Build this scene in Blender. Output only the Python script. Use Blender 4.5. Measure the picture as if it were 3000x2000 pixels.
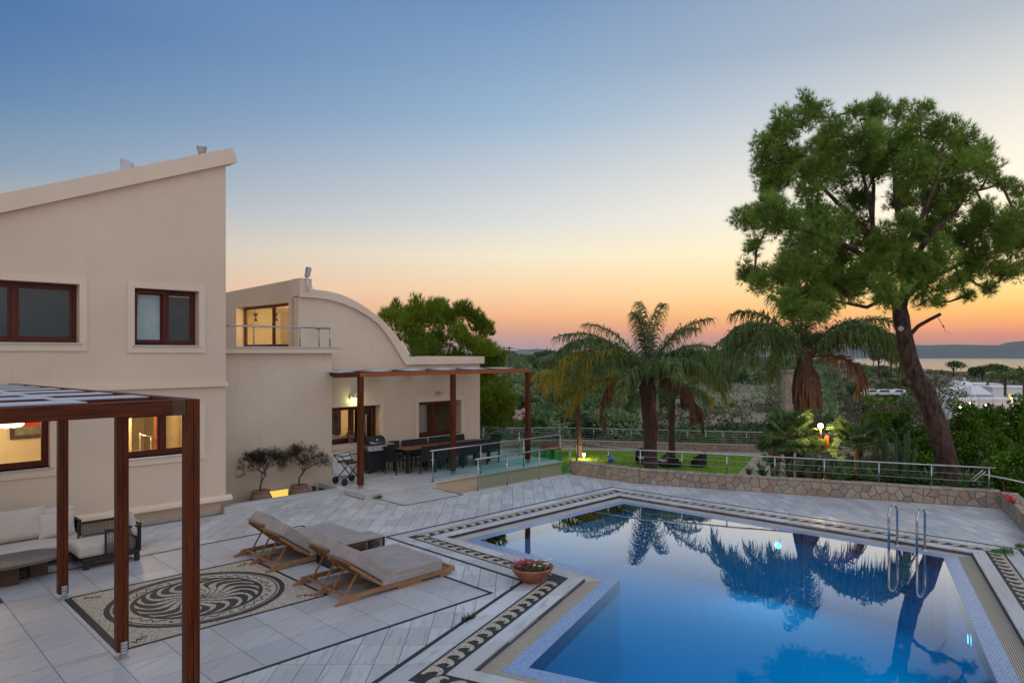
import bpy, math, random
import numpy as np
from math import sin, cos, pi, radians, sqrt, atan2
from mathutils import Vector, Matrix, noise as mnoise
R = random.Random(7)
for o in list(bpy.data.objects): bpy.data.objects.remove(o)
scene = bpy.context.scene
COL = scene.collection
# ------------------------------------------------------------------ camera
FPX, CXP, Y0, HC = 2060.0, 1500.0, 1032.0, 4.0
TH = atan2(2075, 2060)
cam = bpy.data.cameras.new('camera')
cam.sensor_width = 36; cam.lens = FPX/3000*36
cam.shift_y = (Y0-1000)/3000; cam.clip_start = .05; cam.clip_end = 40000
camo = bpy.data.objects.new('camera', cam); COL.objects.link(camo)
camo.location = (0, 0, HC); camo.rotation_euler = (pi/2, 0, TH-pi/2)
scene.camera = camo
# ------------------------------------------------------------------ sky
def srgb(c):
    return tuple(((v/255)/12.92 if v/255 <= .04045 else ((v/255+.055)/1.055)**2.4) for v in c)+(1,)
world = bpy.data.worlds.new('World'); scene.world = world; world.use_nodes = True
wn, wl = world.node_tree.nodes, world.node_tree.links
wn.clear()
def W_(t, **k):
    n = wn.new(t)
    for a, b in k.items(): setattr(n, a, b)
    return n
wo = W_('ShaderNodeOutputWorld'); wb = W_('ShaderNodeBackground'); wl.new(wb.outputs[0], wo.inputs[0])
wb.inputs[1].default_value = 1.06
tc = W_('ShaderNodeTexCoord'); sp = W_('ShaderNodeSeparateXYZ'); wl.new(tc.outputs['Generated'], sp.inputs[0])
def wm(op, a, b=None, clamp=False):
    n = W_('ShaderNodeMath', operation=op); n.use_clamp = clamp
    for i, v in enumerate((a, b)):
        if v is None: continue
        if isinstance(v, (int, float)): n.inputs[i].default_value = v
        else: wl.new(v, n.inputs[i])
    return n.outputs[0]
hx = wm('SQRT', wm('ADD', wm('MULTIPLY', sp.outputs[0], sp.outputs[0]), wm('MULTIPLY', sp.outputs[1], sp.outputs[1])))
hx = wm('MAXIMUM', hx, .001)
elev = wm('DIVIDE', sp.outputs[2], hx, True)            # tangent of the elevation, clamped to 0..1
phi = wm('ARCCOSINE', wm('DIVIDE', sp.outputs[0], hx))    # angle from the place where the sun has set (+X)
def ramp(stops):
    r = W_('ShaderNodeValToRGB'); cr = r.color_ramp; cr.interpolation = 'EASE' if False else 'LINEAR'
    stops = sorted(stops)
    while len(cr.elements) < len(stops): cr.elements.new(.5)
    for e, (p, c) in zip(cr.elements, stops):
        e.position = p; e.color = srgb(c)
    wl.new(elev, r.inputs[0]); return r.outputs[0]
rR = ramp([(0, (166, 120, 108)), (.0086, (184, 124, 106)), (.02, (220, 130, 88)), (.032, (252, 156, 80)), (.05, (255, 186, 84)), (.075, (255, 216, 126)), (.13, (255, 234, 182)), (.19, (251, 238, 212)), (.235, (238, 229, 210)), (.315, (208, 207, 202)), (.405, (168, 176, 184)), (.6, (140, 158, 180)), (1, (124, 150, 182))])
rC = ramp([(0, (172, 138, 132)), (.012, (184, 140, 126)), (.03, (216, 152, 114)), (.054, (238, 174, 120)), (.088, (238, 200, 154)), (.137, (230, 218, 190)), (.185, (205, 206, 203)), (.258, (177, 187, 197)), (.331, (142, 168, 192)), (.404, (124, 153, 184)), (.5, (100, 133, 174)), (1, (122, 150, 184))])
rL = ramp([(0, (160, 142, 144)), (.03, (186, 152, 140)), (.08, (204, 172, 154)), (.13, (184, 172, 164)), (.185, (150, 158, 166)), (.22, (126, 146, 166)), (.295, (92, 126, 162)), (.35, (78, 115, 158)), (.405, (66, 107, 154)), (.6, (86, 124, 166)), (1, (122, 150, 184))])
rB = ramp([(0, (156, 146, 150)), (.06, (200, 176, 166)), (.16, (224, 198, 184)), (.3, (204, 196, 194)), (.55, (152, 168, 190)), (1, (122, 150, 184))])
def wmix(f, a, b):
    m = W_('ShaderNodeMix', data_type='RGBA'); wl.new(f, m.inputs[0]); wl.new(a, m.inputs[6]); wl.new(b, m.inputs[7]); return m.outputs[2]
def wmap(a, b):
    n = W_('ShaderNodeMapRange', interpolation_type='LINEAR'); wl.new(phi, n.inputs[0]); n.inputs[1].default_value = radians(a); n.inputs[2].default_value = radians(b); return n.outputs[0]
skyc = wmix(wmap(95, 165), wmix(wmap(45, 81), wmix(wmap(8, 45), rR, rC), rL), rB)
wh = W_('ShaderNodeHueSaturation'); wh.inputs['Saturation'].default_value = .97; wl.new(skyc, wh.inputs['Color']); wl.new(wh.outputs[0], wb.inputs[0])
# one very wide, soft sun lamp, added as fill from above and behind the camera
sl = bpy.data.lights.new('soft_fill', 'SUN'); sl.energy = .95; sl.angle = radians(110); sl.color = (1, .91, .80)
so = bpy.data.objects.new('soft_fill', sl); COL.objects.link(so)
so.rotation_euler = Vector((.35, .75, -1.0)).to_track_quat('-Z', 'Y').to_euler()
scene.view_settings.view_transform = 'Standard'; scene.view_settings.look = 'None'
scene.view_settings.exposure = .22; scene.view_settings.gamma = 1; scene.view_settings.use_curve_mapping = False
scene.render.engine = 'CYCLES'
scene.cycles.max_bounces = 8; scene.cycles.transparent_max_bounces = 24
scene.cycles.sample_clamp_indirect = 6
scene.cycles.caustics_reflective = False; scene.cycles.caustics_refractive = False
# ------------------------------------------------------------------ projection helper: a photo pixel at a height or a distance -> a real place
RX, RY = sin(TH), -cos(TH); FX, FY = cos(TH), sin(TH)
def at(px, py, d):                     # point at forward distance d
    s = (px-CXP)*d/FPX
    return Vector((s*RX+d*FX, s*RY+d*FY, HC-(py-Y0)*d/FPX))
def gp(px, d):
    v = at(px, Y0, d); return v.x, v.y
# ------------------------------------------------------------------ materials
MATS = {}
def nmat(name):
    m = bpy.data.materials.new(name); m.use_nodes = True; nt = m.node_tree
    b = nt.nodes['Principled BSDF']; return m, nt, b
def nn(nt, t, **k):
    n = nt.nodes.new(t)
    for a, v in k.items(): setattr(n, a, v)
    return n
def rgb(c): return (c[0], c[1], c[2], 1)
def mixc(nt, f, a, b):
    m = nn(nt, 'ShaderNodeMix', data_type='RGBA')
    if isinstance(f, (int, float)): m.inputs[0].default_value = f
    else: nt.links.new(f, m.inputs[0])
    for i, v in ((6, a), (7, b)):
        if isinstance(v, tuple): m.inputs[i].default_value = rgb(v)
        else: nt.links.new(v, m.inputs[i])
    return m.outputs[2]
def texco(nt, scale=(1, 1, 1), rot=(0, 0, 0), kind='Object'):
    t = nn(nt, 'ShaderNodeTexCoord'); m = nn(nt, 'ShaderNodeMapping'); nt.links.new(t.outputs[kind], m.inputs[0])
    m.inputs['Scale'].default_value = scale; m.inputs['Rotation'].default_value = rot; return m.outputs[0]
def noisef(nt, vec, scale, detail=4, rough=.55):
    n = nn(nt, 'ShaderNodeTexNoise'); n.inputs['Scale'].default_value = scale; n.inputs['Detail'].default_value = detail; n.inputs['Roughness'].default_value = rough
    nt.links.new(vec, n.inputs['Vector']); return n.outputs['Fac']
def rmp(nt, f, lo, hi, a=0, b=1):
    n = nn(nt, 'ShaderNodeMapRange'); nt.links.new(f, n.inputs[0])
    for i, v in zip((1, 2, 3, 4), (lo, hi, a, b)): n.inputs[i].default_value = v
    return n.outputs[0]
def bump(nt, b, h, strength=.3, dist=.01):
    n = nn(nt, 'ShaderNodeBump'); n.inputs['Strength'].default_value = strength; n.inputs['Distance'].default_value = dist
    nt.links.new(h, n.inputs['Height']); nt.links.new(n.outputs[0], b.inputs['Normal'])
def simple(name, c, rough=.6, metal=0, c2=None, scale=8, bumps=0, bscale=60, stretch=(1, 1, 1), spec=.5):
    m, nt, b = nmat(name); b.inputs['Roughness'].default_value = rough; b.inputs['Metallic'].default_value = metal
    b.inputs['Specular IOR Level'].default_value = spec
    v = texco(nt, stretch)
    if c2 is None: c2 = tuple(x*.82 for x in c)
    nt.links.new(mixc(nt, rmp(nt, noisef(nt, v, scale), .35, .65), c, c2), b.inputs['Base Color'])
    if bumps: bump(nt, b, noisef(nt, v, bscale, 3), bumps, .01)
    MATS[name] = m; return m
def island(nt):
    g = nn(nt, 'ShaderNodeNewGeometry'); o = nn(nt, 'ShaderNodeObjectInfo')
    a = nn(nt, 'ShaderNodeMath', operation='ADD'); nt.links.new(g.outputs['Random Per Island'], a.inputs[0]); nt.links.new(o.outputs['Random'], a.inputs[1])
    f = nn(nt, 'ShaderNodeMath', operation='FRACT'); nt.links.new(a.outputs[0], f.inputs[0]); return f.outputs[0]
def marble(name, rotz, c1=(.62, .61, .625), c2=(.45, .45, .47), c3=(.235, .24, .265), warm=(.60, .53, .46), vein=.85):
    m, nt, b = nmat(name); b.inputs['Roughness'].default_value = .42
    isl = island(nt)
    t = nn(nt, 'ShaderNodeTexCoord'); mp = nn(nt, 'ShaderNodeMapping'); nt.links.new(t.outputs['Object'], mp.inputs[0])
    mp.vector_type = 'TEXTURE'; mp.inputs['Rotation'].default_value = (0, 0, rotz); mp.inputs['Scale'].default_value = (.9, .11, 1)
    cmb = nn(nt, 'ShaderNodeCombineXYZ'); mu = nn(nt, 'ShaderNodeMath', operation='MULTIPLY'); nt.links.new(isl, mu.inputs[0]); mu.inputs[1].default_value = 37
    nt.links.new(mu.outputs[0], cmb.inputs[0]); nt.links.new(mu.outputs[0], cmb.inputs[1])
    nt.links.new(cmb.outputs[0], mp.inputs['Location'])
    v1 = noisef(nt, mp.outputs[0], 1.3, 6, .62)
    v2 = noisef(nt, texco(nt, (1, 1, 1)), .6, 3)
    base = mixc(nt, isl, c1, c2)
    base = mixc(nt, rmp(nt, v1, .52, .72, 0, vein), base, c3)
    isl2 = nn(nt, 'ShaderNodeMath', operation='FRACT'); mm = nn(nt, 'ShaderNodeMath', operation='MULTIPLY'); nt.links.new(isl, mm.inputs[0]); mm.inputs[1].default_value = 7.3; nt.links.new(mm.outputs[0], isl2.inputs[0])
    base = mixc(nt, rmp(nt, isl2.outputs[0], .5, 1, 0, .35), base, warm)
    base = mixc(nt, rmp(nt, v2, .42, .72, 0, .42), base, (.30, .27, .25))
    nt.links.new(base, b.inputs['Base Color'])
    nt.links.new(rmp(nt, v1, .3, .7, .34, .55), b.inputs['Roughness'])
    bump(nt, b, v1, .06, .004); MATS[name] = m; return m
marble('marble_diag', TH); marble('marble_sq', .5, (.52, .51, .525), (.42, .415, .435), (.27, .27, .28), (.47, .41, .375), .5); marble('marble_band', radians(19.3)); marble('marble_x', 0, (.60, .60, .61), (.50, .50, .51), (.33, .33, .34)); marble('marble_y', pi/2, (.60, .60, .61), (.50, .50, .51), (.33, .33, .34))
simple('grout', (.085, .08, .075), .9)
def plaster(name, c, c2, bs=.15, bscale=70, streak=False):
    m, nt, b = nmat(name); b.inputs['Roughness'].default_value = .88; b.inputs['Specular IOR Level'].default_value = .25
    v = texco(nt); big = noisef(nt, v, .35, 5, .6); sm = noisef(nt, v, bscale, 3)
    col = mixc(nt, rmp(nt, big, .35, .68), c, c2)
    if streak:
        vs = texco(nt, (26, 26, 3.2)); s = noisef(nt, vs, 1.0, 3, .7)
        col = mixc(nt, rmp(nt, s, .62, .74, 0, .55), col, tuple(x*.5 for x in c))
        bump(nt, b, s, .6, .02)
    else:
        bump(nt, b, sm, bs, .006)
    st_ = noisef(nt, texco(nt, (5, 5, .35)), 1.0, 5, .65); col = mixc(nt, rmp(nt, st_, .56, .74, 0, .28), col, tuple(x*.72 for x in c)); bl_ = noisef(nt, texco(nt, (1.6, 1.6, 1.6)), 1.0, 6, .7); col = mixc(nt, rmp(nt, bl_, .52, .72, 0, .16), col, tuple(min(1, x*1.12) for x in c))
    nt.links.new(col, b.inputs['Base Color']); MATS[name] = m
plaster('plaster', (.70, .56, .43), (.62, .49, .38)); plaster('plaster_trim', (.74, .60, .465), (.68, .545, .425)); plaster('plaster_rough', (.68, .555, .43), (.58, .47, .37), streak=True)
plaster('plaster_yellow', (.66, .51, .36), (.58, .44, .31)); plaster('plaster_in', (.72, .62, .42), (.68, .58, .39)); plaster('white_wall', (.8, .78, .78), (.74, .72, .73))
def wood(name, c, c2, rough=.45, st=(2, 2, 26)):
    m, nt, b = nmat(name); b.inputs['Roughness'].default_value = rough+.12; b.inputs['Specular IOR Level'].default_value = .22
    v = texco(nt, st); g = noisef(nt, v, 1.6, 5, .6); k = noisef(nt, texco(nt, (1, 1, 1)), 3.2, 2)
    col = mixc(nt, rmp(nt, g, .35, .65), c, c2); col = mixc(nt, rmp(nt, k, .68, .78, 0, .7), col, tuple(x*.25 for x in c2))
    nt.links.new(col, b.inputs['Base Color']); bump(nt, b, g, .12, .004); MATS[name] = m
wood('wood_z', (.135, .030, .006), (.055, .011, .003), .42, (26, 26, 1.5)); wood('wood_x', (.115, .024, .006), (.045, .009, .003), .42, (1.5, 26, 26)); wood('wood_y', (.105, .022, .007), (.05, .010, .005), .42, (26, 1.5, 26))
wood('wood_orange', (.36, .11, .035), (.26, .07, .022), .42, (1.5, 26, 26))
wood('frame_wood', (.12, .025, .013), (.075, .014, .009), .3, (20, 20, 3)); wood('teak', (.34, .185, .10), (.25, .13, .07), .6, (3, 22, 22)); wood('table_wood', (.30, .11, .05), (.2, .07, .03), .5, (2, 26, 26)); wood('darkwood', (.11, .06, .04), (.07, .04, .028), .5, (3, 20, 20))
simple('steel', (.42, .42, .44), .24, 1, (.34, .34, .36)); simple('chrome', (.5, .5, .53), .1, 1, (.45, .45, .5)); simple('galv', (.45, .45, .47), .5, .7)
simple('black_frame', (.012, .012, .013), .45); simple('black_fabric', (.016, .016, .018), .75, 0, (.011, .011, .012)); simple('wicker', (.022, .013, .010), .6, 0, (.012, .008, .006), 60, .5, 120)
simple('fabric', (.60, .54, .48), .95, 0, (.52, .465, .41), 40, .35, 300, (1, 1, 4), .1); simple('mattress', (.36, .31, .295), .92, 0, (.30, .26, .245), 4, .5, 7, spec=.15)
simple('tabletop_gray', (.15, .135, .13), .6, 0, (.12, .105, .10), 3); simple('terracotta', (.36, .135, .075), .8, 0, (.24, .085, .05), 7, .2, 30); simple('pot_clay', (.30, .17, .12), .85, 0, (.2, .12, .09), 6, .3, 20)
simple('soil', (.06, .035, .022), 1, 0, (.03, .02, .012), 30, .6, 60); simple('strip_white', (.52, .52, .57), .6, 0, (.44, .44, .49), 4)
simple('slat_blind', (.34, .44, .46), .25, 0, (.30, .40, .42), 3); simple('blind_dark', (.035, .065, .07), .12, 0, (.028, .052, .057), 3); simple('white_plastic', (.75, .75, .74), .4)
simple('red_plastic', (.5, .02, .025), .4); simple('green_plastic', (.06, .30, .08), .5); simple('green_dark_plastic', (.03, .17, .05), .5); simple('red_roof', (.42, .07, .07), .6); simple('blue_plastic', (.02, .2, .6), .4)
simple('bark', (.10, .055, .042), .95, 0, (.022, .014, .012), 9, .9, 22, (1, 1, .35)); simple('palm_trunk', (.12, .07, .05), .95, 0, (.05, .032, .025), 6, .8, 18, (1, 1, 3)); simple('dead_frond', (.23, .11, .065), .9, 0, (.13, .065, .04), 4)
simple('twig', (.10, .065, .05), .9); simple('cutwood', (.45, .36, .28), .9); simple('cactus', (.075, .115, .055), .7, 0, (.05, .085, .045), 6)
simple('car_dark', (.03, .035, .045), .3); simple('car_white', (.7, .7, .72), .3); simple('car_blue', (.1, .16, .3), .3); simple('tyre', (.02, .02, .02), .8)
simple('painting_bg', (.22, .23, .12), .6, 0, (.13, .15, .09), 9); simple('paint_red', (.65, .05, .02), .6); simple('paint_yellow', (.7, .32, .02), .6, 0, (.6, .2, .02), 20); simple('banner', (.45, .48, .55), .8)
simple('sign_ink', (.06, .08, .12), .7); simple('rubble', (.42, .27, .2), .95, 0, (.3, .2, .15), 2, .8, 6); simple('path_stone', (.40, .31, .22), .95, 0, (.3, .23, .17), 5, .5, 20); simple('canvas', (.7, .7, .75), .8)
def stonemat():
    m, nt, b = nmat('stone'); b.inputs['Roughness'].default_value = .92
    isl = island(nt); cr = nn(nt, 'ShaderNodeValToRGB'); nt.links.new(isl, cr.inputs[0])
    cols = [(0, (.33, .26, .19)), (.2, (.30, .27, .235)), (.36, (.36, .25, .17)), (.52, (.40, .34, .27)), (.66, (.30, .20, .13)), (.8, (.20, .19, .175)), (.92, (.37, .28, .21)), (1, (.34, .2, .12))]
    while len(cr.color_ramp.elements) < len(cols): cr.color_ramp.elements.new(.5)
    for e, (p, c) in zip(cr.color_ramp.elements, cols): e.position = p; e.color = rgb(c)
    v = texco(nt); n1 = noisef(nt, v, 5, 6, .65); n2 = noisef(nt, v, 40, 4)
    col = mixc(nt, rmp(nt, n1, .45, .75, 0, .6), cr.outputs[0], (.17, .12, .09)); col = mixc(nt, rmp(nt, n2, .35, .7, 0, .3), col, (.5, .42, .34))
    nt.links.new(col, b.inputs['Base Color']); bump(nt, b, n2, .5, .01); MATS['stone'] = m
stonemat(); simple('mortar', (.15, .12, .095), .95, 0, (.09, .075, .06), 20, .5, 60)
def pebble(name, c, c2, scale=58):
    m, nt, b = nmat(name); b.inputs['Roughness'].default_value = .6
    v = texco(nt); vo = nn(nt, 'ShaderNodeTexVoronoi'); vo.inputs['Scale'].default_value = scale; nt.links.new(v, vo.inputs['Vector'])
    sep = nn(nt, 'ShaderNodeSeparateColor'); nt.links.new(vo.outputs['Color'], sep.inputs[0])
    col = mixc(nt, sep.outputs[0], c, c2); col = mixc(nt, rmp(nt, vo.outputs['Distance'], .45, .75, 0, .8), col, tuple(x*.25 for x in c2))
    nt.links.new(col, b.inputs['Base Color'])
    inv = nn(nt, 'ShaderNodeMath', operation='SUBTRACT'); inv.inputs[0].default_value = 1; nt.links.new(vo.outputs['Distance'], inv.inputs[1])
    bump(nt, b, inv.outputs[0], .8, .008); MATS[name] = m
pebble('pebble_dark', (.035, .034, .036), (.012, .012, .014)); pebble('pebble_light', (.70, .60, .47), (.42, .34, .27))
def mosaic(name, ca, cb, grout, size, rotz, rough=.25):
    m, nt, b = nmat(name); b.inputs['Roughness'].default_value = rough
    v = texco(nt, (1, 1, 1), (0, 0, -rotz)); br = nn(nt, 'ShaderNodeTexBrick'); nt.links.new(v, br.inputs['Vector'])
    br.offset = 0; br.inputs['Color1'].default_value = rgb(ca); br.inputs['Color2'].default_value = rgb(cb); br.inputs['Mortar'].default_value = rgb(grout)
    br.inputs['Scale'].default_value = 1; br.inputs['Mortar Size'].default_value = size*.07; br.inputs['Brick Width'].default_value = size; br.inputs['Row Height'].default_value = size
    nt.links.new(br.outputs['Color'], b.inputs['Base Color']); b.inputs['Specular IOR Level'].default_value = .5 if rough < .5 else 0; MATS[name] = m
mosaic('mosaic_blue', (.10, .20, .46), (.20, .30, .52), (.40, .45, .52), .04, 0); mosaic('mosaic_blue_r', (.10, .20, .46), (.20, .30, .52), (.40, .45, .52), .04, radians(19.3))
mosaic('pool_tile', (.003, .42, .60), (.006, .47, .66), (.015, .56, .72), .04, radians(19.3), .9)
simple('riser_tile', (.07, .11, .26), .25, 0, (.05, .08, .2)); simple('riser_grout', (.38, .40, .44), .6); simple('gutter_bar', (.50, .43, .34), .5, 0, (.45, .38, .3)); simple('gutter_slab', (.48, .40, .33), .6, 0, (.42, .35, .29), 3)
simple('gutter_dark', (.05, .05, .05), .8)
def watermat():
    m = bpy.data.materials.new('water'); m.use_nodes = True; nt = m.node_tree; nt.nodes.clear()
    o = nn(nt, 'ShaderNodeOutputMaterial'); mx = nn(nt, 'ShaderNodeMixShader'); tr = nn(nt, 'ShaderNodeBsdfTransparent'); gl = nn(nt, 'ShaderNodeBsdfGlossy')
    tr.inputs[0].default_value = (.12, .74, 1, 1); gl.inputs['Roughness'].default_value = .012; gl.inputs['Color'].default_value = (1, 1, 1, 1)
    fr = nn(nt, 'ShaderNodeFresnel'); fr.inputs['IOR'].default_value = 1.34
    pw = nn(nt, 'ShaderNodeMapRange', interpolation_type='SMOOTHSTEP'); nt.links.new(fr.outputs[0], pw.inputs[0])
    for i_, v_ in zip((1, 2, 3, 4), (.09, .27, .05, .68)): pw.inputs[i_].default_value = v_
    bp = nn(nt, 'ShaderNodeBump'); bp.inputs['Strength'].default_value = .03; bp.inputs['Distance'].default_value = .02
    nt.links.new(noisef(nt, texco(nt), 2.2, 2), bp.inputs['Height']); nt.links.new(bp.outputs[0], gl.inputs['Normal'])
    nt.links.new(pw.outputs[0], mx.inputs[0]); nt.links.new(tr.outputs[0], mx.inputs[1]); nt.links.new(gl.outputs[0], mx.inputs[2]); nt.links.new(mx.outputs[0], o.inputs[0]); MATS['water'] = m
watermat()
def glassmat(name, tint, ior=1.5):
    m = bpy.data.materials.new(name); m.use_nodes = True; nt = m.node_tree; nt.nodes.clear()
    o = nn(nt, 'ShaderNodeOutputMaterial'); mx = nn(nt, 'ShaderNodeMixShader'); tr = nn(nt, 'ShaderNodeBsdfTransparent'); gl = nn(nt, 'ShaderNodeBsdfGlossy')
    tr.inputs[0].default_value = rgb(tint); gl.inputs['Roughness'].default_value = .01; fr = nn(nt, 'ShaderNodeFresnel'); fr.inputs['IOR'].default_value = ior
    ge = nn(nt, 'ShaderNodeNewGeometry'); iv = nn(nt, 'ShaderNodeMath', operation='SUBTRACT'); iv.inputs[0].default_value = 1; nt.links.new(ge.outputs['Backfacing'], iv.inputs[1]); mu = nn(nt, 'ShaderNodeMath', operation='MULTIPLY'); nt.links.new(fr.outputs[0], mu.inputs[0]); nt.links.new(iv.outputs[0], mu.inputs[1])
    nt.links.new(mu.outputs[0], mx.inputs[0]); nt.links.new(tr.outputs[0], mx.inputs[1]); nt.links.new(gl.outputs[0], mx.inputs[2]); nt.links.new(mx.outputs[0], o.inputs[0]); MATS[name] = m
glassmat('glass', (.95, .95, .95)); glassmat('glass_green', (.80, .92, .90))
def emis(name, c, s):
    m = bpy.data.materials.new(name); m.use_nodes = True; nt = m.node_tree; nt.nodes.clear(); o = nn(nt, 'ShaderNodeOutputMaterial'); e = nn(nt, 'ShaderNodeEmission')
    e.inputs[0].default_value = rgb(c); e.inputs[1].default_value = s; nt.links.new(e.outputs[0], o.inputs[0]); MATS[name] = m
emis('bulb', (1, .74, .38), 60); emis('bulb_green', (.95, 1, .5), 5); emis('lamp_shade', (1, .85, .6), 3.0); emis('pool_lamp', (.75, .85, 1), 4); emis('strip_glow', (1, .62, .12), .95)
def leafmat(name, cs, tr=.35, nscale=.8, isl=True):
    m = bpy.data.materials.new(name); m.use_nodes = True; nt = m.node_tree; nt.nodes.clear(); o = nn(nt, 'ShaderNodeOutputMaterial'); mx = nn(nt, 'ShaderNodeMixShader'); mx.inputs[0].default_value = tr
    d = nn(nt, 'ShaderNodeBsdfPrincipled'); d.inputs['Roughness'].default_value = .65; d.inputs['Specular IOR Level'].default_value = .12; t = nn(nt, 'ShaderNodeBsdfTranslucent')
    n = noisef(nt, texco(nt), nscale, 3); col = mixc(nt, rmp(nt, n, .36, .64), cs[0], cs[1])
    g = nn(nt, 'ShaderNodeNewGeometry'); col = mixc(nt, rmp(nt, g.outputs['Random Per Island'], .35, 1, 0, .8), col, cs[2])
    oi = nn(nt, 'ShaderNodeObjectInfo'); hs = nn(nt, 'ShaderNodeHueSaturation'); nt.links.new(col, hs.inputs['Color']); nt.links.new(rmp(nt, oi.outputs['Random'], 0, 1, .75, 1.25), hs.inputs['Value'])
    nt.links.new(hs.outputs[0], d.inputs['Base Color']); nt.links.new(hs.outputs[0], t.inputs[0])
    nt.links.new(d.outputs[0], mx.inputs[1]); nt.links.new(t.outputs[0], mx.inputs[2]); nt.links.new(mx.outputs[0], o.inputs[0]); MATS[name] = m
leafmat('needles', [(.19, .30, .05), (.085, .16, .03), (.30, .40, .08)], .32, .9)
leafmat('needles_gold', [(0.246, 0.362, 0.029), (0.080, 0.189, 0.023), (0.377, 0.420, 0.043)], .35, .35)
leafmat('palm_leaf', [(.12, .19, .055), (.075, .13, .04), (.22, .27, .10)], .25, .8); leafmat('palm_leaf_gold', [(.36, .30, .035), (.15, .19, .035), (.50, .36, .05)], .35, .8)
leafmat('fan_leaf', [(0.102, 0.189, 0.065), (0.065, 0.131, 0.051), (0.174, 0.261, 0.087)], .25, .9); leafmat('hedge_leaf', [(.085, .19, .016), (.03, .08, .009), (.17, .30, .03)], .25, .7)
leafmat('olive_leaf', [(.16, .23, .095), (.08, .13, .05), (.24, .30, .15)], .15, .25); leafmat('dark_leaf', [(.075, .13, .04), (.04, .075, .028), (.12, .18, .06)], .15, .3)
leafmat('scrub_leaf', [(.13, .125, .065), (.075, .08, .045), (.20, .165, .10)], .15, .05); leafmat('bush_leaf', [(.03, .035, .018), (.05, .022, .018), (.06, .06, .03)], .15, 3); leafmat('bush_leaf_old', [(0.043, 0.087, 0.029), (0.072, 0.029, 0.029), (0.072, 0.116, 0.043)], .2, 3); leafmat('grass', [(0.189, 0.348, 0.022), (0.131, 0.261, 0.017), (0.261, 0.406, 0.029)], .3, .25)
simple('petal_pink', (.55, .02, .16), .6); simple('petal_red', (.5, .01, .02), .6); simple('petal_white', (.75, .72, .7), .6)
# ------------------------------------------------------------------ mesh builder
class MB:
    def __init__(s): s.v = []; s.f = []; s.m = []; s.c = 0; s.sm = []
    def add(s, vs, fs, smooth=False):
        b = len(s.v); s.v += [tuple(p) for p in vs]
        for f in fs: s.f.append([b+i for i in f]); s.m.append(s.c); s.sm.append(smooth)
    def box(s, x0, x1, y0, y1, z0, z1):
        s.add([(x0, y0, z0), (x1, y0, z0), (x1, y1, z0), (x0, y1, z0), (x0, y0, z1), (x1, y0, z1), (x1, y1, z1), (x0, y1, z1)],
              [(3, 2, 1, 0), (4, 5, 6, 7), (0, 1, 5, 4), (1, 2, 6, 5), (2, 3, 7, 6), (3, 0, 4, 7)])
    def prism(s, poly, z0, z1):                  # poly in xy, counter-clockwise
        a = sum(poly[i][0]*poly[(i+1) % len(poly)][1]-poly[(i+1) % len(poly)][0]*poly[i][1] for i in range(len(poly)))
        if a < 0: poly = poly[::-1]
        n = len(poly); s.add([(p[0], p[1], z0) for p in poly]+[(p[0], p[1], z1) for p in poly],
              [tuple(range(n))[::-1], tuple(range(n, 2*n))]+[(i, (i+1) % n, n+(i+1) % n, n+i) for i in range(n)])
    def hex8(s, b, t):                           # two quads
        s.add(list(b)+list(t), [(3, 2, 1, 0), (4, 5, 6, 7), (0, 1, 5, 4), (1, 2, 6, 5), (2, 3, 7, 6), (3, 0, 4, 7)])
    def bar(s, a, b, w, h=None, up=(0, 0, 1)):    # rectangular bar from a to b
        h = h or w; a = Vector(a); b = Vector(b); d = (b-a).normalized(); u = Vector(up)
        if abs(d.dot(u)) > .98: u = Vector((1, 0, 0))
        sd = d.cross(u).normalized()*(w/2); u = sd.cross(d).normalized()*(h/2)
        s.hex8([a-sd-u, a+sd-u, a+sd+u, a-sd+u], [b-sd-u, b+sd-u, b+sd+u, b-sd+u])
    def tube(s, pts, r, n=8, caps=True, smooth=True):
        pts = [Vector(p) for p in pts]; k = len(pts)
        rs = r if isinstance(r, (list, tuple)) else [r]*k
        vs = []; pu = None
        for i, p in enumerate(pts):
            d = (pts[min(i+1, k-1)]-pts[max(i-1, 0)]).normalized()
            if pu is None:
                u = Vector((0, 0, 1)) if abs(d.z) < .9 else Vector((1, 0, 0))
            else: u = pu
            u = (u-d*u.dot(d)).normalized(); pu = u; w = d.cross(u)
            for j in range(n):
                a = 2*pi*j/n; vs.append(p+(u*cos(a)+w*sin(a))*rs[i])
        fs = [(i*n+j, i*n+(j+1) % n, (i+1)*n+(j+1) % n, (i+1)*n+j) for i in range(k-1) for j in range(n)]
        if caps: fs += [tuple(range(n))[::-1], tuple((k-1)*n+j for j in range(n))]
        s.add(vs, fs, smooth)
    def lathe(s, prof, c, n=20, smooth=True):
        vs = [(c[0]+r*cos(2*pi*j/n), c[1]+r*sin(2*pi*j/n), c[2]+z) for r, z in prof for j in range(n)]
        k = len(prof); s.add(vs, [(i*n+j, i*n+(j+1) % n, (i+1)*n+(j+1) % n, (i+1)*n+j) for i in range(k-1) for j in range(n)], smooth)
    def ball(s, c, r, n=8, m=5, sq=(1, 1, 1)):
        vs = []
        for i in range(m+1):
            t = pi*i/m
            for j in range(n): vs.append((c[0]+r*sq[0]*sin(t)*cos(2*pi*j/n), c[1]+r*sq[1]*sin(t)*sin(2*pi*j/n), c[2]+r*sq[2]*cos(t)))
        s.add(vs, [(i*n+j, (i+1)*n+j, (i+1)*n+(j+1) % n, i*n+(j+1) % n) for i in range(m) for j in range(n)], True)
    def mesh(s, name, mats):
        me = bpy.data.meshes.new(name); me.from_pydata(s.v, [], s.f)
        for m in mats: me.materials.append(MATS[m])
        me.polygons.foreach_set('material_index', s.m); me.polygons.foreach_set('use_smooth', s.sm); me.update(); return me
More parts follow.
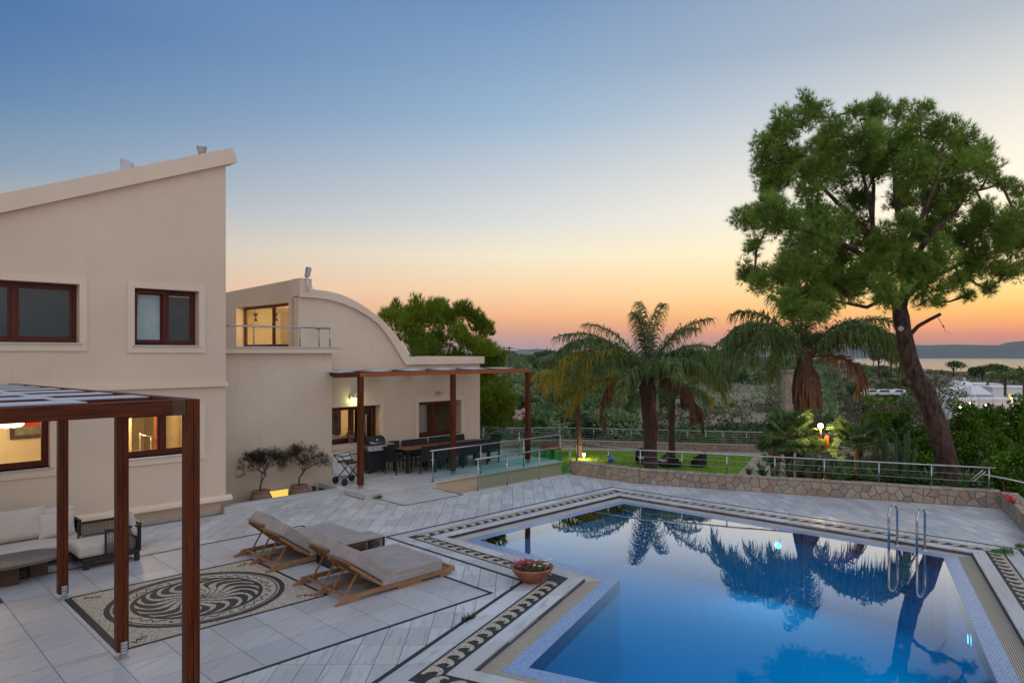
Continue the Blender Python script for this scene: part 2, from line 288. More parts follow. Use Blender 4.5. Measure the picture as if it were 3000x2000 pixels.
def tag(o, label=None, cat=None, group=None, kind=None):
    if label: o['label'] = label
    if cat: o['category'] = cat
    if group: o['group'] = group
    if kind: o['kind'] = kind
    return o
def ob(name, me, parent=None, **k):
    o = bpy.data.objects.new(name, me); COL.objects.link(o)
    if parent is not None:
        o.parent = parent; o.location = -OFF.get(parent.name, Vector())
    return tag(o, **k)
OFF = {}
ROOT = {}
def mk(name, mb, mats, parent=None, bevel=0, **k):
    if isinstance(mats, str): mats = [mats]
    me = mb.mesh(name, mats); o = bpy.data.objects.new(name, me); COL.objects.link(o)
    if parent is not None:
        o.parent = parent; o.matrix_parent_inverse = Matrix.Identity(4)
        o.location = -worldloc(parent)
    if bevel:
        b = o.modifiers.new('bevel', 'BEVEL'); b.width = bevel; b.segments = 2; b.limit_method = 'ANGLE'
    return tag(o, **k)
def worldloc(o):
    v = Vector((0, 0, 0))
    while o is not None: v = v+o.location; o = o.parent
    return v
def thing(name, label, cat, loc=(0, 0, 0), group=None):
    o = bpy.data.objects.new(name, None); COL.objects.link(o); o.location = loc; o.empty_display_size = .2
    return tag(o, label, cat, group)
def dup(o, parent=None):
    c = o.copy(); COL.objects.link(c)
    if parent is not None: c.parent = parent
    for ch in [x for x in ALLCH.get(o.name, [])]: pass
    return c
ALLCH = {}
def dup_tree(o, loc=None, rz=None, label=None, group=None, parent=None):
    c = o.copy(); COL.objects.link(c)
    if parent is not None: c.parent = parent
    if loc is not None: c.location = loc
    if rz is not None: c.rotation_euler = (0, 0, rz)
    if label: c['label'] = label
    if group: c['group'] = group
    for ch in list(o.children): dup_tree(ch, parent=c)
    return c
def clip(poly, a, b, c):                # keep a*x+b*y<=c
    out = []
    for i in range(len(poly)):
        p, q = poly[i], poly[(i+1) % len(poly)]; fp, fq = a*p[0]+b*p[1]-c, a*q[0]+b*q[1]-c
        if fp <= 0: out.append(p)
        if fp*fq < 0:
            t = fp/(fp-fq); out.append((p[0]+t*(q[0]-p[0]), p[1]+t*(q[1]-p[1])))
    return out
def area(p): return abs(sum(p[i][0]*p[(i+1) % len(p)][1]-p[(i+1) % len(p)][0]*p[i][1] for i in range(len(p))))/2
def ccw(p):
    a = sum(p[i][0]*p[(i+1) % len(p)][1]-p[(i+1) % len(p)][0]*p[i][1] for i in range(len(p))); return p if a > 0 else p[::-1]
def clip_convex(poly, cv):
    cv = ccw(cv)
    for i in range(len(cv)):
        (x0, y0), (x1, y1) = cv[i], cv[(i+1) % len(cv)]; a, b = (y1-y0), -(x1-x0)
        poly = clip(poly, a, b, a*x0+b*y0)
        if len(poly) < 3: return []
    return poly
# ================================================================== PATIO, POOL
P = [(9.72, 11.85), (16.0, 11.85), (16.45, 3.5), (8.0, .55), (5.88, 6.63), (9.73, 7.96)]
def off(o):
    out = []
    n = len(P)
    for i in range(n):
        p0, p1, p2 = P[i-1], P[i], P[(i+1) % n]
        def nrm(a, b):
            dx, dy = b[0]-a[0], b[1]-a[1]; l = sqrt(dx*dx+dy*dy); return (-dy/l, dx/l)   # clockwise polygon: left side is outside
        n1, n2 = nrm(p0, p1), nrm(p1, p2); k = 1+n1[0]*n2[0]+n1[1]*n2[1]
        out.append((p1[0]+o*(n1[0]+n2[0])/k, p1[1]+o*(n1[1]+n2[1])/k))
    return out
Q = off(.94)
WALL = [(17.7, 15.1), (17.78, 13.7), (17.9, 12.5), (18.2, 11.7), (21.65, 3.95), (17.4, 2.46), (12.0, .57)]
Q5, Q4 = Q[5], Q[4]
sl_ = (Q5[1]-Q4[1])/(Q5[0]-Q4[0])
diag_zones = [[(-1, 14.98), (10.6, 14.98), (10.6, 17.38), (-1, 17.38)], [(8.04, 12.79), (10.6, 12.79), (10.6, 14.98), (8.04, 14.98)],
    [(10.6, 12.79), (17.87, 12.79), (17.72, 15.0), (10.6, 15.0)], [(10.6, 15.0), (10.93, 15.0), (10.93, 16.38), (10.6, 16.38)],
    [Q[1], Q[2], (17.5, 2.49), WALL[4], WALL[3]], [Q[1], WALL[3], (17.87, 12.79)], [Q[2], (17.4, 2.46), (12, .57), (12.0, Q[2][1]-(Q[2][0]-12)*.349)],
    [(8.04, 8.52), (8.78, 8.52), (8.78, 12.79), (8.04, 12.79)], [(-1, 8.52), ((8.52-Q5[1])/sl_+Q5[0], 8.52), Q4, (-1, Q4[1]-(Q4[0]+1)*sl_)],
    [(-1, Q4[1]-(Q4[0]+1)*sl_), Q4, (6.8, 1.0), (-1, 1.0)]]
sq_zones = [[(-1, 8.58), (7.97, 8.58), (7.97, 10.37), (-1, 10.37)], [(-1, 13.24), (7.97, 13.24), (7.97, 14.92), (-1, 14.92)], [(-1, 10.37), (2.92, 10.37), (2.92, 13.24), (-1, 13.24)], [(6.03, 10.37), (7.97, 10.37), (7.97, 13.24), (6.03, 13.24)]]
def visible(x, y):
    d = x*FX+y*FY; s = x*RX+y*RY
    return d > 7.5 and abs(s) < d*.76
def make_tiles(zones, ax, w, l, o, gap=.009):
    ux, uy = ax; vx, vy = -uy, ux; tiles = []
    for z in zones:
        us = [p[0]*ux+p[1]*uy for p in z]; vs = [p[0]*vx+p[1]*vy for p in z]
        for i in range(int((min(us)-o[0])//l)-1, int((max(us)-o[0])//l)+2):
            for j in range(int((min(vs)-o[1])//w)-1, int((max(vs)-o[1])//w)+2):
                a0, a1 = o[0]+i*l+gap/2, o[0]+(i+1)*l-gap/2; b0, b1 = o[1]+j*w+gap/2, o[1]+(j+1)*w-gap/2
                q = clip_convex([(a*ux+b*vx, a*uy+b*vy) for a, b in ((a0, b0), (a1, b0), (a1, b1), (a0, b1))], z)
                if len(q) > 2 and area(q) > .002:
                    c = (sum(p[0] for p in q)/len(q), sum(p[1] for p in q)/len(q))
                    if visible(*c): tiles.append((c[0]*FX+c[1]*FY, q))
    tiles.sort(key=lambda t: t[0]); return tiles
def lay(tiles, parent, mat, z=0.0, nmax=298, name='paving_tile'):
    tiles = [t for t in tiles]
    keep = sorted(tiles, key=lambda t: -area(t[1])/t[0]**3)
    near, far = keep[:nmax], keep[nmax:]
    rr = random.Random(3)
    for d, q in near:
        cx, cy = q[0]; m = MB(); m.prism([(p[0], p[1]) for p in q], z-.012, z+rr.uniform(-.0012, .0008))
        mk(name, m, mat, parent)
    if far:
        m = MB()
        for d, q in far: m.prism(q, z-.012, z+rr.uniform(-.0012, .0008))
        mk(name+'s', m, mat, parent, kind='stuff')
m = MB(); m.prism([(-1, 14.9), (10.6, 14.9), (10.6, 17.39), (-1, 17.39)], -.3, -.006)
for z in diag_zones[1:]: m.prism(z, -.3, -.006)
pool_terrace = mk('pool_terrace', m, 'grout', kind='structure')
lay(make_tiles(diag_zones, (FX, FY), .30, .60, (.03, -.02)), pool_terrace, 'marble_diag')
m = MB(); m.prism([(-1, 8.5), (8.0, 8.5), (8.0, 14.98), (-1, 14.98)], -.3, -.0065)
lounge_terrace = mk('lounge_terrace', m, 'grout', kind='structure')
lay(make_tiles(sq_zones, (1, 0), .64, .64, (.24, 8.58-.64)), lounge_terrace, 'marble_sq')
# black pebble lines
def strip(m, a, b, w, z=.003):
    a = Vector((a[0], a[1], 0)); b = Vector((b[0], b[1], 0)); d = (b-a).normalized(); s = Vector((-d.y, d.x, 0))*w/2
    m.prism([(p.x, p.y) for p in (a-s, b-s, b+s, a+s)], -.004, z)
m = MB()
for a, b in (((-1, 8.55), (8.03, 8.55)), ((8.0, 8.52), (8.0, 14.98)), ((-1, 14.95), (7.97, 14.95))): strip(m, a, b, .062)
mk('pebble_line', m, 'pebble_dark', lounge_terrace)
m = MB()
for a, b in (((10.95, 15.02), (12.97, 15.02)), ((10.95, 15.05), (10.95, 16.4)), ((12.95, 15.05), (12.95, 15.8))): strip(m, a, b, .05)
mk('pebble_line', m, 'pebble_dark', pool_terrace)
m = MB(); m.prism([(10.97, 15.04), (12.97, 15.04), (12.97, 16.4), (10.97, 16.4)], -.3, -.007); mk('mat_bed', m, 'grout', pool_terrace)
lay(make_tiles([[(10.98, 15.05), (12.92, 15.05), (12.92, 16.4), (10.98, 16.4)]], (1, 0), .3, .6, (.1, .1)), pool_terrace, 'marble_x', name='mat_tile')
# rings of the pool edge
def ringseg(o0, o1, z0, z1, piece, gap, parent, mat, name, edges=range(6), bevel=0, single=False):
    a, b = off(o0), off(o1); mm = MB()
    for e in edges:
        i, j = e, (e+1) % 6
        A0, A1, B0, B1 = [Vector((*p, 0)) for p in (a[i], a[j], b[i], b[j])]
        L = (A1-A0).length; n = max(1, round(L/piece))
        for k in range(n):
            t0, t1 = k/n, (k+1)/n; g = gap/2/L
            t0g, t1g = t0+(g if k else 0), t1-(g if k < n-1 else 0)
            q = [A0.lerp(A1, t0g), A0.lerp(A1, t1g), B0.lerp(B1, t1g), B0.lerp(B1, t0g)]
            c = sum(q, Vector())/4
            if not visible(c.x, c.y) and not single: continue
            m_ = mm if single else MB(); m_.prism([(p.x, p.y) for p in q], z0, z1)
            if not single: mk(name, m_, mat, parent, bevel=bevel)
    if single: return mk(name, mm, mat, parent)
pool = thing('swimming_pool', 'L-shaped swimming pool with blue mosaic lining and pebble border in the marble terrace', 'swimming pool', (12, 7, 0))
def rbed(o0, o1, z, mat, name): return ringseg(o0, o1, -.3, z, 99, 0, pool, mat, name, single=True)
rbed(.0, .24, -.012, 'grout', 'coping_bed'); rbed(.24, .58, .000, 'pebble_dark', 'pebble_band'); rbed(.58, .87, -.008, 'grout', 'band_bed'); rbed(.87, .94, .003, 'pebble_dark', 'pebble_line')
ringseg(.0, .24, -.045, .012, .95, .004, pool, 'marble_band', 'coping_slab', bevel=.008)
ringseg(.58, .87, -.01, .0, .62, .005, pool, 'marble_band', 'band_slab')
# riser of small blue tiles
a, b = off(-.002), off(.012); m = MB(); rb = MB()
for e in range(6):
    A0, A1 = Vector((*a[e], 0)), Vector((*a[(e+1) % 6], 0)); d = (A1-A0); L = d.length; d.normalize(); nrm = Vector((-d.y, d.x, 0))
    rb.prism([(p.x, p.y) for p in (A0+nrm*.004, A1+nrm*.004, A1+nrm*.06, A0+nrm*.06)], -.08, -.043)
    k = int(L/.034)
    for i in range(k):
        c = A0+d*((i+.5)*L/k); h = .0135
        m.box(c.x-h, c.x+h, c.y-h, c.y+h, -.077, -.047) if False else m.hex8([c-d*h+Vector((0, 0, -.076)), c+d*h+Vector((0, 0, -.076)), c+d*h+nrm*.01+Vector((0, 0, -.076)), c-d*h+nrm*.01+Vector((0, 0, -.076))], [c-d*h+Vector((0, 0, -.047)), c+d*h+Vector((0, 0, -.047)), c+d*h+nrm*.01+Vector((0, 0, -.047)), c-d*h+nrm*.01+Vector((0, 0, -.047))])
mk('riser', rb, 'riser_grout', pool); mk('riser_tiles', m, 'riser_tile', pool, kind='stuff')
# gutter: slab on the house side and far side, grate bars on the rest
rbed(-.27, .0, -.11, 'gutter_dark', 'gutter_channel')
ringseg(-.27, -.0, -.105, -.07, 1.0, .004, pool, 'gutter_slab', 'gutter_slab', edges=(0, 1, 5))
m = MB()
for e in (2, 3, 4):
    for k in range(9):
        o0, o1 = -.262+.0295*k, -.262+.0295*k+.017; a, b = off(o0), off(o1); i, j = e, (e+1) % 6
        m.prism([a[i], a[j], b[j], b[i]], -.1, -.07)
mk('grate', m, 'gutter_bar', pool)
rbed(-.53, -.27, -.069, 'mosaic_blue', 'tile_band'); 
inn = off(-.53)
m = MB()
ic = inn[::-1]
m.prism(ic, -1.75, -1.65)
for e in range(6):
    i, j = e, (e+1) % 6; (x0, y0), (x1, y1) = inn[i], inn[j]
    m.add([(x0, y0, -.07), (x1, y1, -.07), (x1, y1, -1.7), (x0, y0, -1.7)], [(0, 1, 2, 3)])
mk('basin', m, 'pool_tile', pool)
m = MB(); pi_ = off(-.528)
m.add([(x, y, -.0715) for x, y in pi_[::-1]], [tuple(range(6))])
mk('water', m, 'water', kind='structure')
# pool lamps on the basin wall: round plates
def plamp(p, nrm):
    m = MB(); n = 14; c = Vector(p); t = Vector((-nrm[1], nrm[0], 0)); u = Vector((0, 0, 1)); nv = Vector((*nrm, 0))
    m.add([c+nv*.02]+[c+nv*.02+(t*cos(2*pi*i/n)+u*sin(2*pi*i/n))*.08 for i in range(n)], [(0, i+1, (i+1) % n+1) for i in range(n)])
    m.c = 1; m.tube([c+nv*.015+(t*cos(2*pi*i/n)+u*sin(2*pi*i/n))*.095 for i in range(n+1)], .014, 6)
    mk('pool_lamp', m, ['pool_lamp', 'chrome'], pool)
    l = bpy.data.lights.new('pool_light', 'AREA'); l.shape = 'DISK'; l.size = .16; l.energy = 18; l.color = (.7, .85, 1)
    o = bpy.data.objects.new('pool_light', l); COL.objects.link(o); o.location = c+nv*.04; o.rotation_euler = nv.to_track_quat('-Z', 'Y').to_euler(); o.parent = pool; o.location -= pool.location
plamp((15.70, 7.15, -.42), (-1, -.05)); plamp((12.45, 2.68, -.35), (-.33, .944))
# running-wave pebble pieces
m = MB()
wave = [(0, .13), (1, .13), (1.0, .30), (.96, .50), (.84, .70), (.64, .82), (.42, .85), (.24, .80), (.14, .70), (.30, .72), (.46, .66), (.52, .54), (.44, .40), (.26, .30), (0, .26)]
a, b = off(.58), off(.24)
for e in range(6):
    A0, A1, B0, B1 = [Vector((*p, 0)) for p in (a[e], a[(e+1) % 6], b[e], b[(e+1) % 6])]
    L = (A1-A0).length; n = max(2, round((B1-B0).length/.27)); d = (B1-B0).normalized(); nv = (A0-B0)-(A0-B0).dot(d)*d; LB = (B1-B0).length
    lo = (A0-B0).dot(d); hi = LB+(A1-B1).dot(d)
    s0, s1 = (lo+.04 if lo > 0 else lo*.35), (hi-.04 if hi < LB else LB+(hi-LB)*.35); n = int((s1-s0)/.26); p_ = (s1-s0)/n
    for k in range(n):
        pts = []
        for t, v in wave:
            s = s0+(k+t*.97)*p_; q = B0+d*s+nv*(1-v); pts.append((q.x, q.y))
        c = pts[0]
        if visible(*c): m = MB(); m.prism(pts, .001, .006); mk('wave_pattern', m, 'pebble_light', pool)
# medallion
med = thing('mosaic_medallion', 'rectangular pebble mosaic with a swirling round medallion, set in the square marble tiles', 'floor mosaic', (4.48, 11.8, 0))
m = MB(); m.prism([(2.92, 10.37), (6.03, 10.37), (6.03, 13.24), (2.92, 13.24)], -.05, .001); mk('pebble_bed', m, 'pebble_light', med)
m = MB(); Zt = .006; Zb = .0
for a, b in (((2.92, 10.395), (6.03, 10.395)), ((2.92, 13.215), (6.03, 13.215)), ((2.945, 10.37), (2.945, 13.24)), ((6.005, 10.37), (6.005, 13.24))): strip(m, a, b, .05, Zt)
strip(m, (2.92, 10.4), (2.92, 13.2), .1, Zt+.001); mk('border', m, 'pebble_dark', med)
def ell(cx, cy, rx, ry, w, m, n=64, a0=0, a1=2*pi, z=Zt):
    for i in range(n):
        t0, t1 = a0+(a1-a0)*i/n, a0+(a1-a0)*(i+1)/n
        m.prism([(cx+(rx-w)*cos(t0), cy+(ry-w)*sin(t0)), (cx+rx*cos(t0), cy+ry*sin(t0)), (cx+rx*cos(t1), cy+ry*sin(t1)), (cx+(rx-w)*cos(t1), cy+(ry-w)*sin(t1))], Zb, z)
cx, cy = 4.48, 11.80
for a_ in ((1.36, 1.27, .085, 64), (1.0, .95, .06, 64), (.09, .09, .03, 20), (1.24, 1.16, .02, 64)): m = MB(); ell(cx, cy, a_[0], a_[1], a_[2], m, a_[3], z=Zt-.0005*a_[0]); mk('ring', m, 'pebble_dark', med)
m = MB(); NA = 18
for k in range(NA):
    th = 2*pi*k/NA; L_, R_ = [], []
    for i in range(13):
        t = i/12; r = .1+.86*t; tw = 1.15*sin(t*2.6)*.9; hw = (pi/NA)*(.5+.7*sin(min(1, t*1.05)*pi*.5))*(.9 if t < .9 else .9)
        hw *= .24+.74*math.exp(-((t-.76)/.24)**2)
        for lst, sg in ((L_, -1), (R_, 1)):
            an = th+tw+sg*min(hw*.66, pi/NA*.8); lst.append((cx+r*cos(an), cy+r*.95*sin(an)))
    m = MB()
    for i in range(12): m.prism([L_[i], R_[i], R_[i+1], L_[i+1]], Zb, Zt)
    mk('swirl_arm', m, 'pebble_dark', med)
m = MB(); rr = random.Random(5)
def curve(pts, w):
    m = MB()
    for i in range(len(pts)-1):
        if (Vector(pts[i+1])-Vector(pts[i])).length > 1e-4: strip(m, pts[i], pts[i+1], w, Zt-.0012)
    mk('scroll', m, 'pebble_dark', med)
for k in range(8):
    a0 = 2*pi*k/8+.2
    curve([(cx+(1.09+.045*sin(6*t*pi))*cos(a0+t*.6), cy+(1.03+.045*sin(6*t*pi))*sin(a0+t*.6)) for t in [i/22 for i in range(23)]], .018)
    c0 = (cx+1.10*cos(a0+.68), cy+1.04*sin(a0+.68)); curve([(c0[0]+.05*cos(t*5)*t, c0[1]+.05*sin(t*5)*t) for t in [i/10 for i in range(11)]], .016)
for sx, sy in ((1, 1), (1, -1), (-1, 1), (-1, -1)):
    c0 = (cx+sx*1.3, cy+sy*1.2); curve([(c0[0]+.12*t*sx, c0[1]+sy*.06*sin(t*7)) for t in [i/12-.5 for i in range(13)]], .022); curve([(c0[0]-sx*.12+.04*cos(t*5), c0[1]-sy*.06+.04*sin(t*5)) for t in [i/8 for i in range(9)]], .018)
# weeds in the joints
def weed(p, r, n, mat='bush_leaf', name='weed', label='small green weed growing from the pebble line', cat='weed', h=.12):
    m = MB(); rr = random.Random(int(p[0]*977)); 
    for i in range(n):
        a = rr.uniform(0, 2*pi); q = Vector((p[0]+rr.gauss(0, r), p[1]+rr.gauss(0, r*.5), p[2]+.0)); t = Vector((cos(a), sin(a), rr.uniform(.5, 2))).normalized()*rr.uniform(.4, 1)*h; s = Vector((-sin(a), cos(a), 0))*h*.12
        m.add([q-s, q+s, q+t], [(0, 1, 2)])
    o = mk(name, m, mat); tag(o, label, cat); return o
weed((16.95, 3.05, 0), .16, 220, 'fan_leaf', label='low dark green clump growing over the pebble border by the far right pool corner', h=.1)
weed((17.62, 2.9, 0), .07, 70, 'fan_leaf', label='small green tuft right of the clump by the far right pool corner', h=.12)
weed((6.98, 7.95, 0), .06, 40, label='reddish weed in the pebble line left of the terracotta bowl'); weed((11.0, 16.3, 0), .08, 60, 'fan_leaf', label='green weed at the corner of the marble step of the dining terrace', h=.13); weed((8.45, 8.5, 0), .03, 16, 'fan_leaf', label='tiny green sprout beside the terracotta bowl', h=.07)
# ================================================================== ground, lawn, hills, sea
TP = [900, 1300, 1700, 2000, 2250, 2500, 2800, 3150, 3800]
TD = {12: [-2.6]*6+[-2.6, -.45, -.45], 19: [-2.5]*5+[-.8, -.5, -.5, -.5], 30: [-2.5]*4+[-2.5, -1.9, -1.4, -1.3, -1.3], 47: [-2.5]*6+[-2.8, -3.2, -3.2],
      60: [-3.8, -4, -4.2, -4.2, -4, -4.2, -4.8, -5, -5], 100: [-4.2, -4.2, -4.7, -4.5, -4.4, -5.6, -6.5, -7.2, -7.5], 150: [-3, -3.5, -4.4, -4.4, -4.3, -6.8, -8.2, -9, -9],
      220: [-.6, -1, -2, -2.6, -2.9, -5.2, -8, -10, -10], 300: [-.6, -.8, -1.2, -1.5, -1.8, -3.4, -6.4, -9.6, -12], 380: [-.2, -.3, -.5, -.7, -1.2, -2.6, -6.2, -11, -14],
      480: [.2, .1, 0, 0, -.8, -6, -12, -18, -22], 700: [.2, .4, .4, 0, -3, -34, -62, -64, -64], 1000: [0, 0, 0, 0, -8, -66, -68, -68, -68], 1600: [-20, -20, -10, -20, -66, -68, -68, -68, -68]}
TK = sorted(TD)
def seg_d(x, y):           # signed distance to the stone wall, positive outside
    best = 1e9; sg = 1
    for i in range(len(WALL)-1):
        (x0, y0), (x1, y1) = WALL[i], WALL[i+1]; dx, dy = x1-x0, y1-y0; L = dx*dx+dy*dy; t = max(0, min(1, ((x-x0)*dx+(y-y0)*dy)/L)); ex, ey = x-x0-t*dx, y-y0-t*dy
        d = sqrt(ex*ex+ey*ey)
        if d < best: best = d; sg = 1 if (dx*ey-dy*ex) > 0 else -1
    return best*sg
def terr_pd(px, d):
    j = 0
    while j < len(TP)-2 and px > TP[j+1]: j += 1
    u = max(0, min(1, (px-TP[j])/(TP[j+1]-TP[j])))
    i = 0
    while i < len(TK)-2 and d > TK[i+1]: i += 1
    v = max(0, min(1, (math.log(d)-math.log(TK[i]))/(math.log(TK[i+1])-math.log(TK[i]))))
    v = v*v*(3-2*v)*.5+v*.5
    r0, r1 = TD[TK[i]], TD[TK[i+1]]
    return (r0[j]*(1-u)+r0[j+1]*u)*(1-v)+(r1[j]*(1-u)+r1[j+1]*u)*v
def terr(x, y):
    d = x*FX+y*FY; s = x*RX+y*RY; d = max(d, .5); px = CXP+FPX*s/d; z = terr_pd(px, max(d, 12))
    if d > 50: z += mnoise.noise(Vector((x*.02, y*.02, 3)))*min(1.6, (d-50)*.012)+mnoise.noise(Vector((x*.07, y*.07, 9)))*min(.5, (d-50)*.006)
    if d < 30:
        k = seg_d(x, y) if d < 24 else 3
        if k < 0 or (x < 18.9 and y > 12): z = -2.62
    return z
def terr_px(px, d): x, y = gp(px, d); return terr(x, y)
ds = []; d = 11.0
while d < 1700: ds.append(d); d += (.45 if d < 30 else d*.022)
pxs = list(range(-200, 4000, 42)); m = MB(); vs = []
for d in ds:
    for px in pxs:
        x, y = gp(px, d); vs.append((x, y, terr(x, y)))
k = len(pxs); m.add(vs, [(i*k+j, i*k+j+1, (i+1)*k+j+1, (i+1)*k+j) for i in range(len(ds)-1) for j in range(k-1)], True)
def groundmat():
    mt, nt, b = nmat('ground'); b.inputs['Roughness'].default_value = 1; v = texco(nt)
    n1 = noisef(nt, v, .035, 6, .6); n2 = noisef(nt, v, .5, 6, .7)
    c = mixc(nt, rmp(nt, n1, .42, .58), (.27, .20, .135), (.12, .125, .065)); c = mixc(nt, rmp(nt, n2, .4, .7, 0, .6), c, (.09, .085, .055))
    nt.links.new(c, b.inputs['Base Color']); bump(nt, b, n2, .6, .2); MATS['ground'] = mt
groundmat()
mk('hillside', m, 'ground', kind='structure')
m = MB(); x0 = 250
c0 = [(gp(px, d)) for px, d in ((1200, 350), (6000, 350), (6000, 8600), (-1500, 8600), (-1500, 1200))]
m.add([(x, y, -60) for x, y in c0], [(0, 1, 2, 3, 4)])
mt, nt, b = nmat('sea'); b.inputs['Base Color'].default_value = (.03, .045, .06, 1); b.inputs['Roughness'].default_value = .22; b.inputs['IOR'].default_value = 1.33
v = texco(nt, (.002, .002, .002)); bump(nt, b, noisef(nt, texco(nt, (.05, .05, .05)), 1, 4), .06, 1.0); MATS['sea'] = mt
mk('sea', m, 'sea', kind='structure')
# far shore hills
simple('far_hill', (.10, .11, .10), 1, 0, (.07, .08, .075), .002)
def ridge(name, prof, d, thick, base=-61, mat='far_hill', kind='structure'):
    m = MB(); top = []; 
    for px, py in prof:
        v = at(px, py, d); top.append((v.x, v.y, v.z))
    n = len(prof); vs = []
    for i, (px, py) in enumerate(prof):
        f = at(px, py, d); g = gp(px, d-thick*1.2); h = gp(px, d+thick)
        mid = gp(px, d-thick*.5)
        vs += [(g[0], g[1], base), (mid[0], mid[1], base+(f.z-base)*.55), (f.x, f.y, f.z), (h[0], h[1], base)]
    m.add(vs, [(i*4+a, (i+1)*4+a, (i+1)*4+a+1, i*4+a+1) for i in range(n-1) for a in range(3)], True)
    return mk(name, m, mat, kind=kind)
ridge('far_mountains', [(1900, 1045), (2000, 1034), (2100, 1026), (2200, 1022), (2330, 1016), (2450, 1013), (2560, 1011), (2680, 1010), (2720, 1011), (2790, 1009), (2860, 1010), (2925, 1011), (2945, 1004), (2970, 1001), (3000, 998), (3080, 990), (3200, 984), (3350, 990), (3600, 1000), (3900, 1020)], 8400, 500)
ridge('distant_mountains', [(1300, 1040), (1400, 1032), (1470, 1025), (1500, 1026), (1550, 1023), (1575, 1021), (1620, 1026), (1700, 1030), (1900, 1031), (2100, 1030), (2300, 1034), (2500, 1040)], 12000, 500, -100)
# lawn
def lawnpt(px, py): v = at(px, py, FPX*6.5/(py-Y0)); return (v.x, v.y)
lw = [lawnpt(1560, 1400), lawnpt(2148, 1400), lawnpt(2210, 1336), lawnpt(2120, 1330), lawnpt(1900, 1324), lawnpt(1640, 1317), lawnpt(1560, 1322)]
m = MB(); m.prism(lw[::-1], -2.52, -2.46)
mt, nt, b = nmat('turf'); b.inputs['Roughness'].default_value = 1; v = texco(nt)
n2 = noisef(nt, v, .9, 5, .7); c = mixc(nt, rmp(nt, n2, .35, .65), (.20, .34, .015), (.13, .24, .012)); c = mixc(nt, rmp(nt, noisef(nt, v, 14, 3), .4, .7, 0, .5), c, (.27, .34, .03)); nt.links.new(c, b.inputs['Base Color']); bump(nt, b, noisef(nt, v, 30, 3), .8, .05); MATS['turf'] = mt
lawn = mk('lawn', m, 'turf', kind='structure')
m = MB(); pth = [lawnpt(2152, 1400), lawnpt(2330, 1400), lawnpt(2400, 1334), lawnpt(2212, 1334)]; m.prism(pth[::-1], -2.53, -2.47)
pth2 = [lawnpt(1380, 1330), lawnpt(1640, 1316), lawnpt(1900, 1323), lawnpt(2212, 1334), lawnpt(2500, 1342), lawnpt(2480, 1334), lawnpt(2216, 1327), lawnpt(1900, 1317), lawnpt(1640, 1309), lawnpt(1380, 1316)]
m.prism(pth2[::-1], -2.535, -2.475); mk('garden_path', m, 'path_stone', kind='structure')
# grass blades as stuff
rr = random.Random(2); V = []
m = MB(); ux = [p[0] for p in lw]; uy = [p[1] for p in lw]
cnt = 0
while cnt < 26000:
    x, y = rr.uniform(min(ux), max(ux)), rr.uniform(min(uy), max(uy))
    ok = clip_convex([(x-.01, y-.01), (x+.01, y-.01), (x+.01, y+.01), (x-.01, y+.01)], [lw[0], lw[1], lw[2], lw[4], lw[6]])
    if not ok: continue
    a = rr.uniform(0, pi); h = rr.uniform(.03, .075); w = .02; m.add([(x-cos(a)*w, y-sin(a)*w, -2.47), (x+cos(a)*w, y+sin(a)*w, -2.47), (x+rr.uniform(-.03, .03), y+rr.uniform(-.03, .03), -2.46+h)], [(0, 1, 2)]); cnt += 1
mk('grass', m, 'grass', lawn, kind='stuff')
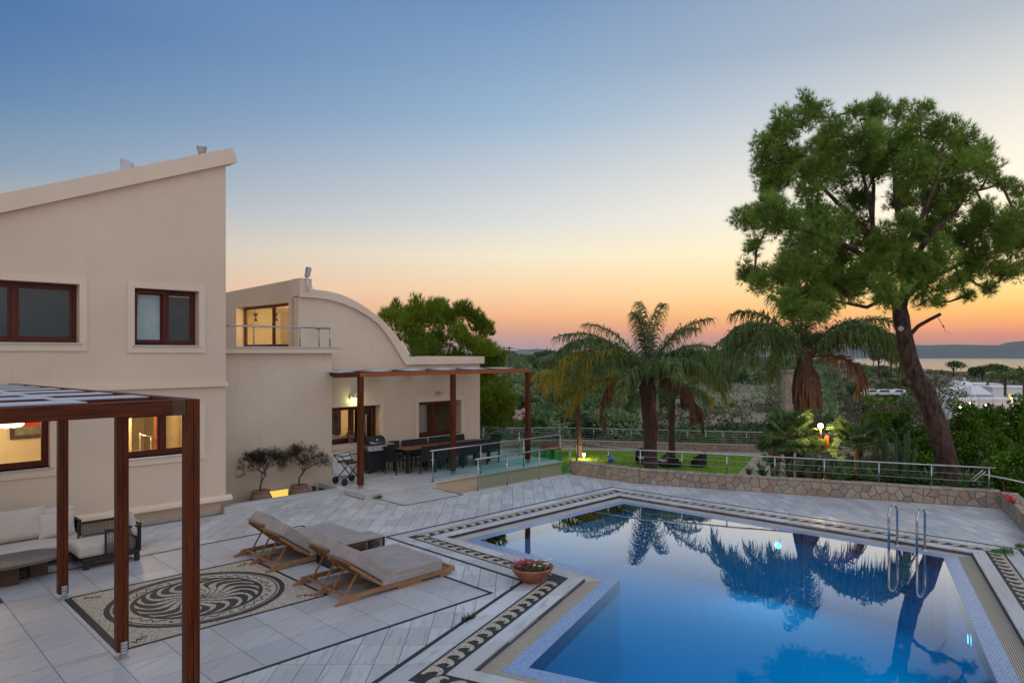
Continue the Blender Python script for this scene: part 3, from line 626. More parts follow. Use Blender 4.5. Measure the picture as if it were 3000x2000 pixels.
# ================================================================== stone walls
def vor(seeds, rect, reach):
    cells = []
    for i, (x, y) in enumerate(seeds):
        p = [(rect[0], rect[2]), (rect[1], rect[2]), (rect[1], rect[3]), (rect[0], rect[3])]
        for j, (a, b) in enumerate(seeds):
            if i == j or abs(a-x) > reach: continue
            p = clip(p, a-x, b-y, ((a*a+b*b)-(x*x+y*y))/2)
            if len(p) < 3: break
        if len(p) > 2: cells.append(p)
    return cells
def shrink(p, g):
    p = ccw(p); q = p
    for i in range(len(p)):
        (x0, y0), (x1, y1) = p[i], p[(i+1) % len(p)]; dx, dy = x1-x0, y1-y0; L = sqrt(dx*dx+dy*dy)
        if L < 1e-6: continue
        a, b = dy/L, -dx/L; q = clip(q, a, b, a*x0+b*y0-g)
        if len(q) < 3: return []
    return q
def stonewall(root, path, z0, z1, thick, side, seed, sz=.215):
    rr = random.Random(seed); L = [0]
    for i in range(len(path)-1): L.append(L[-1]+sqrt((path[i+1][0]-path[i][0])**2+(path[i+1][1]-path[i][1])**2))
    nr = []
    for i in range(len(path)-1):
        dx, dy = path[i+1][0]-path[i][0], path[i+1][1]-path[i][1]; l = sqrt(dx*dx+dy*dy); nr.append((dx/l, dy/l, dy/l*side, -dx/l*side))
    def pos(s, o):
        i = 0
        while i < len(nr)-1 and s > L[i+1]: i += 1
        t = s-L[i]; n0 = nr[i]
        nx, ny = n0[2], n0[3]
        return (path[i][0]+n0[0]*t+nx*o, path[i][1]+n0[1]*t+ny*o)
    for i in range(len(path)-1):
        a, b = path[i], path[i+1]; n0 = nr[i]; m = MB()
        m.prism([(a[0], a[1]), (b[0], b[1]), (b[0]-n0[2]*thick, b[1]-n0[3]*thick), (a[0]-n0[2]*thick, a[1]-n0[3]*thick)], z0-2.6 if z0 == 0 else z0, z1-.012)
        mk('core', m, 'mortar', root)
    seeds = []; n = int(L[-1]*(z1-z0)/(sz*sz)); tries = 0
    while len(seeds) < n and tries < n*60:
        tries += 1; p = (rr.uniform(0, L[-1]), rr.uniform(z0+.02, z1-.04)); md = sz*rr.uniform(.7, 1.1)
        if all((abs(p[0]-q[0]) > md or (p[0]-q[0])**2+(p[1]-q[1])**2 > md*md) for q in seeds): seeds.append(p)
    brk = L[1:-1]
    for c in vor(seeds, (0, L[-1], z0, z1-.03), .9):
        segs = [0]+brk+[L[-1]]
        for a, b in zip(segs[:-1], segs[1:]):
            q = clip(clip(c, 1, 0, b), -1, 0, -a)
            if len(q) < 3: continue
            q = shrink(q, .006)
            if len(q) < 3 or area(q) < .0012: continue
            o = rr.uniform(.014, .034); m = MB(); k = len(q); mx = sum(p[0] for p in q)/k; mz = sum(p[1] for p in q)/k; mid = (a+b)/2
            f = lambda s, z, oo: (*pos(min(max(s, a+1e-4), b-1e-4), oo), z)
            inner = [(mx+(s-mx)*.9, mz+(z-mz)*.9) for s, z in q]
            vs = [f(s, z, -.01) for s, z in q]+[f(s, z, o*.7) for s, z in q]+[f(s, z, o) for s, z in inner]
            m.add(vs, [(i, (i+1) % k, k+(i+1) % k, k+i) for i in range(k)]+[(k+i, k+(i+1) % k, 2*k+(i+1) % k, 2*k+i) for i in range(k)]+[tuple(range(2*k, 3*k))])
            mk('stone', m, 'stone', root)
    s = 0
    while s < L[-1]-.02:
        w = rr.uniform(.16, .34); e = min(L[-1], s+w)
        for b in brk:
            if s < b < e and b-s > .05: e = b
            elif s < b < e: s = b
        spl = rr.uniform(.4, .6)
        for o0, o1 in ((.03, -thick*spl+.006), (-thick*spl-.006, -thick-.01)):
            m = MB(); q = [pos(s+.006, o0+rr.uniform(-.01, .012)), pos(e-.006, o0+rr.uniform(-.01, .012)), pos(e-.006, o1), pos(s+.006, o1)]; m.prism(q, z1-.026, z1+rr.uniform(-.006, .01)); mk('cap_stone', m, 'stone', root)
        s = e
rw = thing('stone_wall', 'low curved wall of irregular beige and rust stones behind the pool', 'stone wall', (19.5, 9, 0))
stonewall(rw, WALL[:5], 0, .42, .32, 1, 11)
rw2 = thing('stone_wall', 'low stone wall turning towards the viewer at the right edge, red float on it', 'stone wall', (20, 3.3, 0))
stonewall(rw2, [WALL[4], WALL[5]], 0, .42, .32, 1, 12)
def farwallmat():
    mt, nt, b = nmat('stone_far'); b.inputs['Roughness'].default_value = .95; v = texco(nt); vo = nn(nt, 'ShaderNodeTexVoronoi'); vo.inputs['Scale'].default_value = 3.2; nt.links.new(v, vo.inputs['Vector'])
    s = nn(nt, 'ShaderNodeSeparateColor'); nt.links.new(vo.outputs['Color'], s.inputs[0]); vd = nn(nt, 'ShaderNodeTexVoronoi', feature='DISTANCE_TO_EDGE'); vd.inputs['Scale'].default_value = 3.2; nt.links.new(v, vd.inputs['Vector'])
    c = mixc(nt, s.outputs[0], (.38, .31, .24), (.28, .22, .16)); c = mixc(nt, rmp(nt, vd.outputs['Distance'], 0, .06, .8, 0), c, (.08, .06, .05)); nt.links.new(c, b.inputs['Base Color']); MATS['stone_far'] = mt
farwallmat()
fw = thing('stone_wall', 'long low stone wall at the far edge of the lawn under a rail', 'stone wall', (*lawnpt(1900, 1322), -2.5))
fp = [at(px, py, FPX*6.5/(py-Y0)) for px, py in ((1380, 1313), (1640, 1308), (1900, 1316), (2120, 1322), (2300, 1327), (2560, 1334))]
for a, b in zip(fp[:-1], fp[1:]):
    d = (b-a).normalized(); n = Vector((-d.y, d.x, 0)); n = n if n.x*FX+n.y*FY > 0 else -n
    m = MB(); m.prism([(p.x, p.y) for p in (a, b, b+n*.35, a+n*.35)], -2.6, -2.5+.42); mk('wall_face', m, 'stone_far', fw)
    m = MB(); m.prism([(p.x, p.y) for p in (a-n*.02, b-n*.02, b+n*.37, a+n*.37)], -2.08, -2.03); mk('wall_cap', m, 'path_stone', fw)
# ================================================================== railings
def railing(name, label, pts, h, posts=True, bars=(), tr=.024, pr=.021, br=.006, flat=False, ext=(0, 0), mat='steel', extra=None, cat='railing', sub=None):
    root = thing(name, label, cat, pts[0]); P3 = [Vector(p) for p in pts]
    line = [p+Vector((0, 0, h)) for p in P3]
    if ext[0]: line[0] = line[0]+(line[0]-line[1]).normalized()*ext[0]
    if ext[1]: line[-1] = line[-1]+(line[-1]-line[-2]).normalized()*ext[1]
    m = MB(); m.tube(line, tr, 8); mk('handrail', m, mat, root)
    for p in P3:
        m = MB(); m.tube([p, p+Vector((0, 0, h-.01))], pr, 8); m.lathe([(0, .008), (.05, .008), (.05, 0)], p, 12); mk('post', m, mat, root)
    for hb in bars:
        m = MB(); m.tube([p+Vector((0, 0, hb)) for p in P3], br, 5); mk('bar', m, mat, root)
    return root, P3
wp = [(17.78, 14.9, .42), (17.95, 13.73, .42), (18.07, 12.59, .42), (18.60, 11.45, .42), (19.10, 10.25, .42), (19.66, 9.05, .42), (20.17, 7.85, .42), (20.74, 6.6, .42), (21.24, 5.45, .42), (21.75, 4.25, .42)]
railing('wall_railing', 'steel handrail with two thin bars standing on the curved stone wall behind the pool', wp, .57, bars=(.2, .38), ext=(0, .15))
def glassrail(name, label, pts, h, ext=(0, 0), skip=(), posts=None):
    root, P3 = railing(name, label, pts, h, bars=(), ext=ext)
    for i, (a, b) in enumerate(zip(P3[:-1], P3[1:])):
        if i in skip: continue
        d = (b-a).normalized(); m = MB(); m.bar(a+d*.05+Vector((0, 0, h*.46)), b-d*.05+Vector((0, 0, h*.46)), .012, h*.74); mk('glass_panel', m, 'glass_green', root)
    for p, q in zip(P3, P3[1:]+[P3[-2]]):
        d = (q-p).normalized(); s = d
        for z in (h*.2, h*.7):
            m = MB(); m.tube([p-s*.055+Vector((0, 0, z)), p+s*.055+Vector((0, 0, z))], .012, 6); m.ball(p+s*.055+Vector((0, 0, z)), .018, 6, 4); m.ball(p-s*.055+Vector((0, 0, z)), .018, 6, 4); mk('glass_clamp', m, 'chrome', root)
    return root
glassrail('glass_railing', 'lower steel railing with clear glass panels along the edge of the pool terrace', [(13.57, 15.06, 0), (14.75, 15.06, 0), (16.15, 15.06, 0), (17.64, 15.06, 0)], .93, ext=(.12, .12))
glassrail('glass_railing', 'upper steel railing with glass panels round the dining terrace', [(13.1, 16.55, .14), (15.03, 16.55, .14), (16.98, 16.55, .14), (18.84, 16.55, .14), (18.84, 18.6, .14), (18.84, 20.6, .14), (18.84, 23, .14)], .93, ext=(.1, 0))
rl = [at(px, Y0, FPX*6.5/(py-Y0)) for px, py in ((1380, 1313), (1440, 1311.6), (1500, 1310.4), (1560, 1309.2), (1640, 1308), (1740, 1311), (1795, 1312.8), (1850, 1314.5), (1905, 1316), (1960, 1317.5), (2015, 1319), (2070, 1320.5), (2120, 1322), (2189, 1323.6), (2250, 1325.5), (2300, 1327), (2350, 1328.3), (2410, 1330), (2470, 1331.6), (2530, 1333.2))]
rl = [Vector((p.x, p.y, -2.03))+Vector((FX, FY, 0))*.17 for p in rl]
railing('garden_railing', 'long thin steel railing with four bars on the far garden wall', rl, .82, bars=(.15, .32, .49, .66), tr=.03, pr=.02, br=.009)
# ================================================================== HOUSES
def ymap(c): return lambda u, n, z: (u, c+n, z)            # wall facing -Y, n = depth inward
def xmap(c): return lambda u, n, z: (c+n, u, z)            # wall facing -X
def lbox(m, f, u0, u1, n0, n1, z0, z1):
    a = f(u0, n0, z0); b = f(u1, n1, z1)
    m.box(min(a[0], b[0]), max(a[0], b[0]), min(a[1], b[1]), max(a[1], b[1]), z0, z1)
def wallgrid(m, f, u0, u1, z0, ztop, th, holes):
    us = sorted({u0, u1}|{h[0] for h in holes}|{h[1] for h in holes}); us = [u for u in us if u0 <= u <= u1]
    for a, b in zip(us[:-1], us[1:]):
        hs = sorted([h for h in holes if h[0] <= a+1e-6 and h[1] >= b-1e-6], key=lambda h: h[2]); z = z0
        for h in hs+[None]:
            t = h[2] if h else None
            if t is None:
                za, zb = ztop(a), ztop(b)
                q = [f(a, 0, z), f(b, 0, z), f(b, th, z), f(a, th, z)]; r = [f(a, 0, za), f(b, 0, zb), f(b, th, zb), f(a, th, za)]
                m.hex8(q, r)
            else:
                if t-z > .001: lbox(m, f, a, b, 0, th, z, t)
                z = h[3]
def frame(m, f, u0, u1, z0, z1, w, n0, n1):
    lbox(m, f, u0, u1, n0, n1, z0, z0+w); lbox(m, f, u0, u1, n0, n1, z1-w, z1); lbox(m, f, u0, u0+w, n0, n1, z0+w, z1-w); lbox(m, f, u1-w, u1, n0, n1, z0+w, z1-w)
def window(root, f, u0, u1, z0, z1, mull, depth=.22, pane='glass', sill=True, surround=.15, name='window', fw=.075, label=None, panes=None, sash=True):
    m = MB(); frame(m, f, u0, u1, z0, z1, fw, depth, depth+.07)
    w = mk(name, m, 'frame_wood', root)
    if label: w['label'] = label
    xs = [u0+fw]+[x for x in mull]+[u1-fw]
    for x in mull: mm = MB(); lbox(mm, f, x-.045, x+.045, depth-.006, depth+.066, z0+fw, z1-fw); mk('mullion', mm, 'frame_wood', w)
    for i, (a, b) in enumerate(zip(xs[:-1], xs[1:])):
        a2 = a+(.045 if i else 0); b2 = b-(.045 if i < len(xs)-2 else 0)
        if sash: mm = MB(); frame(mm, f, a2+.003, b2-.003, z0+fw+.003, z1-fw-.003, .05, depth+.012, depth+.055); mk('sash', mm, 'frame_wood', w)
        mm = MB(); lbox(mm, f, a2+.03, b2-.03, depth+.03, depth+.036, z0+fw+.03, z1-fw-.03); mk('pane', mm, (panes[i] if panes else pane), w)
    if sill: mm = MB(); lbox(mm, f, u0-.05, u1+.05, -.055, depth, z0-.035, z0); mk('sill', mm, 'marble_x', w)
    if surround:
        mm = MB(); s = surround; frame(mm, f, u0-s, u1+s, z0-s-.03, z1+s, s, -.03, .0); mk('surround', mm, 'plaster_trim', w)
    return w
# ---------------- main house
hs = thing('main_house', 'tall beige two storey house with a sloping parapet at the left edge', 'house', (4, 17.5, 0))
f = ymap(17.5); XL = -1.0
w_up1 = (.9, 4.10, 4.21, 5.48); w_up2 = (5.2, 6.64, 4.17, 5.48); w_lo1 = (.9, 3.57, 1.57, 2.75); w_lo2 = (5.0, 6.64, 1.58, 2.61)
zt = lambda u: 8.80+(u-7.3)*.401
m = MB(); wallgrid(m, f, XL, 7.3, .36, zt, .3, [w_up1, w_up2, w_lo1, w_lo2]); mk('front_wall', m, 'plaster', hs)
m = MB(); m.hex8([(7.0, 17.8, .0), (7.3, 17.8, .0), (7.3, 27, .0), (7.0, 27, .0)], [(7.0, 17.8, 8.68), (7.3, 17.8, 8.8), (7.3, 27, 8.8), (7.0, 27, 8.68)]); mk('side_wall', m, 'plaster', hs)
m = MB(); m.hex8([(XL, 26.7, 0), (6.99, 26.7, 0), (6.99, 27, 0), (XL, 27, 0)], [(XL, 26.7, zt(XL)), (6.99, 26.7, zt(6.99)), (6.99, 27, zt(6.99)), (XL, 27, zt(XL))]); mk('back_wall', m, 'plaster', hs)
m = MB(); m.hex8([(XL, 17.81, zt(XL)-.35), (6.99, 17.81, zt(6.99)-.35), (6.99, 26.69, zt(6.99)-.35), (XL, 26.69, zt(XL)-.35)], [(XL, 17.81, zt(XL)-.2), (6.99, 17.81, zt(6.99)-.2), (6.99, 26.69, zt(6.99)-.2), (XL, 26.69, zt(XL)-.2)]); mk('roof', m, 'plaster', hs)
m = MB(); m.box(XL, 7.21, 17.58, 17.9, -.3, .36); mk('base_wall', m, 'plaster_yellow', hs)
m = MB(); m.box(XL, 7.215, 17.545, 17.58, 0, .07); mk('skirting', m, 'marble_x', hs)
m = MB(); m.hex8([(XL, 17.36, .33), (7.43, 17.36, .33), (7.43, 17.8, .31), (XL, 17.8, .31)], [(XL, 17.38, .42), (7.43, 17.38, .42), (7.43, 17.499, .46), (XL, 17.499, .46)]); mk('plinth_moulding', m, 'plaster_trim', hs, bevel=.02)
m = MB(); m.box(XL, 7.34, 17.42, 17.499, 3.16, 3.27); mk('string_course', m, 'plaster_trim', hs)
sl0 = .401; dn = Vector((sl0, 0, -1)).normalized()     # downwards across the sloping band
a = Vector((7.42, 0, 9.11)); u = Vector((1, 0, sl0)).normalized(); L_ = 9.4; t = a-u*L_; h = .36
q = [t, a, a+dn*h, t+dn*h]
m = MB(); m.hex8([(p.x, 17.38, p.z) for p in q], [(p.x, 17.9, p.z) for p in q]); mk('parapet', m, 'plaster_trim', hs)
m = MB(); q = [t+dn*.04, a+dn*.04-u*.04, a+dn*(h-.04)-u*.04, t+dn*(h-.04)]
window(hs, f, *w_up1, [2.62] if False else [1.9, 2.95], panes=['blind_dark']*3, label='wide upper window with dark teal blinds')
w2 = window(hs, f, *w_up2, [5.93], panes=['slat_blind', 'blind_dark'], label='upper window with its left sash tilted open', sash=True)
window(hs, f, *w_lo1, [.95+.9], label='lit ground floor window behind the pergola, a painting inside'); window(hs, f, *w_lo2, [5.87], label='lit ground floor window with a doorway seen inside')
m = MB(); lbox(m, f, 5.3, 5.85, .245, .249, 5.33, 5.375); lbox(m, f, 6.0, 6.52, .245, .249, 5.33, 5.37); m.hex8([(5.83, 17.738, 4.75), (5.885, 17.738, 4.75), (5.885, 17.741, 5.38), (5.85, 17.738, 5.38)], [(5.83, 17.742, 4.75), (5.885, 17.742, 4.75), (5.885, 17.745, 5.38), (5.85, 17.742, 5.38)]); mk('blind_gap', m, 'strip_white', w2)
# tilted sash
m = MB(); tl = .09
def tf(u, z, n): return (u, 17.70-tl*(z-4.25)/1.15+n, z)
fr_ = [(5.275, 4.245), (5.885, 4.245), (5.885, 5.40), (5.275, 5.40)]
for i in range(4):
    a_, b_ = fr_[i], fr_[(i+1) % 4]; m.bar(tf(*a_, 0), tf(*b_, 0), .05, .05, up=(0, 1, 0))
mk('tilted_sash', m, 'frame_wood', w2)
def lamp(loc, e, c=(1, .62, .28), size=.15, parent=None, name='room_light'):
    l = bpy.data.lights.new(name, 'POINT'); l.energy = e; l.color = c; l.shadow_soft_size = size; o = bpy.data.objects.new(name, l); COL.objects.link(o)
    if parent: o.parent = parent; o.location = Vector(loc)-worldloc(parent)
    else: o.location = loc
    return o
def room(root, x0, x1, y0, y1, z0, z1, mat='plaster_in', openside='y0'):
    t = .05; m = MB()
    m.box(x0, x1, y0, y1, z0-t, z0); mk('room_floor', m, 'marble_x', root)
    m = MB(); m.box(x0, x1, y0, y1, z1, z1+t); mk('room_ceiling', m, mat, root)
    if openside != 'x1': m = MB(); m.box(x1, x1+t, y0, y1, z0, z1); mk('room_wall', m, mat, root)
    if openside != 'x0': m = MB(); m.box(x0-t, x0, y0, y1, z0, z1); mk('room_wall', m, mat, root)
    if openside != 'y1': m = MB(); m.box(x0, x1, y1, y1+t, z0, z1); mk('room_wall', m, mat, root)
room(hs, .3, 4.6, 17.81, 21.5, .5, 3.0); room(hs, 4.75, 6.95, 17.81, 22.5, .5, 3.0)
lamp((2.2, 19.6, 2.6), 120, (1, .74, .42), parent=hs); lamp((5.6, 18.9, 2.75), 80, (1, .72, .36), parent=hs)
# painting on the back wall of the left room
pa = thing('painting', 'framed still life of red and yellow fruit seen through the lit left window', 'painting', (3.55, 21.46, 2.2))
cxp, czp = 3.72, 2.42
m = MB(); frame(m, ymap(21.42), 3.5, 4.56, 1.81, 2.9, .09, 0, .05); mk('picture_frame', m, 'darkwood', pa)
m = MB(); m.box(3.59, 4.47, 21.44, 21.46, 1.90, 2.81); mk('canvas', m, 'painting_bg', pa)
m = MB(); n = 18; c = (3.92, 2.32); m.add([(c[0], 21.436, c[1])]+[(c[0]+.33*cos(pi+pi*i/n*1.0+.3), 21.436, c[1]+.22*sin(pi+pi*i/n+.3)) for i in range(n+1)], [(0, i+1, i+2) for i in range(n)]); m.c = 1
for (x, z, r) in ((4.1, 2.34, .09), (4.22, 2.26, .08), (4.28, 2.39, .09), (4.15, 2.46, .07), (4.35, 2.3, .07)): m.add([(x+r*cos(2*pi*i/10), 21.433, z+r*sin(2*pi*i/10)) for i in range(10)], [tuple(range(10))])
mk('painted_fruit', m, ['paint_red', 'paint_yellow'], pa)
ch = thing('chandelier', 'glowing scalloped glass ceiling lamp in the left ground floor room', 'ceiling lamp', (3.08, 19.6, 2.3))
m = MB(); m.lathe([(.02, .7), (.02, .2)], (3.08, 19.6, 2.3), 8); mk('rod', m, 'black_frame', ch)
m = MB(); n = 12
for i in range(n):
    a = 2*pi*i/n; m.ball((3.08+.3*cos(a), 19.6+.3*sin(a), 2.36), .1, 8, 5, (1, 1, .8))
m.lathe([(0, .22), (.18, .18), (.34, .1), (.36, .06)], (3.08, 19.6, 2.3), 20); mk('glass_shade', m, 'lamp_shade', ch)
# doorway, partition and stair rail in the right room
m = MB(); m.box(5.62, 5.7, 19.4, 22.5, .5, 3); m.box(4.75, 5.0, 20.4, 20.5, .5, 3); mk('partition', m, 'plaster_in', hs)
m = MB(); m.box(6.2, 6.3, 19.2, 19.3, .5, 3.0); mk('door_post', m, 'wood_orange', hs)
sr = thing('stair_railing', 'small steel stair handrail inside the lit ground floor room', 'stair rail', (5.6, 18.8, .5))
m = MB(); m.tube([(5.75, 18.9, .5), (5.75, 18.9, 2.0)], .02, 8); m.tube([(5.75, 18.9, 1.95), (6.35, 18.9, 1.8)], .02, 8); m.tube([(6.0, 18.9, 1.0), (6.0, 18.9, 1.88)], .02, 8); mk('rail', m, 'chrome', sr)
# roof things
v = thing('roof_vent', 'small glass topped vent on the sloping parapet near its high end', 'roof vent', (6.95, 17.65, 9.0))
p_ = (6.77, 17.65, 8.86); m = MB(); m.lathe([(.08, 0), (.11, .12), (.12, .17), (.1, .2), (0, .22)], p_, 14); mk('cowl', m, 'galv', v); m = MB(); m.lathe([(.125, .16), (.13, .18), (.125, .2)], p_, 14); mk('rim', m, 'chrome', v)
v = thing('satellite_box', 'pale grey curved antenna housing on the sloping parapet, left of the vent', 'antenna', (5.05, 17.7, 8.3))
m = MB(); p_ = Vector((5.08, 17.7, 8.13)); m.hex8([p_+Vector(q) for q in ((-.1, -.08, 0), (.18, -.08, .08), (.18, .1, .08), (-.1, .1, 0))], [p_+Vector(q) for q in ((-.1, -.06, .3), (.08, -.06, .27), (.08, .1, .27), (-.1, .1, .3))]); mk('housing', m, 'strip_white', v, bevel=.02); m = MB(); m.box(5.16, 5.24, 17.62, 17.78, 8.2, 8.36); mk('side_bracket', m, 'galv', v, bevel=.02)
# ---------------- kerb and planter bed in front of the rough wall
kb = thing('marble_kerb', 'raised marble kerb along the planting bed below the rough plaster wall', 'kerb', (9, 17.5, 0))
x = 7.22
for L0 in (1.0, 1.25, 1.2, 0): 
    e = min(10.62, x+L0) if L0 else 10.62
    if e-x < .05: break
    m = MB(); m.box(x+.003, e-.003, 17.385, 17.41, 0, .118); mk('kerb_face', m, 'marble_x', kb); m = MB(); m.box(x+.003, e-.003, 17.37, 17.72, .12, .15); mk('kerb_slab', m, 'marble_x', kb, bevel=.006); x = e
m = MB(); m.box(7.22, 10.62, 17.42, 17.7, -.4, .118); mk('kerb_core', m, 'plaster_yellow', kb)
m = MB(); m.box(7.2, 11.1, 17.6, 18.9, -.6, -.35); mk('planting_bed', m, 'soil', kind='structure')
# ---------------- wing
wg = thing('house_wing', 'beige lower wing with a curved gable, roof terrace and lit windows', 'house', (12, 19.7, 0))
f = ymap(18.85)
m = MB(); wallgrid(m, f, 7.3, 11.07, -.6, lambda u: 4.0, .3, [(9.0, 9.75, -.18, .09)]); mk('rough_wall', m, 'plaster_rough', wg)
m = MB(); m.box(9.02, 9.73, 19.0, 19.02, -.16, .07); mk('basement_window', m, 'strip_glow', wg)
m = MB(); m.box(10.77, 11.07, 19.15, 19.7, -.6, 4.0); mk('rough_return', m, 'plaster_rough', wg)
m = MB(); m.box(8.95, 10.4, 18.81, 18.849, .1, .22); mk('basement_lintel', m, 'plaster_trim', wg)
m = MB(); m.box(7.31, 11.24, 18.68, 19.7, 3.98, 4.13); mk('balcony_slab', m, 'plaster_trim', wg); m = MB(); m.box(7.31, 11.28, 18.64, 24.9, 4.132, 4.162); mk('balcony_paving', m, 'marble_x', wg)
f = ymap(19.7)
wA = (11.35, 13.38, 1.09, 2.26); wB = (14.96, 16.9, 1.03, 2.26)
cur = [(10.43, 6.25), (10.82, 6.25), (10.821, 5.93), (11.26, 5.915), (11.56, 5.88), (11.87, 5.82), (12.19, 5.72), (12.51, 5.59), (12.84, 5.42), (13.18, 5.215), (13.53, 4.98), (13.75, 4.79), (13.94, 4.60), (14.14, 4.36), (14.33, 4.11), (14.50, 3.85), (17.99, 3.85)]
bot = [(10.43, 5.68), (10.82, 5.68), (10.96, 5.68), (11.41, 5.645), (11.87, 5.56), (12.35, 5.41), (12.84, 5.19), (13.20, 4.97), (13.41, 4.79), (13.63, 4.54), (13.86, 4.25), (14.09, 3.94), (14.36, 3.58), (17.99, 3.58)]
m = MB(); wallgrid(m, f, 10.43, 17.85, -2.6, lambda u: 3.6, .3, [wA, wB]); mk('front_wall', m, 'plaster', wg)
def interp(c, x):
    for a, b in zip(c[:-1], c[1:]):
        if a[0] <= x <= b[0]: return a[1]+(b[1]-a[1])*(x-a[0])/max(1e-6, b[0]-a[0])
    return c[-1][1]
xs = sorted({p[0] for p in cur+bot if p[0] <= 14.5}|{14.5}); m = MB()
for a, b in zip(xs[:-1], xs[1:]):
    if b-a < .002: continue
    za, zb = interp(bot, a)+.03, interp(bot, b)+.03
    if min(za, zb) <= 3.6: za, zb = max(za, 3.6), max(zb, 3.6)
    if za <= 3.6 and zb <= 3.6: continue
    m.hex8([(a, 19.7, 3.6), (b, 19.7, 3.6), (b, 20.0, 3.6), (a, 20.0, 3.6)], [(a, 19.7, za), (b, 19.7, zb), (b, 20.0, zb), (a, 20.0, za)])
mk('gable_wall', m, 'plaster', wg)
m = MB(); xs = sorted({p[0] for p in cur+bot}); sm = []
vs = []
for a, b in zip(xs[:-1], xs[1:]):
    if b-a < .002: continue
    e = 1e-5
    m.hex8([(a, 19.60, interp(bot, a+e)), (b, 19.60, interp(bot, b-e)), (b, 20.12, interp(bot, b-e)), (a, 20.12, interp(bot, a+e))], [(a, 19.60, interp(cur, a+e)), (b, 19.60, interp(cur, b-e)), (b, 20.12, interp(cur, b-e)), (a, 20.12, interp(cur, a+e))])
mk('curved_parapet', m, 'plaster_trim', wg)
m = MB(); m.box(17.55, 17.85, 20.0, 28, -2.6, 3.6); m.box(17.5, 18.0, 20.12, 28, 3.58, 3.85); mk('side_wall', m, 'plaster', wg)
# curved roof shell behind the gable
m = MB(); xs = [p for p in cur if p[0] >= 10.821]
m.add([(x, 20.12, z-.06) for x, z in xs]+[(x, 28, z-.06) for x, z in xs], [(i, i+1, len(xs)+i+1, len(xs)+i) for i in range(len(xs)-1)]); mk('curved_roof', m, 'plaster', wg)
# wall with the balcony door, facing the roof terrace
fx = xmap(10.43); dw = (20.34, 24.12, 4.18, 5.57)
m = MB(); wallgrid(m, fx, 20.121, 25.3, 3.6, lambda u: 6.24-(u-19.8)*.02, .3, [dw]); mk('terrace_wall', m, 'plaster', wg)
m = MB(); m.box(10.43, 10.73, 25.3, 25.6, 3.6, 6.1); m.box(10.44, 14, 25.6, 25.7, 3.0, 6.0); mk('terrace_wall_end', m, 'plaster', wg)
window(wg, fx, 20.34, 24.12, 4.18, 5.57, [21.95], depth=.29, sill=False, surround=0, name='balcony_door', fw=.09, label='lit glazed door on the roof terrace', sash=False)
room(wg, 10.74, 12.6, 20.2, 25.2, 4.17, 5.62, openside='x0'); lamp((11.9, 22.3, 5.3), 105, (1, .72, .30), parent=wg)
wl_ = None
for xx, yy, lb in ((11.3, 24.5, 'left of the two dark double cone wall lamps behind the terrace door'), (11.68, 23.7, 'right of the two dark double cone wall lamps behind the terrace door')):
    t_ = thing('wall_lamp', lb, 'wall lamp', (xx, yy, 5.3), 'double cone lamps in the upper room')
    m = MB(); m.lathe([(.1, .16), (.015, .0)], (xx, yy, 5.25), 12); m.lathe([(.015, 0), (.085, -.13)], (xx, yy, 5.25), 12); mk('cone_shade', m, 'black_frame', t_)
    m = MB(); m.tube([(xx, yy, 5.25), (xx, yy, 5.6)], .008, 5); mk('stem', m, 'black_frame', t_)
# balcony railing
br = railing('balcony_railing', 'steel handrail around the small roof terrace beside the lit door', [(7.4, 18.76, 4.16), (8.6, 18.76, 4.16), (9.98, 18.76, 4.16), (10.95, 18.76, 4.16)], .56, tr=.022)[0]
m = MB(); m.tube([(10.95, 18.76, 4.72), (10.95, 19.58, 4.72)], .022, 8); m.lathe([(0, 0), (.05, 0)], (10.95, 19.58, 4.72), 8); m.tube([(10.95, 19.4, 4.16), (10.95, 19.4, 4.71)], .02, 8); mk('return_rail', m, 'steel', br)
# wing windows and interior
f = ymap(19.7)
window(wg, f, *wA, [12.45], depth=.28, surround=.14, label='lit window behind the barbecue with a flower pot on its sill')
window(wg, f, *wB, [15.82], depth=.28, surround=.16, label='unlit dark window above the dining table')
room(wg, 10.8, 14.15, 20.01, 23.5, .3, 2.9, 'plaster_in'); lamp((12.3, 21.8, 2.6), 80, (1, .76, .46), parent=wg)
room(wg, 14.2, 17.5, 20.01, 22.5, .3, 2.9, 'plaster_in')
m = MB(); m.box(15.05, 15.22, 20.01, 20.06, 1.1, 2.2); mk('inner_shutter', m, 'wood_orange', wg)
cd = thing('curtain', 'pale curtain hanging inside the unlit dining window', 'curtain', (15.7, 20.3, 1.0)); m = MB()
for i in range(12): x = 15.2+i*.05; m.add([(x, 20.3+.02*(i % 2), .9), (x+.05, 20.3+.02*((i+1) % 2), .9), (x+.05, 20.3+.02*((i+1) % 2), 2.4), (x, 20.3+.02*(i % 2), 2.4)], [(0, 1, 2, 3)])
mk('cloth', m, 'fabric', cd)
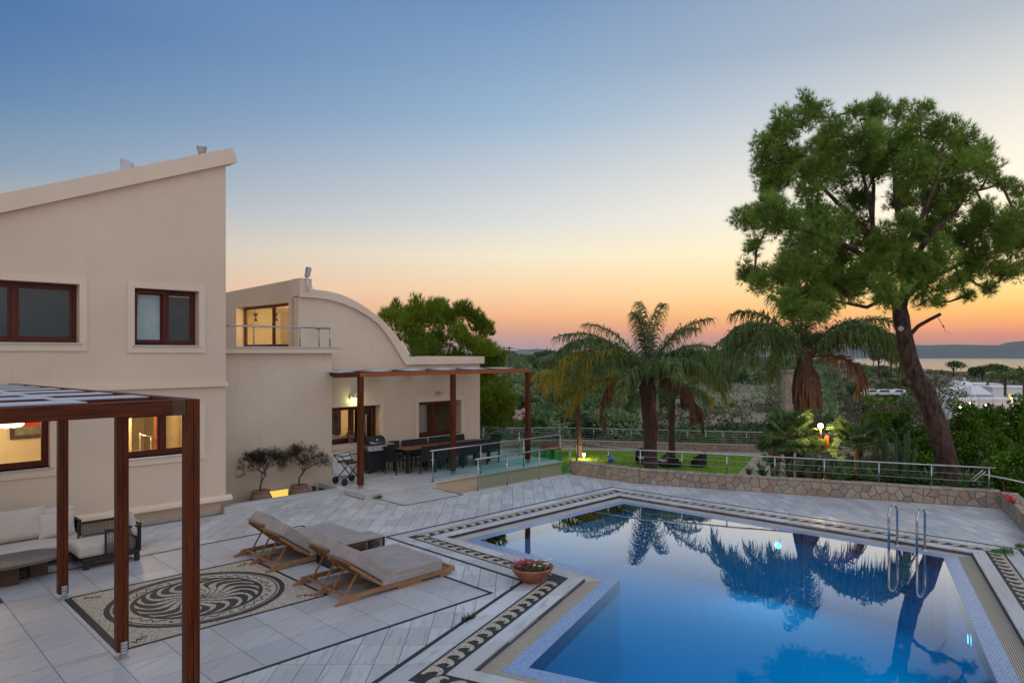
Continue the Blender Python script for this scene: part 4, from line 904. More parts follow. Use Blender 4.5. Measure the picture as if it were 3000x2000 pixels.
# furniture inside the lit window: slim white chair, dark cabinet, sofa back
ic = thing('white_chair', 'slim white spindle chair inside the lit wing window', 'chair', (13.5, 20.8, .3)); m = MB()
for dx in (0, .34):
    m.tube([(13.3+dx, 20.9, .3), (13.3+dx, 20.95, 1.85)], .015, 6)
for z in (1.0, 1.3, 1.55, 1.8): m.tube([(13.3, 20.93, z), (13.64, 20.93, z)], .012, 6)
for k in range(5): m.tube([(13.36+k*.055, 20.93, 1.0), (13.36+k*.055, 20.93, 1.8)], .007, 5)
mk('chair_back', m, 'white_plastic', ic); m = MB(); m.box(13.28, 13.66, 20.55, 20.95, .95, 1.0); mk('seat', m, 'white_plastic', ic)
ic = thing('cabinet', 'dark tall cabinet inside the lit wing window', 'cabinet', (12.6, 21.5, .3)); m = MB(); m.box(12.35, 12.8, 21.2, 21.8, .3, 2.15); mk('carcass', m, 'black_frame', ic); m = MB(); m.box(12.38, 12.57, 21.19, 21.2, .5, 2.1); m.box(12.6, 12.78, 21.19, 21.2, .5, 2.1); mk('door', m, 'darkwood', ic)
ic = thing('indoor_sofa', 'cream curved sofa back just inside the lit wing window', 'sofa', (12.0, 20.6, .3)); m = MB()
prof = [(11.9, 1.38), (12.1, 1.3), (12.3, 1.24), (12.5, 1.27), (12.7, 1.36), (12.76, 1.26)]; m.add([(x, 20.4, z) for x, z in prof]+[(x, 20.4, .4) for x, z in prof]+[(x, 20.6, z) for x, z in prof]+[(x, 20.6, .4) for x, z in prof], [(i, i+1, 7+i, 6+i) for i in range(5)]+[(i, i+1, 13+i, 12+i) for i in range(5)]); mk('back', m, 'fabric', ic)
# wall lights
def wlight(p, on, label):
    t_ = thing('outdoor_wall_light', label, 'wall light', p)
    m = MB(); m.box(p[0]-.09, p[0]+.02, p[1]-.05, p[1], p[2]-.05, p[2]+.07); mk('backplate', m, 'galv', t_, bevel=.01)
    m = MB(); n = 10; vs = []
    for i in range(n+1):
        a = pi*i/n; vs.append((p[0]-.02+.15*(1-cos(a))/2*1.3, p[1]-.06-.12*sin(a), p[2]+.05))
    m.prism([(v[0], v[1]) for v in vs], p[2]+.0, p[2]+.07); mk('hood', m, 'galv', t_, bevel=.02)
    if on:
        m = MB(); m.ball((p[0]+.03, p[1]-.08, p[2]-.03), .028, 8, 6); mk('bulb', m, 'bulb_green', t_); lamp((p[0]+.02, p[1]-.13, p[2]-.09), 5, (.85, 1, .30), .05, t_, 'wall_glow')
wlight((12.3, 19.70, 2.54), True, 'lit greenish wall light above the lit dining terrace window'); wlight((15.8, 19.70, 2.54), False, 'unlit metal wall light above the dark window')
# floodlight on the roof corner
t_ = thing('floodlight', 'grey floodlight on a white pipe at the peak of the curved gable', 'floodlight', (10.62, 19.5, 5.95))
m = MB(); m.tube([(10.66, 19.54, 5.86), (10.62, 19.54, 6.28)], .028, 8); mk('pipe', m, 'white_plastic', t_); m = MB(); m.hex8([(10.57, 19.45, 6.28), (10.68, 19.45, 6.28), (10.68, 19.62, 6.28), (10.57, 19.62, 6.28)], [(10.62, 19.45, 6.6), (10.75, 19.45, 6.56), (10.75, 19.62, 6.56), (10.62, 19.62, 6.6)]); mk('lamp_head', m, 'galv', t_, bevel=.02)
m = MB(); m.tube([(10.83, 19.8, 6.2), (10.9, 19.8, 6.08), (11.0, 19.8, 5.95)], .006, 5); mk('cable', m, 'black_frame', t_)
# ---------------- dining terrace
m = MB(); m.box(10.64, 18.79, 16.57, 19.7, -.2, .118); m.box(10.64, 12.99, 16.37, 16.565, -.2, .118); m.box(10.64, 11.07, 16.37, 18.85, -.6, .117)
m.c = 1; m.box(13.0, 18.86, 16.5, 16.56, -2.7, .1); m.box(18.8, 18.86, 16.56, 24, -2.7, .1); m.box(17.85, 18.8, 19.7, 24, -2.7, .1)
dt = mk('dining_terrace', m, ['grout', 'plaster_yellow'], kind='structure')
lay(make_tiles([[(10.9, 16.72), (18.6, 16.72), (18.6, 19.7), (10.9, 19.7)], [(10.9, 16.62), (13.1, 16.62), (13.1, 16.72), (10.9, 16.72)], [(17.85, 19.7), (18.6, 19.7), (18.6, 23.9), (17.85, 23.9)]], (1, 0), .3, .6, (.1, .1)), dt, 'marble_x', z=.13)
for x0, x1, y0, y1, fc in ((10.62, 12.0, 16.34, 16.61, 1), (12.005, 13.1, 16.34, 16.61, 1), (13.1, 14.6, 16.44, 16.71, 0), (14.6, 16.1, 16.44, 16.71, 0), (16.1, 17.5, 16.44, 16.71, 0), (17.5, 18.93, 16.44, 16.71, 0), (10.62, 10.89, 16.615, 17.7, 1), (18.6, 18.93, 16.715, 18.8, 0), (18.6, 18.93, 18.805, 21, 0), (18.6, 18.93, 21, 24, 0), (10.62, 10.89, 17.7, 18.85, 1)):
    m = MB(); m.box(x0+.003, x1-.003, y0, y1-.003, .105, .137); mk('edge_slab', m, 'marble_x', dt, bevel=.006)
    if fc and y0 < 16.5: m = MB(); m.box(x0+.003, x1-.003, y0+.012, y0+.03, 0, .104); mk('riser_slab', m, 'marble_x', dt)
    elif fc: m = MB(); m.box(x0+.012, x0+.03, y0+.003, y1-.003, 0, .104); mk('riser_slab', m, 'marble_x', dt)
m = MB(); m.box(10.632, 10.652, 16.37, 16.615, 0, .104); mk('riser_slab', m, 'marble_x', dt)
m = MB(); m.box(13.42, 17.84, 19.672, 19.699, .13, .2); mk('skirting', m, 'marble_x', dt)
# steps down in the passage and the terrace edge wall of the patio
m = MB()
for i in range(12): m.box(12.99+i*.32, 13.31+i*.32, 15.16, 16.5, -2.7, -.17*(i+1))
mk('garden_steps', m, 'plaster_yellow', kind='structure')
m = MB(); m.box(12.97, 17.78, 14.98, 15.13, -2.7, -.022); mk('terrace_edge_wall', m, 'plaster_yellow', kind='structure')
es = bpy.data.objects['terrace_edge_wall']
for i in range(5): m = MB(); m.box(12.99+i*.95, 12.985+(i+1)*.95-.003, 14.99, 15.15, -.02, .012); mk('edge_slab', m, 'marble_x', es, bevel=.005)
# ---------------- pergolas
p1 = thing('pergola', 'dark red timber pergola with white strips over the sofa corner, nearest the viewer', 'pergola', (2.87, 12, 0))
def zz(y): return 3.50-.0145*(y-7.8)
for y, nm in ((7.78, 1), (10.18, 1), (13.27, 1)):
    m = MB(); top = zz(y)-.0 if y < 8 else zz(y)-.14; o_ = .003
    z0 = .09; m.box(2.80-.0, 2.868, y-.07, y+.07, z0, top); m.box(2.872, 2.94, y-.068, y+.072, z0, top-.0); pst = mk('post', m, 'wood_z', p1, bevel=.004)
    if y > 8:
        m = MB(); 
        for k, zc in enumerate((.06, .10, .14, .18)): m.lathe([(0, 0), (.04, 0), (.046, .02), (.04, .04), (0, .04)], (2.83+.05, y-.075, zc), 10)
        m.box(2.80, 2.94, y-.09, y+.05, 0, .012); m.box(2.84, 2.9, y-.1, y-.07, 0, .2); m.box(2.85, 2.89, y-.02, y+.02, .01, .1); mk('bracket', m, 'galv', pst)
m = MB(); m.box(-1.5, 2.795, 7.72, 7.86, 3.355, 3.50); mk('front_beam', m, 'wood_x', p1, bevel=.004); m = MB(); m.box(2.66, 2.795, 7.715, 7.865, 3.34, 3.503); mk('beam_end', m, 'darkwood', p1)
def sbeam(x0, x1, y0, y1, zo0, zo1, name, mat='wood_y'):
    m = MB(); m.hex8([(x0, y0, zz(y0)+zo0), (x1, y0, zz(y0)+zo0), (x1, y1, zz(y1)+zo0), (x0, y1, zz(y1)+zo0)], [(x0, y0, zz(y0)+zo1), (x1, y0, zz(y0)+zo1), (x1, y1, zz(y1)+zo1), (x0, y1, zz(y1)+zo1)]); mk(name, m, mat, p1)
sbeam(2.80, 2.94, 7.88, 17.4, -.14, -.0, 'side_beam'); sbeam(1.86, 1.96, 7.88, 17.4, -.14, -.03, 'middle_beam'); sbeam(-.2, -.1, 7.88, 17.4, -.14, -.03, 'middle_beam')
y = 8.12; k = 0
while y < 17.2:
    m = MB(); zt_ = zz(y); m.box(-1.4, 2.795, y-.035, y+.035, zt_-.12, zt_-.012); mk('joist', m, 'wood_x', p1)
    x0, x1 = ((-.1, 1.98) if k % 2 == 0 else (1.86, 2.78))
    a_, b_ = y+.03, min(17.3, y+.66)
    m = MB(); m.hex8([(x0, a_, zz(a_)-.010), (x1, a_, zz(a_)-.010), (x1, b_, zz(b_)-.010), (x0, b_, zz(b_)-.010)], [(x0, a_, zz(a_)-.0), (x1, a_, zz(a_)-.0), (x1, b_, zz(b_)-.0), (x0, b_, zz(b_)-.0)]); mk('roof_strip', m, 'strip_white', p1)
    y += .69; k += 1
p2 = thing('pergola', 'reddish timber pergola with white strips above the dining terrace', 'pergola', (14.5, 17.3, .14))
for x in (11.06, 14.49, 17.93):
    m = MB(); m.box(x-.07, x-.002, 17.2, 17.34, .22, 3.3 if x != 14.49 else 3.3); m.box(x+.002, x+.07, 17.203, 17.337, .22, 3.3); pst = mk('post', m, 'wood_z', p2, bevel=.004)
    m = MB(); m.box(x-.04, x-.02, 17.22, 17.3, .14, .3); m.box(x+.02, x+.04, 17.22, 17.3, .14, .3); m.box(x-.08, x+.08, 17.2, 17.34, .137, .15); mk('bracket', m, 'galv', pst)
m = MB(); m.box(10.2, 11.0, 17.22, 17.34, 3.30, 3.42); mk('front_beam', m, 'wood_x', p2); m = MB(); m.box(11.0, 18.0, 17.2, 17.34, 3.301, 3.425); mk('front_beam', m, 'wood_orange', p2)
bpy.data.objects.remove(bpy.data.objects['front_beam.001'], do_unlink=True) if False else None
for x in (11.06, 12.8, 14.49, 16.2, 17.93): m = MB(); m.box(x-.05, x+.05, 17.341, 19.6, 3.29, 3.39); mk('rafter', m, 'wood_y', p2)
for y in (18.1, 18.85, 19.5): m = MB(); m.box(11.0, 17.99, y-.035, y+.035, 3.391, 3.44); mk('joist', m, 'wood_x', p2)
x = 10.25; k = 0
while x < 17.7:
    for j, (a_, b_) in enumerate(((17.3, 18.08), (18.12, 18.85), (18.87, 19.55))):
        if (j+k) % 2 == 0 and not (x < 11.05 and a_ > 18.8): m = MB(); m.box(x, x+.62, a_, b_, 3.441, 3.452); mk('roof_strip', m, 'strip_white', p2)
    x += .64; k += 1
# ================================================================== FURNITURE AND THINGS
def pillow(name, c, w, h, t, rz, tilt, mat, label, cat='cushion', seed=0, group=None):
    n = 14; m = MB(); rr = random.Random(seed); Mx = Matrix.Rotation(rz, 3, 'Z') @ Matrix.Rotation(tilt, 3, 'X'); vs = []
    for sg in (-1, 1):
        for i in range(n+1):
            for j in range(n+1):
                u, v = i/n*2-1, j/n*2-1
                e = max(0, (1-abs(u)**2.6))*max(0, (1-abs(v)**2.6)); th_ = t/2*e**.45 if e > 0 else 0
                pull = 1-.07*(1-abs(v)**2)*abs(u)**4; pull2 = 1-.07*(1-abs(u)**2)*abs(v)**4
                wr = mnoise.noise(Vector((u*2.2+seed, v*2.2, sg*3)))*.16*t
                p = Vector((u*w/2*pull, sg*(th_+wr*e), v*h/2*pull2)); vs.append(Mx @ p+Vector(c))
    k = (n+1)**2; fs = []
    for s in (0, 1):
        for i in range(n):
            for j in range(n):
                a = s*k+i*(n+1)+j; q = (a, a+1, a+n+2, a+n+1); fs.append(q if s == 0 else q[::-1])
    m.add(vs, fs, True); o = mk(name, m, mat); return tag(o, label, cat, group)
def rbox(m, x0, x1, y0, y1, z0, z1): m.box(x0, x1, y0, y1, z0, z1)
# sofa (runs along X, back at the far side)
sf = thing('outdoor_sofa', 'long dark framed outdoor sofa with cream seat cushion under the pergola', 'sofa', (2.2, 15.9, 0))
m = MB(); m.box(.2, 3.78, 15.42, 16.45, .13, .2)
mk('seat_frame', m, 'black_frame', sf, bevel=.01)
for x in (.3, 3.66):
    for y in (15.5, 16.36): m = MB(); m.box(x-.04, x+.04, y-.04, y+.04, 0, .13); mk('leg', m, 'black_frame', sf)
m = MB(); m.box(.2, 3.74, 15.38, 16.38, .2, .42); mk('seat_cushion', m, 'fabric', sf, bevel=.06)
m = MB(); m.box(.2, 3.8, 16.40, 16.46, .2, .66); mk('back_frame', m, 'black_frame', sf, bevel=.01); m = MB(); m.box(3.74, 3.80, 16.05, 16.40, .2, .66); mk('side_frame', m, 'black_frame', sf, bevel=.01)
pillow('back_cushion', (1.85, 16.12, .70), .95, .58, .26, .03, -.28, 'fabric', 'cream cushion at the left edge of the picture on the sofa', seed=1, group='cushions on the sofa')
pillow('back_cushion', (2.72, 16.10, .72), .98, .62, .28, .04, -.30, 'fabric', 'large plump cream cushion in the middle of the sofa left of the post', seed=2, group='cushions on the sofa')
pillow('back_cushion', (3.38, 16.18, .68), .66, .56, .2, -.05, -.22, 'fabric', 'cream cushion with flanged edge behind, at the right end of the sofa', seed=3, group='cushions on the sofa')
pillow('back_cushion', (3.36, 15.98, .64), .62, .48, .18, -.08, -.32, 'fabric', 'smaller cream cushion leaning in front at the right end of the sofa', seed=4, group='cushions on the sofa')
# coffee table
ct = thing('coffee_table', 'oval grey stone topped coffee table with brown block legs in front of the sofa', 'coffee table', (2.3, 14.95, 0))
m = MB(); n = 48; ov = [(2.25+1.0*abs(cos(2*pi*i/n))**.8*(1 if cos(2*pi*i/n) > 0 else -1), 14.95+.52*abs(sin(2*pi*i/n))**.9*(1 if sin(2*pi*i/n) > 0 else -1)) for i in range(n)]
m.prism(ov, .325, .38); mk('tabletop', m, 'tabletop_gray', ct, bevel=.01)
for x0, x1, y0, y1 in ((2.25, 2.52, 14.62, 14.85), (2.72, 3.0, 14.9, 15.12), (1.5, 1.75, 14.7, 14.95), (2.5, 2.62, 15.15, 15.28)): m = MB(); m.box(x0, x1, y0, y1, 0, .324); mk('leg', m, 'darkwood', ct, bevel=.01)
# mesh armchair
ac = thing('armchair', 'black mesh sided armchair with a cream seat cushion beside the coffee table', 'armchair', (4.0, 15.1, 0))
def meshpanel(parent, f, u0, u1, z0, z1, fw=.035, name='mesh_panel', pitch=.024):
    m = MB(); frame(m, f, u0, u1, z0, z1, fw, -.018, .018); fr_o = mk(name+'_frame' if False else 'side_frame', m, 'black_frame', parent)
    m = MB(); u = u0+fw; k = 0
    while u < u1-fw:
        lbox(m, f, u-.0035, u+.0035, -.003, .003, z0+fw, z1-fw); z = z0+fw+(0 if k % 2 else .035)
        while z < z1-fw: lbox(m, f, u, u+pitch, -.0028, .0028, z, z+.012); z += .07
        u += pitch; k += 1
    mk(name, m, 'black_frame', fr_o)
meshpanel(ac, ymap(14.70), 3.86, 4.48, .18, .69); meshpanel(ac, ymap(15.50), 3.6, 4.48, .18, .72); meshpanel(ac, xmap(4.48), 14.72, 15.48, .18, .72)
m = MB(); m.box(3.5, 4.46, 14.68, 15.52, .13, .2); mk('seat_frame', m, 'black_frame', ac, bevel=.008)
for x, y in ((3.56, 14.72), (4.42, 14.72), (3.56, 15.47), (4.42, 15.47)): m = MB(); m.box(x-.04, x+.04, y-.04, y+.04, 0, .13); mk('leg', m, 'black_frame', ac)
m = MB(); m.box(3.44, 4.42, 14.74, 15.46, .2, .44); mk('seat_cushion', m, 'fabric', ac, bevel=.06)
pillow('back_cushion', (4.34, 14.93, .72), .56, .5, .18, pi/2, -.22, 'fabric', 'white creased cushion standing up in the mesh armchair', seed=9)
# ---------------- double sun loungers
def lounger(y0, label):
    W = 1.44; root = thing('double_sun_lounger', label, 'sun lounger', (7.1, y0+W/2, 0), 'double sun loungers on the marble tiles')
    L0, L1 = 5.97, 8.26
    for y in (y0+.03, y0+W/2, y0+W-.03):
        m = MB(); m.bar((L0+.12, y, .085), (L1, y, .085), .045, .075); mk('side_rail', m, 'teak', root, bevel=.004)
        m = MB(); m.add([(L0-.14, y-.022, 0), (L0-.14, y+.022, 0), (L0-.02, y+.022, 0), (L0-.02, y-.022, 0)], [(0, 1, 2, 3)])
        prof = [(L0-.16, .0), (L0+.30, .0), (L0+.30, .046), (L0+.14, .12), (L0+.02, .12), (L0-.04, .06), (L0-.14, .03)]
        k = len(prof); m = MB(); m.add([(x, y-.0235, z) for x, z in prof]+[(x, y+.0235, z) for x, z in prof], [tuple(range(k)), tuple(range(2*k-1, k-1, -1))]+[(i, i+k, (i+1) % k+k, (i+1) % k) for i in range(k)]); mk('runner_foot', m, 'teak', root)
        for a_, b_ in ((7.0, 7.5), (7.9, 8.1)): m = MB(); m.box(a_, b_, y-.03, y+.03, 0, .046); mk('foot_block', m, 'teak', root)
    x = 6.75
    while x < 8.2: m = MB(); m.box(x, x+.07, y0+.06, y0+W-.06, .095, .122); mk('slat', m, 'teak', root); x += .13
    m = MB(); m.box(L1-.06, L1, y0+.06, y0+W-.06, .05, .125); mk('end_rail', m, 'teak', root)
    m = MB(); m.bar((L0+.07, y0+.05, .10), (L0+.05, y0+W*.49, .10), .035); m.bar((L0+.1, y0+W*.51, .10), (L0+.1, y0+W-.05, .10), .035); mk('cross_bar', m, 'teak', root)
    # mattress and seam
    m = MB(); m.box(6.68, 7.95, y0-.02, y0+W+.0, .125, .33); mt_ = mk('mattress', m, 'mattress', root, bevel=.028)
    m = MB(); m.box(6.72, 7.5, y0-.026, y0-.018, .222, .228); mk('seam', m, 'strip_white', mt_)
    for i, (ya, yb, ang) in enumerate(((y0, y0+W/2-.01, .62), (y0+W/2+.01, y0+W, .70))):
        hx, hz = 6.74, .115; u = Vector((-cos(ang), 0, sin(ang))); n = Vector((sin(ang), 0, cos(ang))); L = .80
        def q(a, b): p = Vector((hx, 0, hz))+u*a+n*b; return p
        m = MB()
        for y in (ya+.02, yb-.02): m.bar((q(0, .0)[0], y, q(0, 0)[2]), (q(L, 0)[0], y, q(L, 0)[2]), .035, .045, up=(n.x, 0, n.z))
        bf = mk('backrest_frame', m, 'teak', root)
        for k in range(7):
            a = .08+k*.12; m = MB(); A, B = q(a, .03), q(a+.075, .03); m.bar((A[0], (ya+yb)/2, A[2]), (B[0], (ya+yb)/2, B[2]), (yb-ya)-.06, .018, up=(n.x, 0, n.z)); mk('slat', m, 'teak', bf)
        for y in (ya+.16, yb-.16):
            m = MB(); A = q(.52, -.02); m.bar((A[0], y, A[2]), (6.1+.03*i, y, .112), .026, .026); mk('stay', m, 'teak', root)
        m = MB(); A = [q(-.02, .045), q(L+.03, .045), q(L+.03, .275), q(.02, .275)]
        m.hex8([(p[0], ya-.015, p[2]) for p in A], [(p[0], yb+.012, p[2]) for p in A]); bc = mk('back_cushion', m, 'mattress', root, bevel=.028)
        m = MB(); A, B = q(.05, .13), q(.62, .13); m.bar((A[0], ya-.018, A[2]), (B[0], ya-.018, B[2]), .006, .006); mk('seam', m, 'strip_white', bc)
    return root
lounger(9.78, 'nearer double teak sun lounger with grey mattresses and raised backrests'); lounger(12.17, 'farther double teak sun lounger with grey mattresses, behind the low mesh table')
st = thing('side_table', 'low black framed table with mesh ends between the two sun loungers', 'side table', (7.4, 11.8, 0))
m = MB(); m.box(6.78, 7.95, 11.55, 12.10, .385, .41); mk('tabletop', m, 'mattress', st, bevel=.004); m = MB(); frame(m, ymap(0), 6.775, 7.955, 0, .0, 0, 0, 0) if False else m.box(6.775, 7.955, 11.545, 11.56, .37, .384); mk('edge_bar', m, 'black_frame', st)
meshpanel(st, xmap(6.79), 11.56, 12.09, .0, .383, .025); meshpanel(st, xmap(7.94), 11.56, 12.09, .0, .383, .025)
# ---------------- terracotta bowl with flowers
bo = (8.93, 8.5, 0)
bw = thing('terracotta_bowl', 'wide terracotta flower bowl standing at the inner corner of the pool edge', 'flower bowl', bo)
m = MB(); m.lathe([(0, .004), (.17, .004), (.19, .02), (.30, .13), (.375, .235), (.385, .26), (.36, .265), (.34, .23), (.28, .17), (0, .16)], bo, 40); mk('bowl', m, 'terracotta', bw); m = MB(); m.lathe([(0, .225), (.33, .215)], bo, 24); mk('soil', m, 'soil', bw)
def flowers(root, c, r, n, cols, hmin, hmax, seed, leafn=0, fr=.022):
    rr = random.Random(seed); mats = ['fan_leaf']+cols; m = MB()
    for i in range(leafn):
        a, d = rr.uniform(0, 2*pi), r*sqrt(rr.random()); p = Vector((c[0]+d*cos(a), c[1]+d*sin(a), c[2]+rr.uniform(0, hmin))); b = rr.uniform(0, 2*pi); t = Vector((cos(b), sin(b), rr.uniform(.2, 1.2))).normalized()*rr.uniform(.02, .045); s = Vector((-sin(b), cos(b), 0))*rr.uniform(.008, .016)
        m.add([p, p+t*.5+s, p+t, p+t*.5-s], [(0, 1, 2, 3)])
    mk('foliage', m, 'fan_leaf', root, kind='stuff')
    for i in range(n):
        a, d = rr.uniform(0, 2*pi), r*sqrt(rr.random()); ci = rr.randrange(len(cols)); side = {'petal_white': 1, 'petal_red': -.2, 'petal_pink': -1}.get(cols[ci], 0)
        x = c[0]+d*cos(a)*.8+side*.14*RX; y = c[1]+d*sin(a)*.8+side*.14*RY; z = c[2]+rr.uniform(hmin, hmax); m = MB()
        for k in range(5):
            b = 2*pi*k/5+rr.random(); q = Vector((cos(b)*fr, sin(b)*fr, fr*.3)); s = Vector((-sin(b), cos(b), 0))*fr*.55; p = Vector((x, y, z)); m.add([p, p+q*.7+s, p+q*1.2, p+q*.7-s], [(0, 1, 2, 3)])
        m.tube([(x, y, z), (x+(c[0]-x)*.2, y+(c[1]-y)*.2, c[2])], .003, 4); mk('flower', m, cols[ci], root)
fp_ = thing('flowering_plants', 'red, pink and white flowers growing in the terracotta bowl by the pool', 'flowers', (bo[0], bo[1], .22)); flowers(fp_, (bo[0], bo[1], .22), .27, 30, ['petal_red', 'petal_pink', 'petal_white', 'petal_red'], .05, .16, 4, 420, .03)
# ---------------- ladder rails
for y, lb in ((4.81, 'left chrome grab rail of the pool ladder'), (4.29, 'right chrome grab rail of the pool ladder')):
    root = thing('grab_rail', lb, 'pool handrail', (16.25, y, -.07), 'pair of chrome pool ladder grab rails')
    pts = [(16.25, y, -.07), (16.25, y, .62)]+[(16.25-.27*(1-cos(t)), y, .62+.19*sin(t)) for t in [pi*i/10 for i in range(1, 10)]]+[(15.71, y, .62), (15.71, y, -.9)]
    m = MB(); m.tube(pts, .024, 12); mk('rail_tube', m, 'chrome', root); m = MB(); m.lathe([(0, .02), (.06, .018), (.065, 0)], (16.25, y, -.07), 14); mk('base_flange', m, 'chrome', root)
for i, z in enumerate((-.35, -.62, -.88)):
    m = MB(); m.box(15.66, 15.76, 4.29, 4.81, z, z+.02); o_ = mk('ladder_step', m, 'chrome'); tag(o_, ['upper', 'middle', 'lower'][i]+' steel ladder step under water between the grab rails', 'ladder step')
# ---------------- red float and pole
rf = thing('rescue_float', 'red rescue float with white cord lying on the right hand wall', 'rescue float', (20.3, 3.45, .43))
m = MB(); A = Vector((20.75, 3.70, .50)); B = Vector((20.1, 3.44, .50)); m.tube([A, A.lerp(B, .06), A.lerp(B, .2), A.lerp(B, .8), A.lerp(B, .94), B], [.02, .06, .085, .085, .06, .02], 12); mk('float_body', m, 'red_plastic', rf)
m = MB(); m.tube([A.lerp(B, .25)+Vector((-.05, .05, .03)), A.lerp(B, .3)+Vector((-.12, .0, -.04)), A.lerp(B, .45)+Vector((-.15, -.05, -.1)), A.lerp(B, .7)+Vector((-.14, -.06, -.05))], .008, 6); mk('cord', m, 'white_plastic', rf)
pl = thing('pool_pole', 'long white pool cleaning pole leaning on the end of the wall railing', 'pool pole', (21.6, 4.1, .8)); m = MB(); m.tube([at(2876, 1388, 18.3), at(2960, 1404, 17.6), at(3120, 1440, 16.4)], .018, 8); mk('pole', m, 'white_plastic', pl)
m = MB(); q = [at(2880, 1376, 18.35), at(2845, 1404, 18.5), at(2850, 1409, 18.5), at(2858, 1405, 18.45), at(2888, 1380, 18.3)]; m.tube(q, .009, 6); mk('hook', m, 'white_plastic', pl)
m = MB(); m.box(-.08, .08, -.08, .08, .001, .012); o_ = mk('skimmer_lid', m, 'white_plastic'); o_.location = (17.9, 3.35, 0); o_.rotation_euler = (0, 0, .35); tag(o_, 'small square pale lid in the paving near the far right pool corner', 'drain lid')
# ---------------- barbecue
bq = thing('gas_barbecue', 'black gas barbecue with closed lid beside the lit window', 'barbecue', (12.85, 19.3, .14)); X0, X1, Y_ = 12.5, 13.15, 19.02
m = MB(); m.box(X0+.02, X1-.02, Y_+.06, Y_+.52, .22, .86); mk('cabinet', m, 'black_frame', bq, bevel=.01)
m = MB(); m.box(X0+.03, X0+.315, Y_+.045, Y_+.06, .25, .84); m.box(X0+.335, X1-.03, Y_+.045, Y_+.06, .25, .84); mk('cabinet_door', m, 'black_frame', bq, bevel=.008)
m = MB(); m.box(X1-.12, X1-.10, Y_+.015, Y_+.045, .6, .8); mk('door_handle', m, 'chrome', bq, bevel=.005)
m = MB(); m.hex8([(X0-.02, Y_-.03, .86), (X1+.02, Y_-.03, .86), (X1+.02, Y_+.1, .87), (X0-.02, Y_+.1, .87)], [(X0-.02, Y_+.05, 1.02), (X1+.02, Y_+.05, 1.02), (X1+.02, Y_+.12, 1.02), (X0-.02, Y_+.12, 1.02)]); mk('control_panel', m, 'galv', bq, bevel=.006)
for k in range(3): m = MB(); m.tube([(X0+.15+k*.17, Y_-.03, .93), (X0+.15+k*.17, Y_+.02, .95)], [.03, .035], 12); mk('knob', m, 'chrome', bq)
m = MB(); n = 8; sec = [(Y_+.02, 1.03)]+[(Y_+.27-.25*cos(pi*i/n), 1.05+.26*sin(pi*i/n)) for i in range(n+1)]+[(Y_+.52, 1.03)]; k = len(sec)
m.add([(X0, y, z) for y, z in sec]+[(X1, y, z) for y, z in sec], [tuple(range(k)), tuple(range(2*k-1, k-1, -1))]+[(i, i+k, (i+1) % k+k, (i+1) % k) for i in range(k)]); lid = mk('lid', m, 'black_frame', bq, bevel=.012)
m = MB(); m.tube([(X0+.08, Y_-.02, 1.1), (X1-.08, Y_-.02, 1.1)], .014, 8); m.tube([(X0+.1, Y_-.02, 1.1), (X0+.1, Y_+.04, 1.1)], .01, 6); m.tube([(X1-.1, Y_-.02, 1.1), (X1-.1, Y_+.04, 1.1)], .01, 6); mk('lid_handle', m, 'chrome', lid)
m = MB(); m.lathe([(0, .0), (.035, 0)], (0, 0, 0), 14); m.v = [(X0+.33+x, Y_+.055-.02, 1.2+y) for x, y, z in m.v]; m.v = [(x, y+.005, z) for x, y, z in m.v]; mk('thermometer', m, 'strip_white', lid); m = MB(); m.box(X0+.03, X0+.13, Y_+.0, Y_+.012, 1.12, 1.15); mk('nameplate', m, 'strip_white', lid)
m = MB(); m.box(X1+.02, X1+.38, Y_+.08, Y_+.48, .99, 1.02); mk('side_shelf', m, 'galv', bq, bevel=.006)
for x in (X0+.06, X1-.06):
    for y in (Y_+.1, Y_+.48): m = MB(); m.tube([(x-.02, y, .17), (x+.02, y, .17)], .035, 10); m.box(x-.01, x+.01, y-.01, y+.01, .17, .225); mk('castor', m, 'black_frame', bq)
# ---------------- serving trolley
tr_ = thing('serving_trolley', 'dark metal serving trolley with wheels beside the first pergola post', 'trolley', (11.2, 18.15, .14)); z0 = .14
m = MB()
for y in (17.92, 18.36):
    m.tube([(10.92, y, z0+.12), (11.42, y, z0+.6), (11.46, y, z0+.62)], .016, 8); m.tube([(11.45, y, z0+.12), (11.05, y, z0+.62), (10.83, y, z0+.85)], .016, 8)
m.tube([(10.83, 17.92, z0+.85), (10.83, 18.36, z0+.85)], .016, 8); m.tube([(10.83, 17.92, z0+.85), (11.35, 17.92, z0+.88), (11.48, 17.92, z0+.62)], .014, 8); m.tube([(10.83, 18.36, z0+.85), (11.35, 18.36, z0+.88), (11.48, 18.36, z0+.62)], .014, 8); mk('frame', m, 'black_frame', tr_)
m = MB(); m.box(10.98, 11.5, 17.9, 18.38, z0+.6, z0+.625); mk('tray', m, 'black_frame', tr_, bevel=.005)
m = MB(); m.box(10.98, 11.5, 17.9, 17.92, z0+.625, z0+.66); m.box(10.98, 11.5, 18.36, 18.38, z0+.625, z0+.66); mk('tray_rim', m, 'black_frame', tr_)
m = MB()
for k in range(5): m.tube([(10.95+k*.12, 17.92, z0+.2), (10.95+k*.12, 18.36, z0+.2)], .009, 6)
mk('lower_rack', m, 'black_frame', tr_)
for x in (10.92, 11.47):
    for y in (17.89, 18.39): m = MB(); m.tube([(x, y-.02, z0+.1), (x, y+.02, z0+.1)], .1, 18); m.tube([(x, y-.03, z0+.1), (x, y+.03, z0+.1)], .03, 8); mk('wheel', m, 'tyre', tr_)
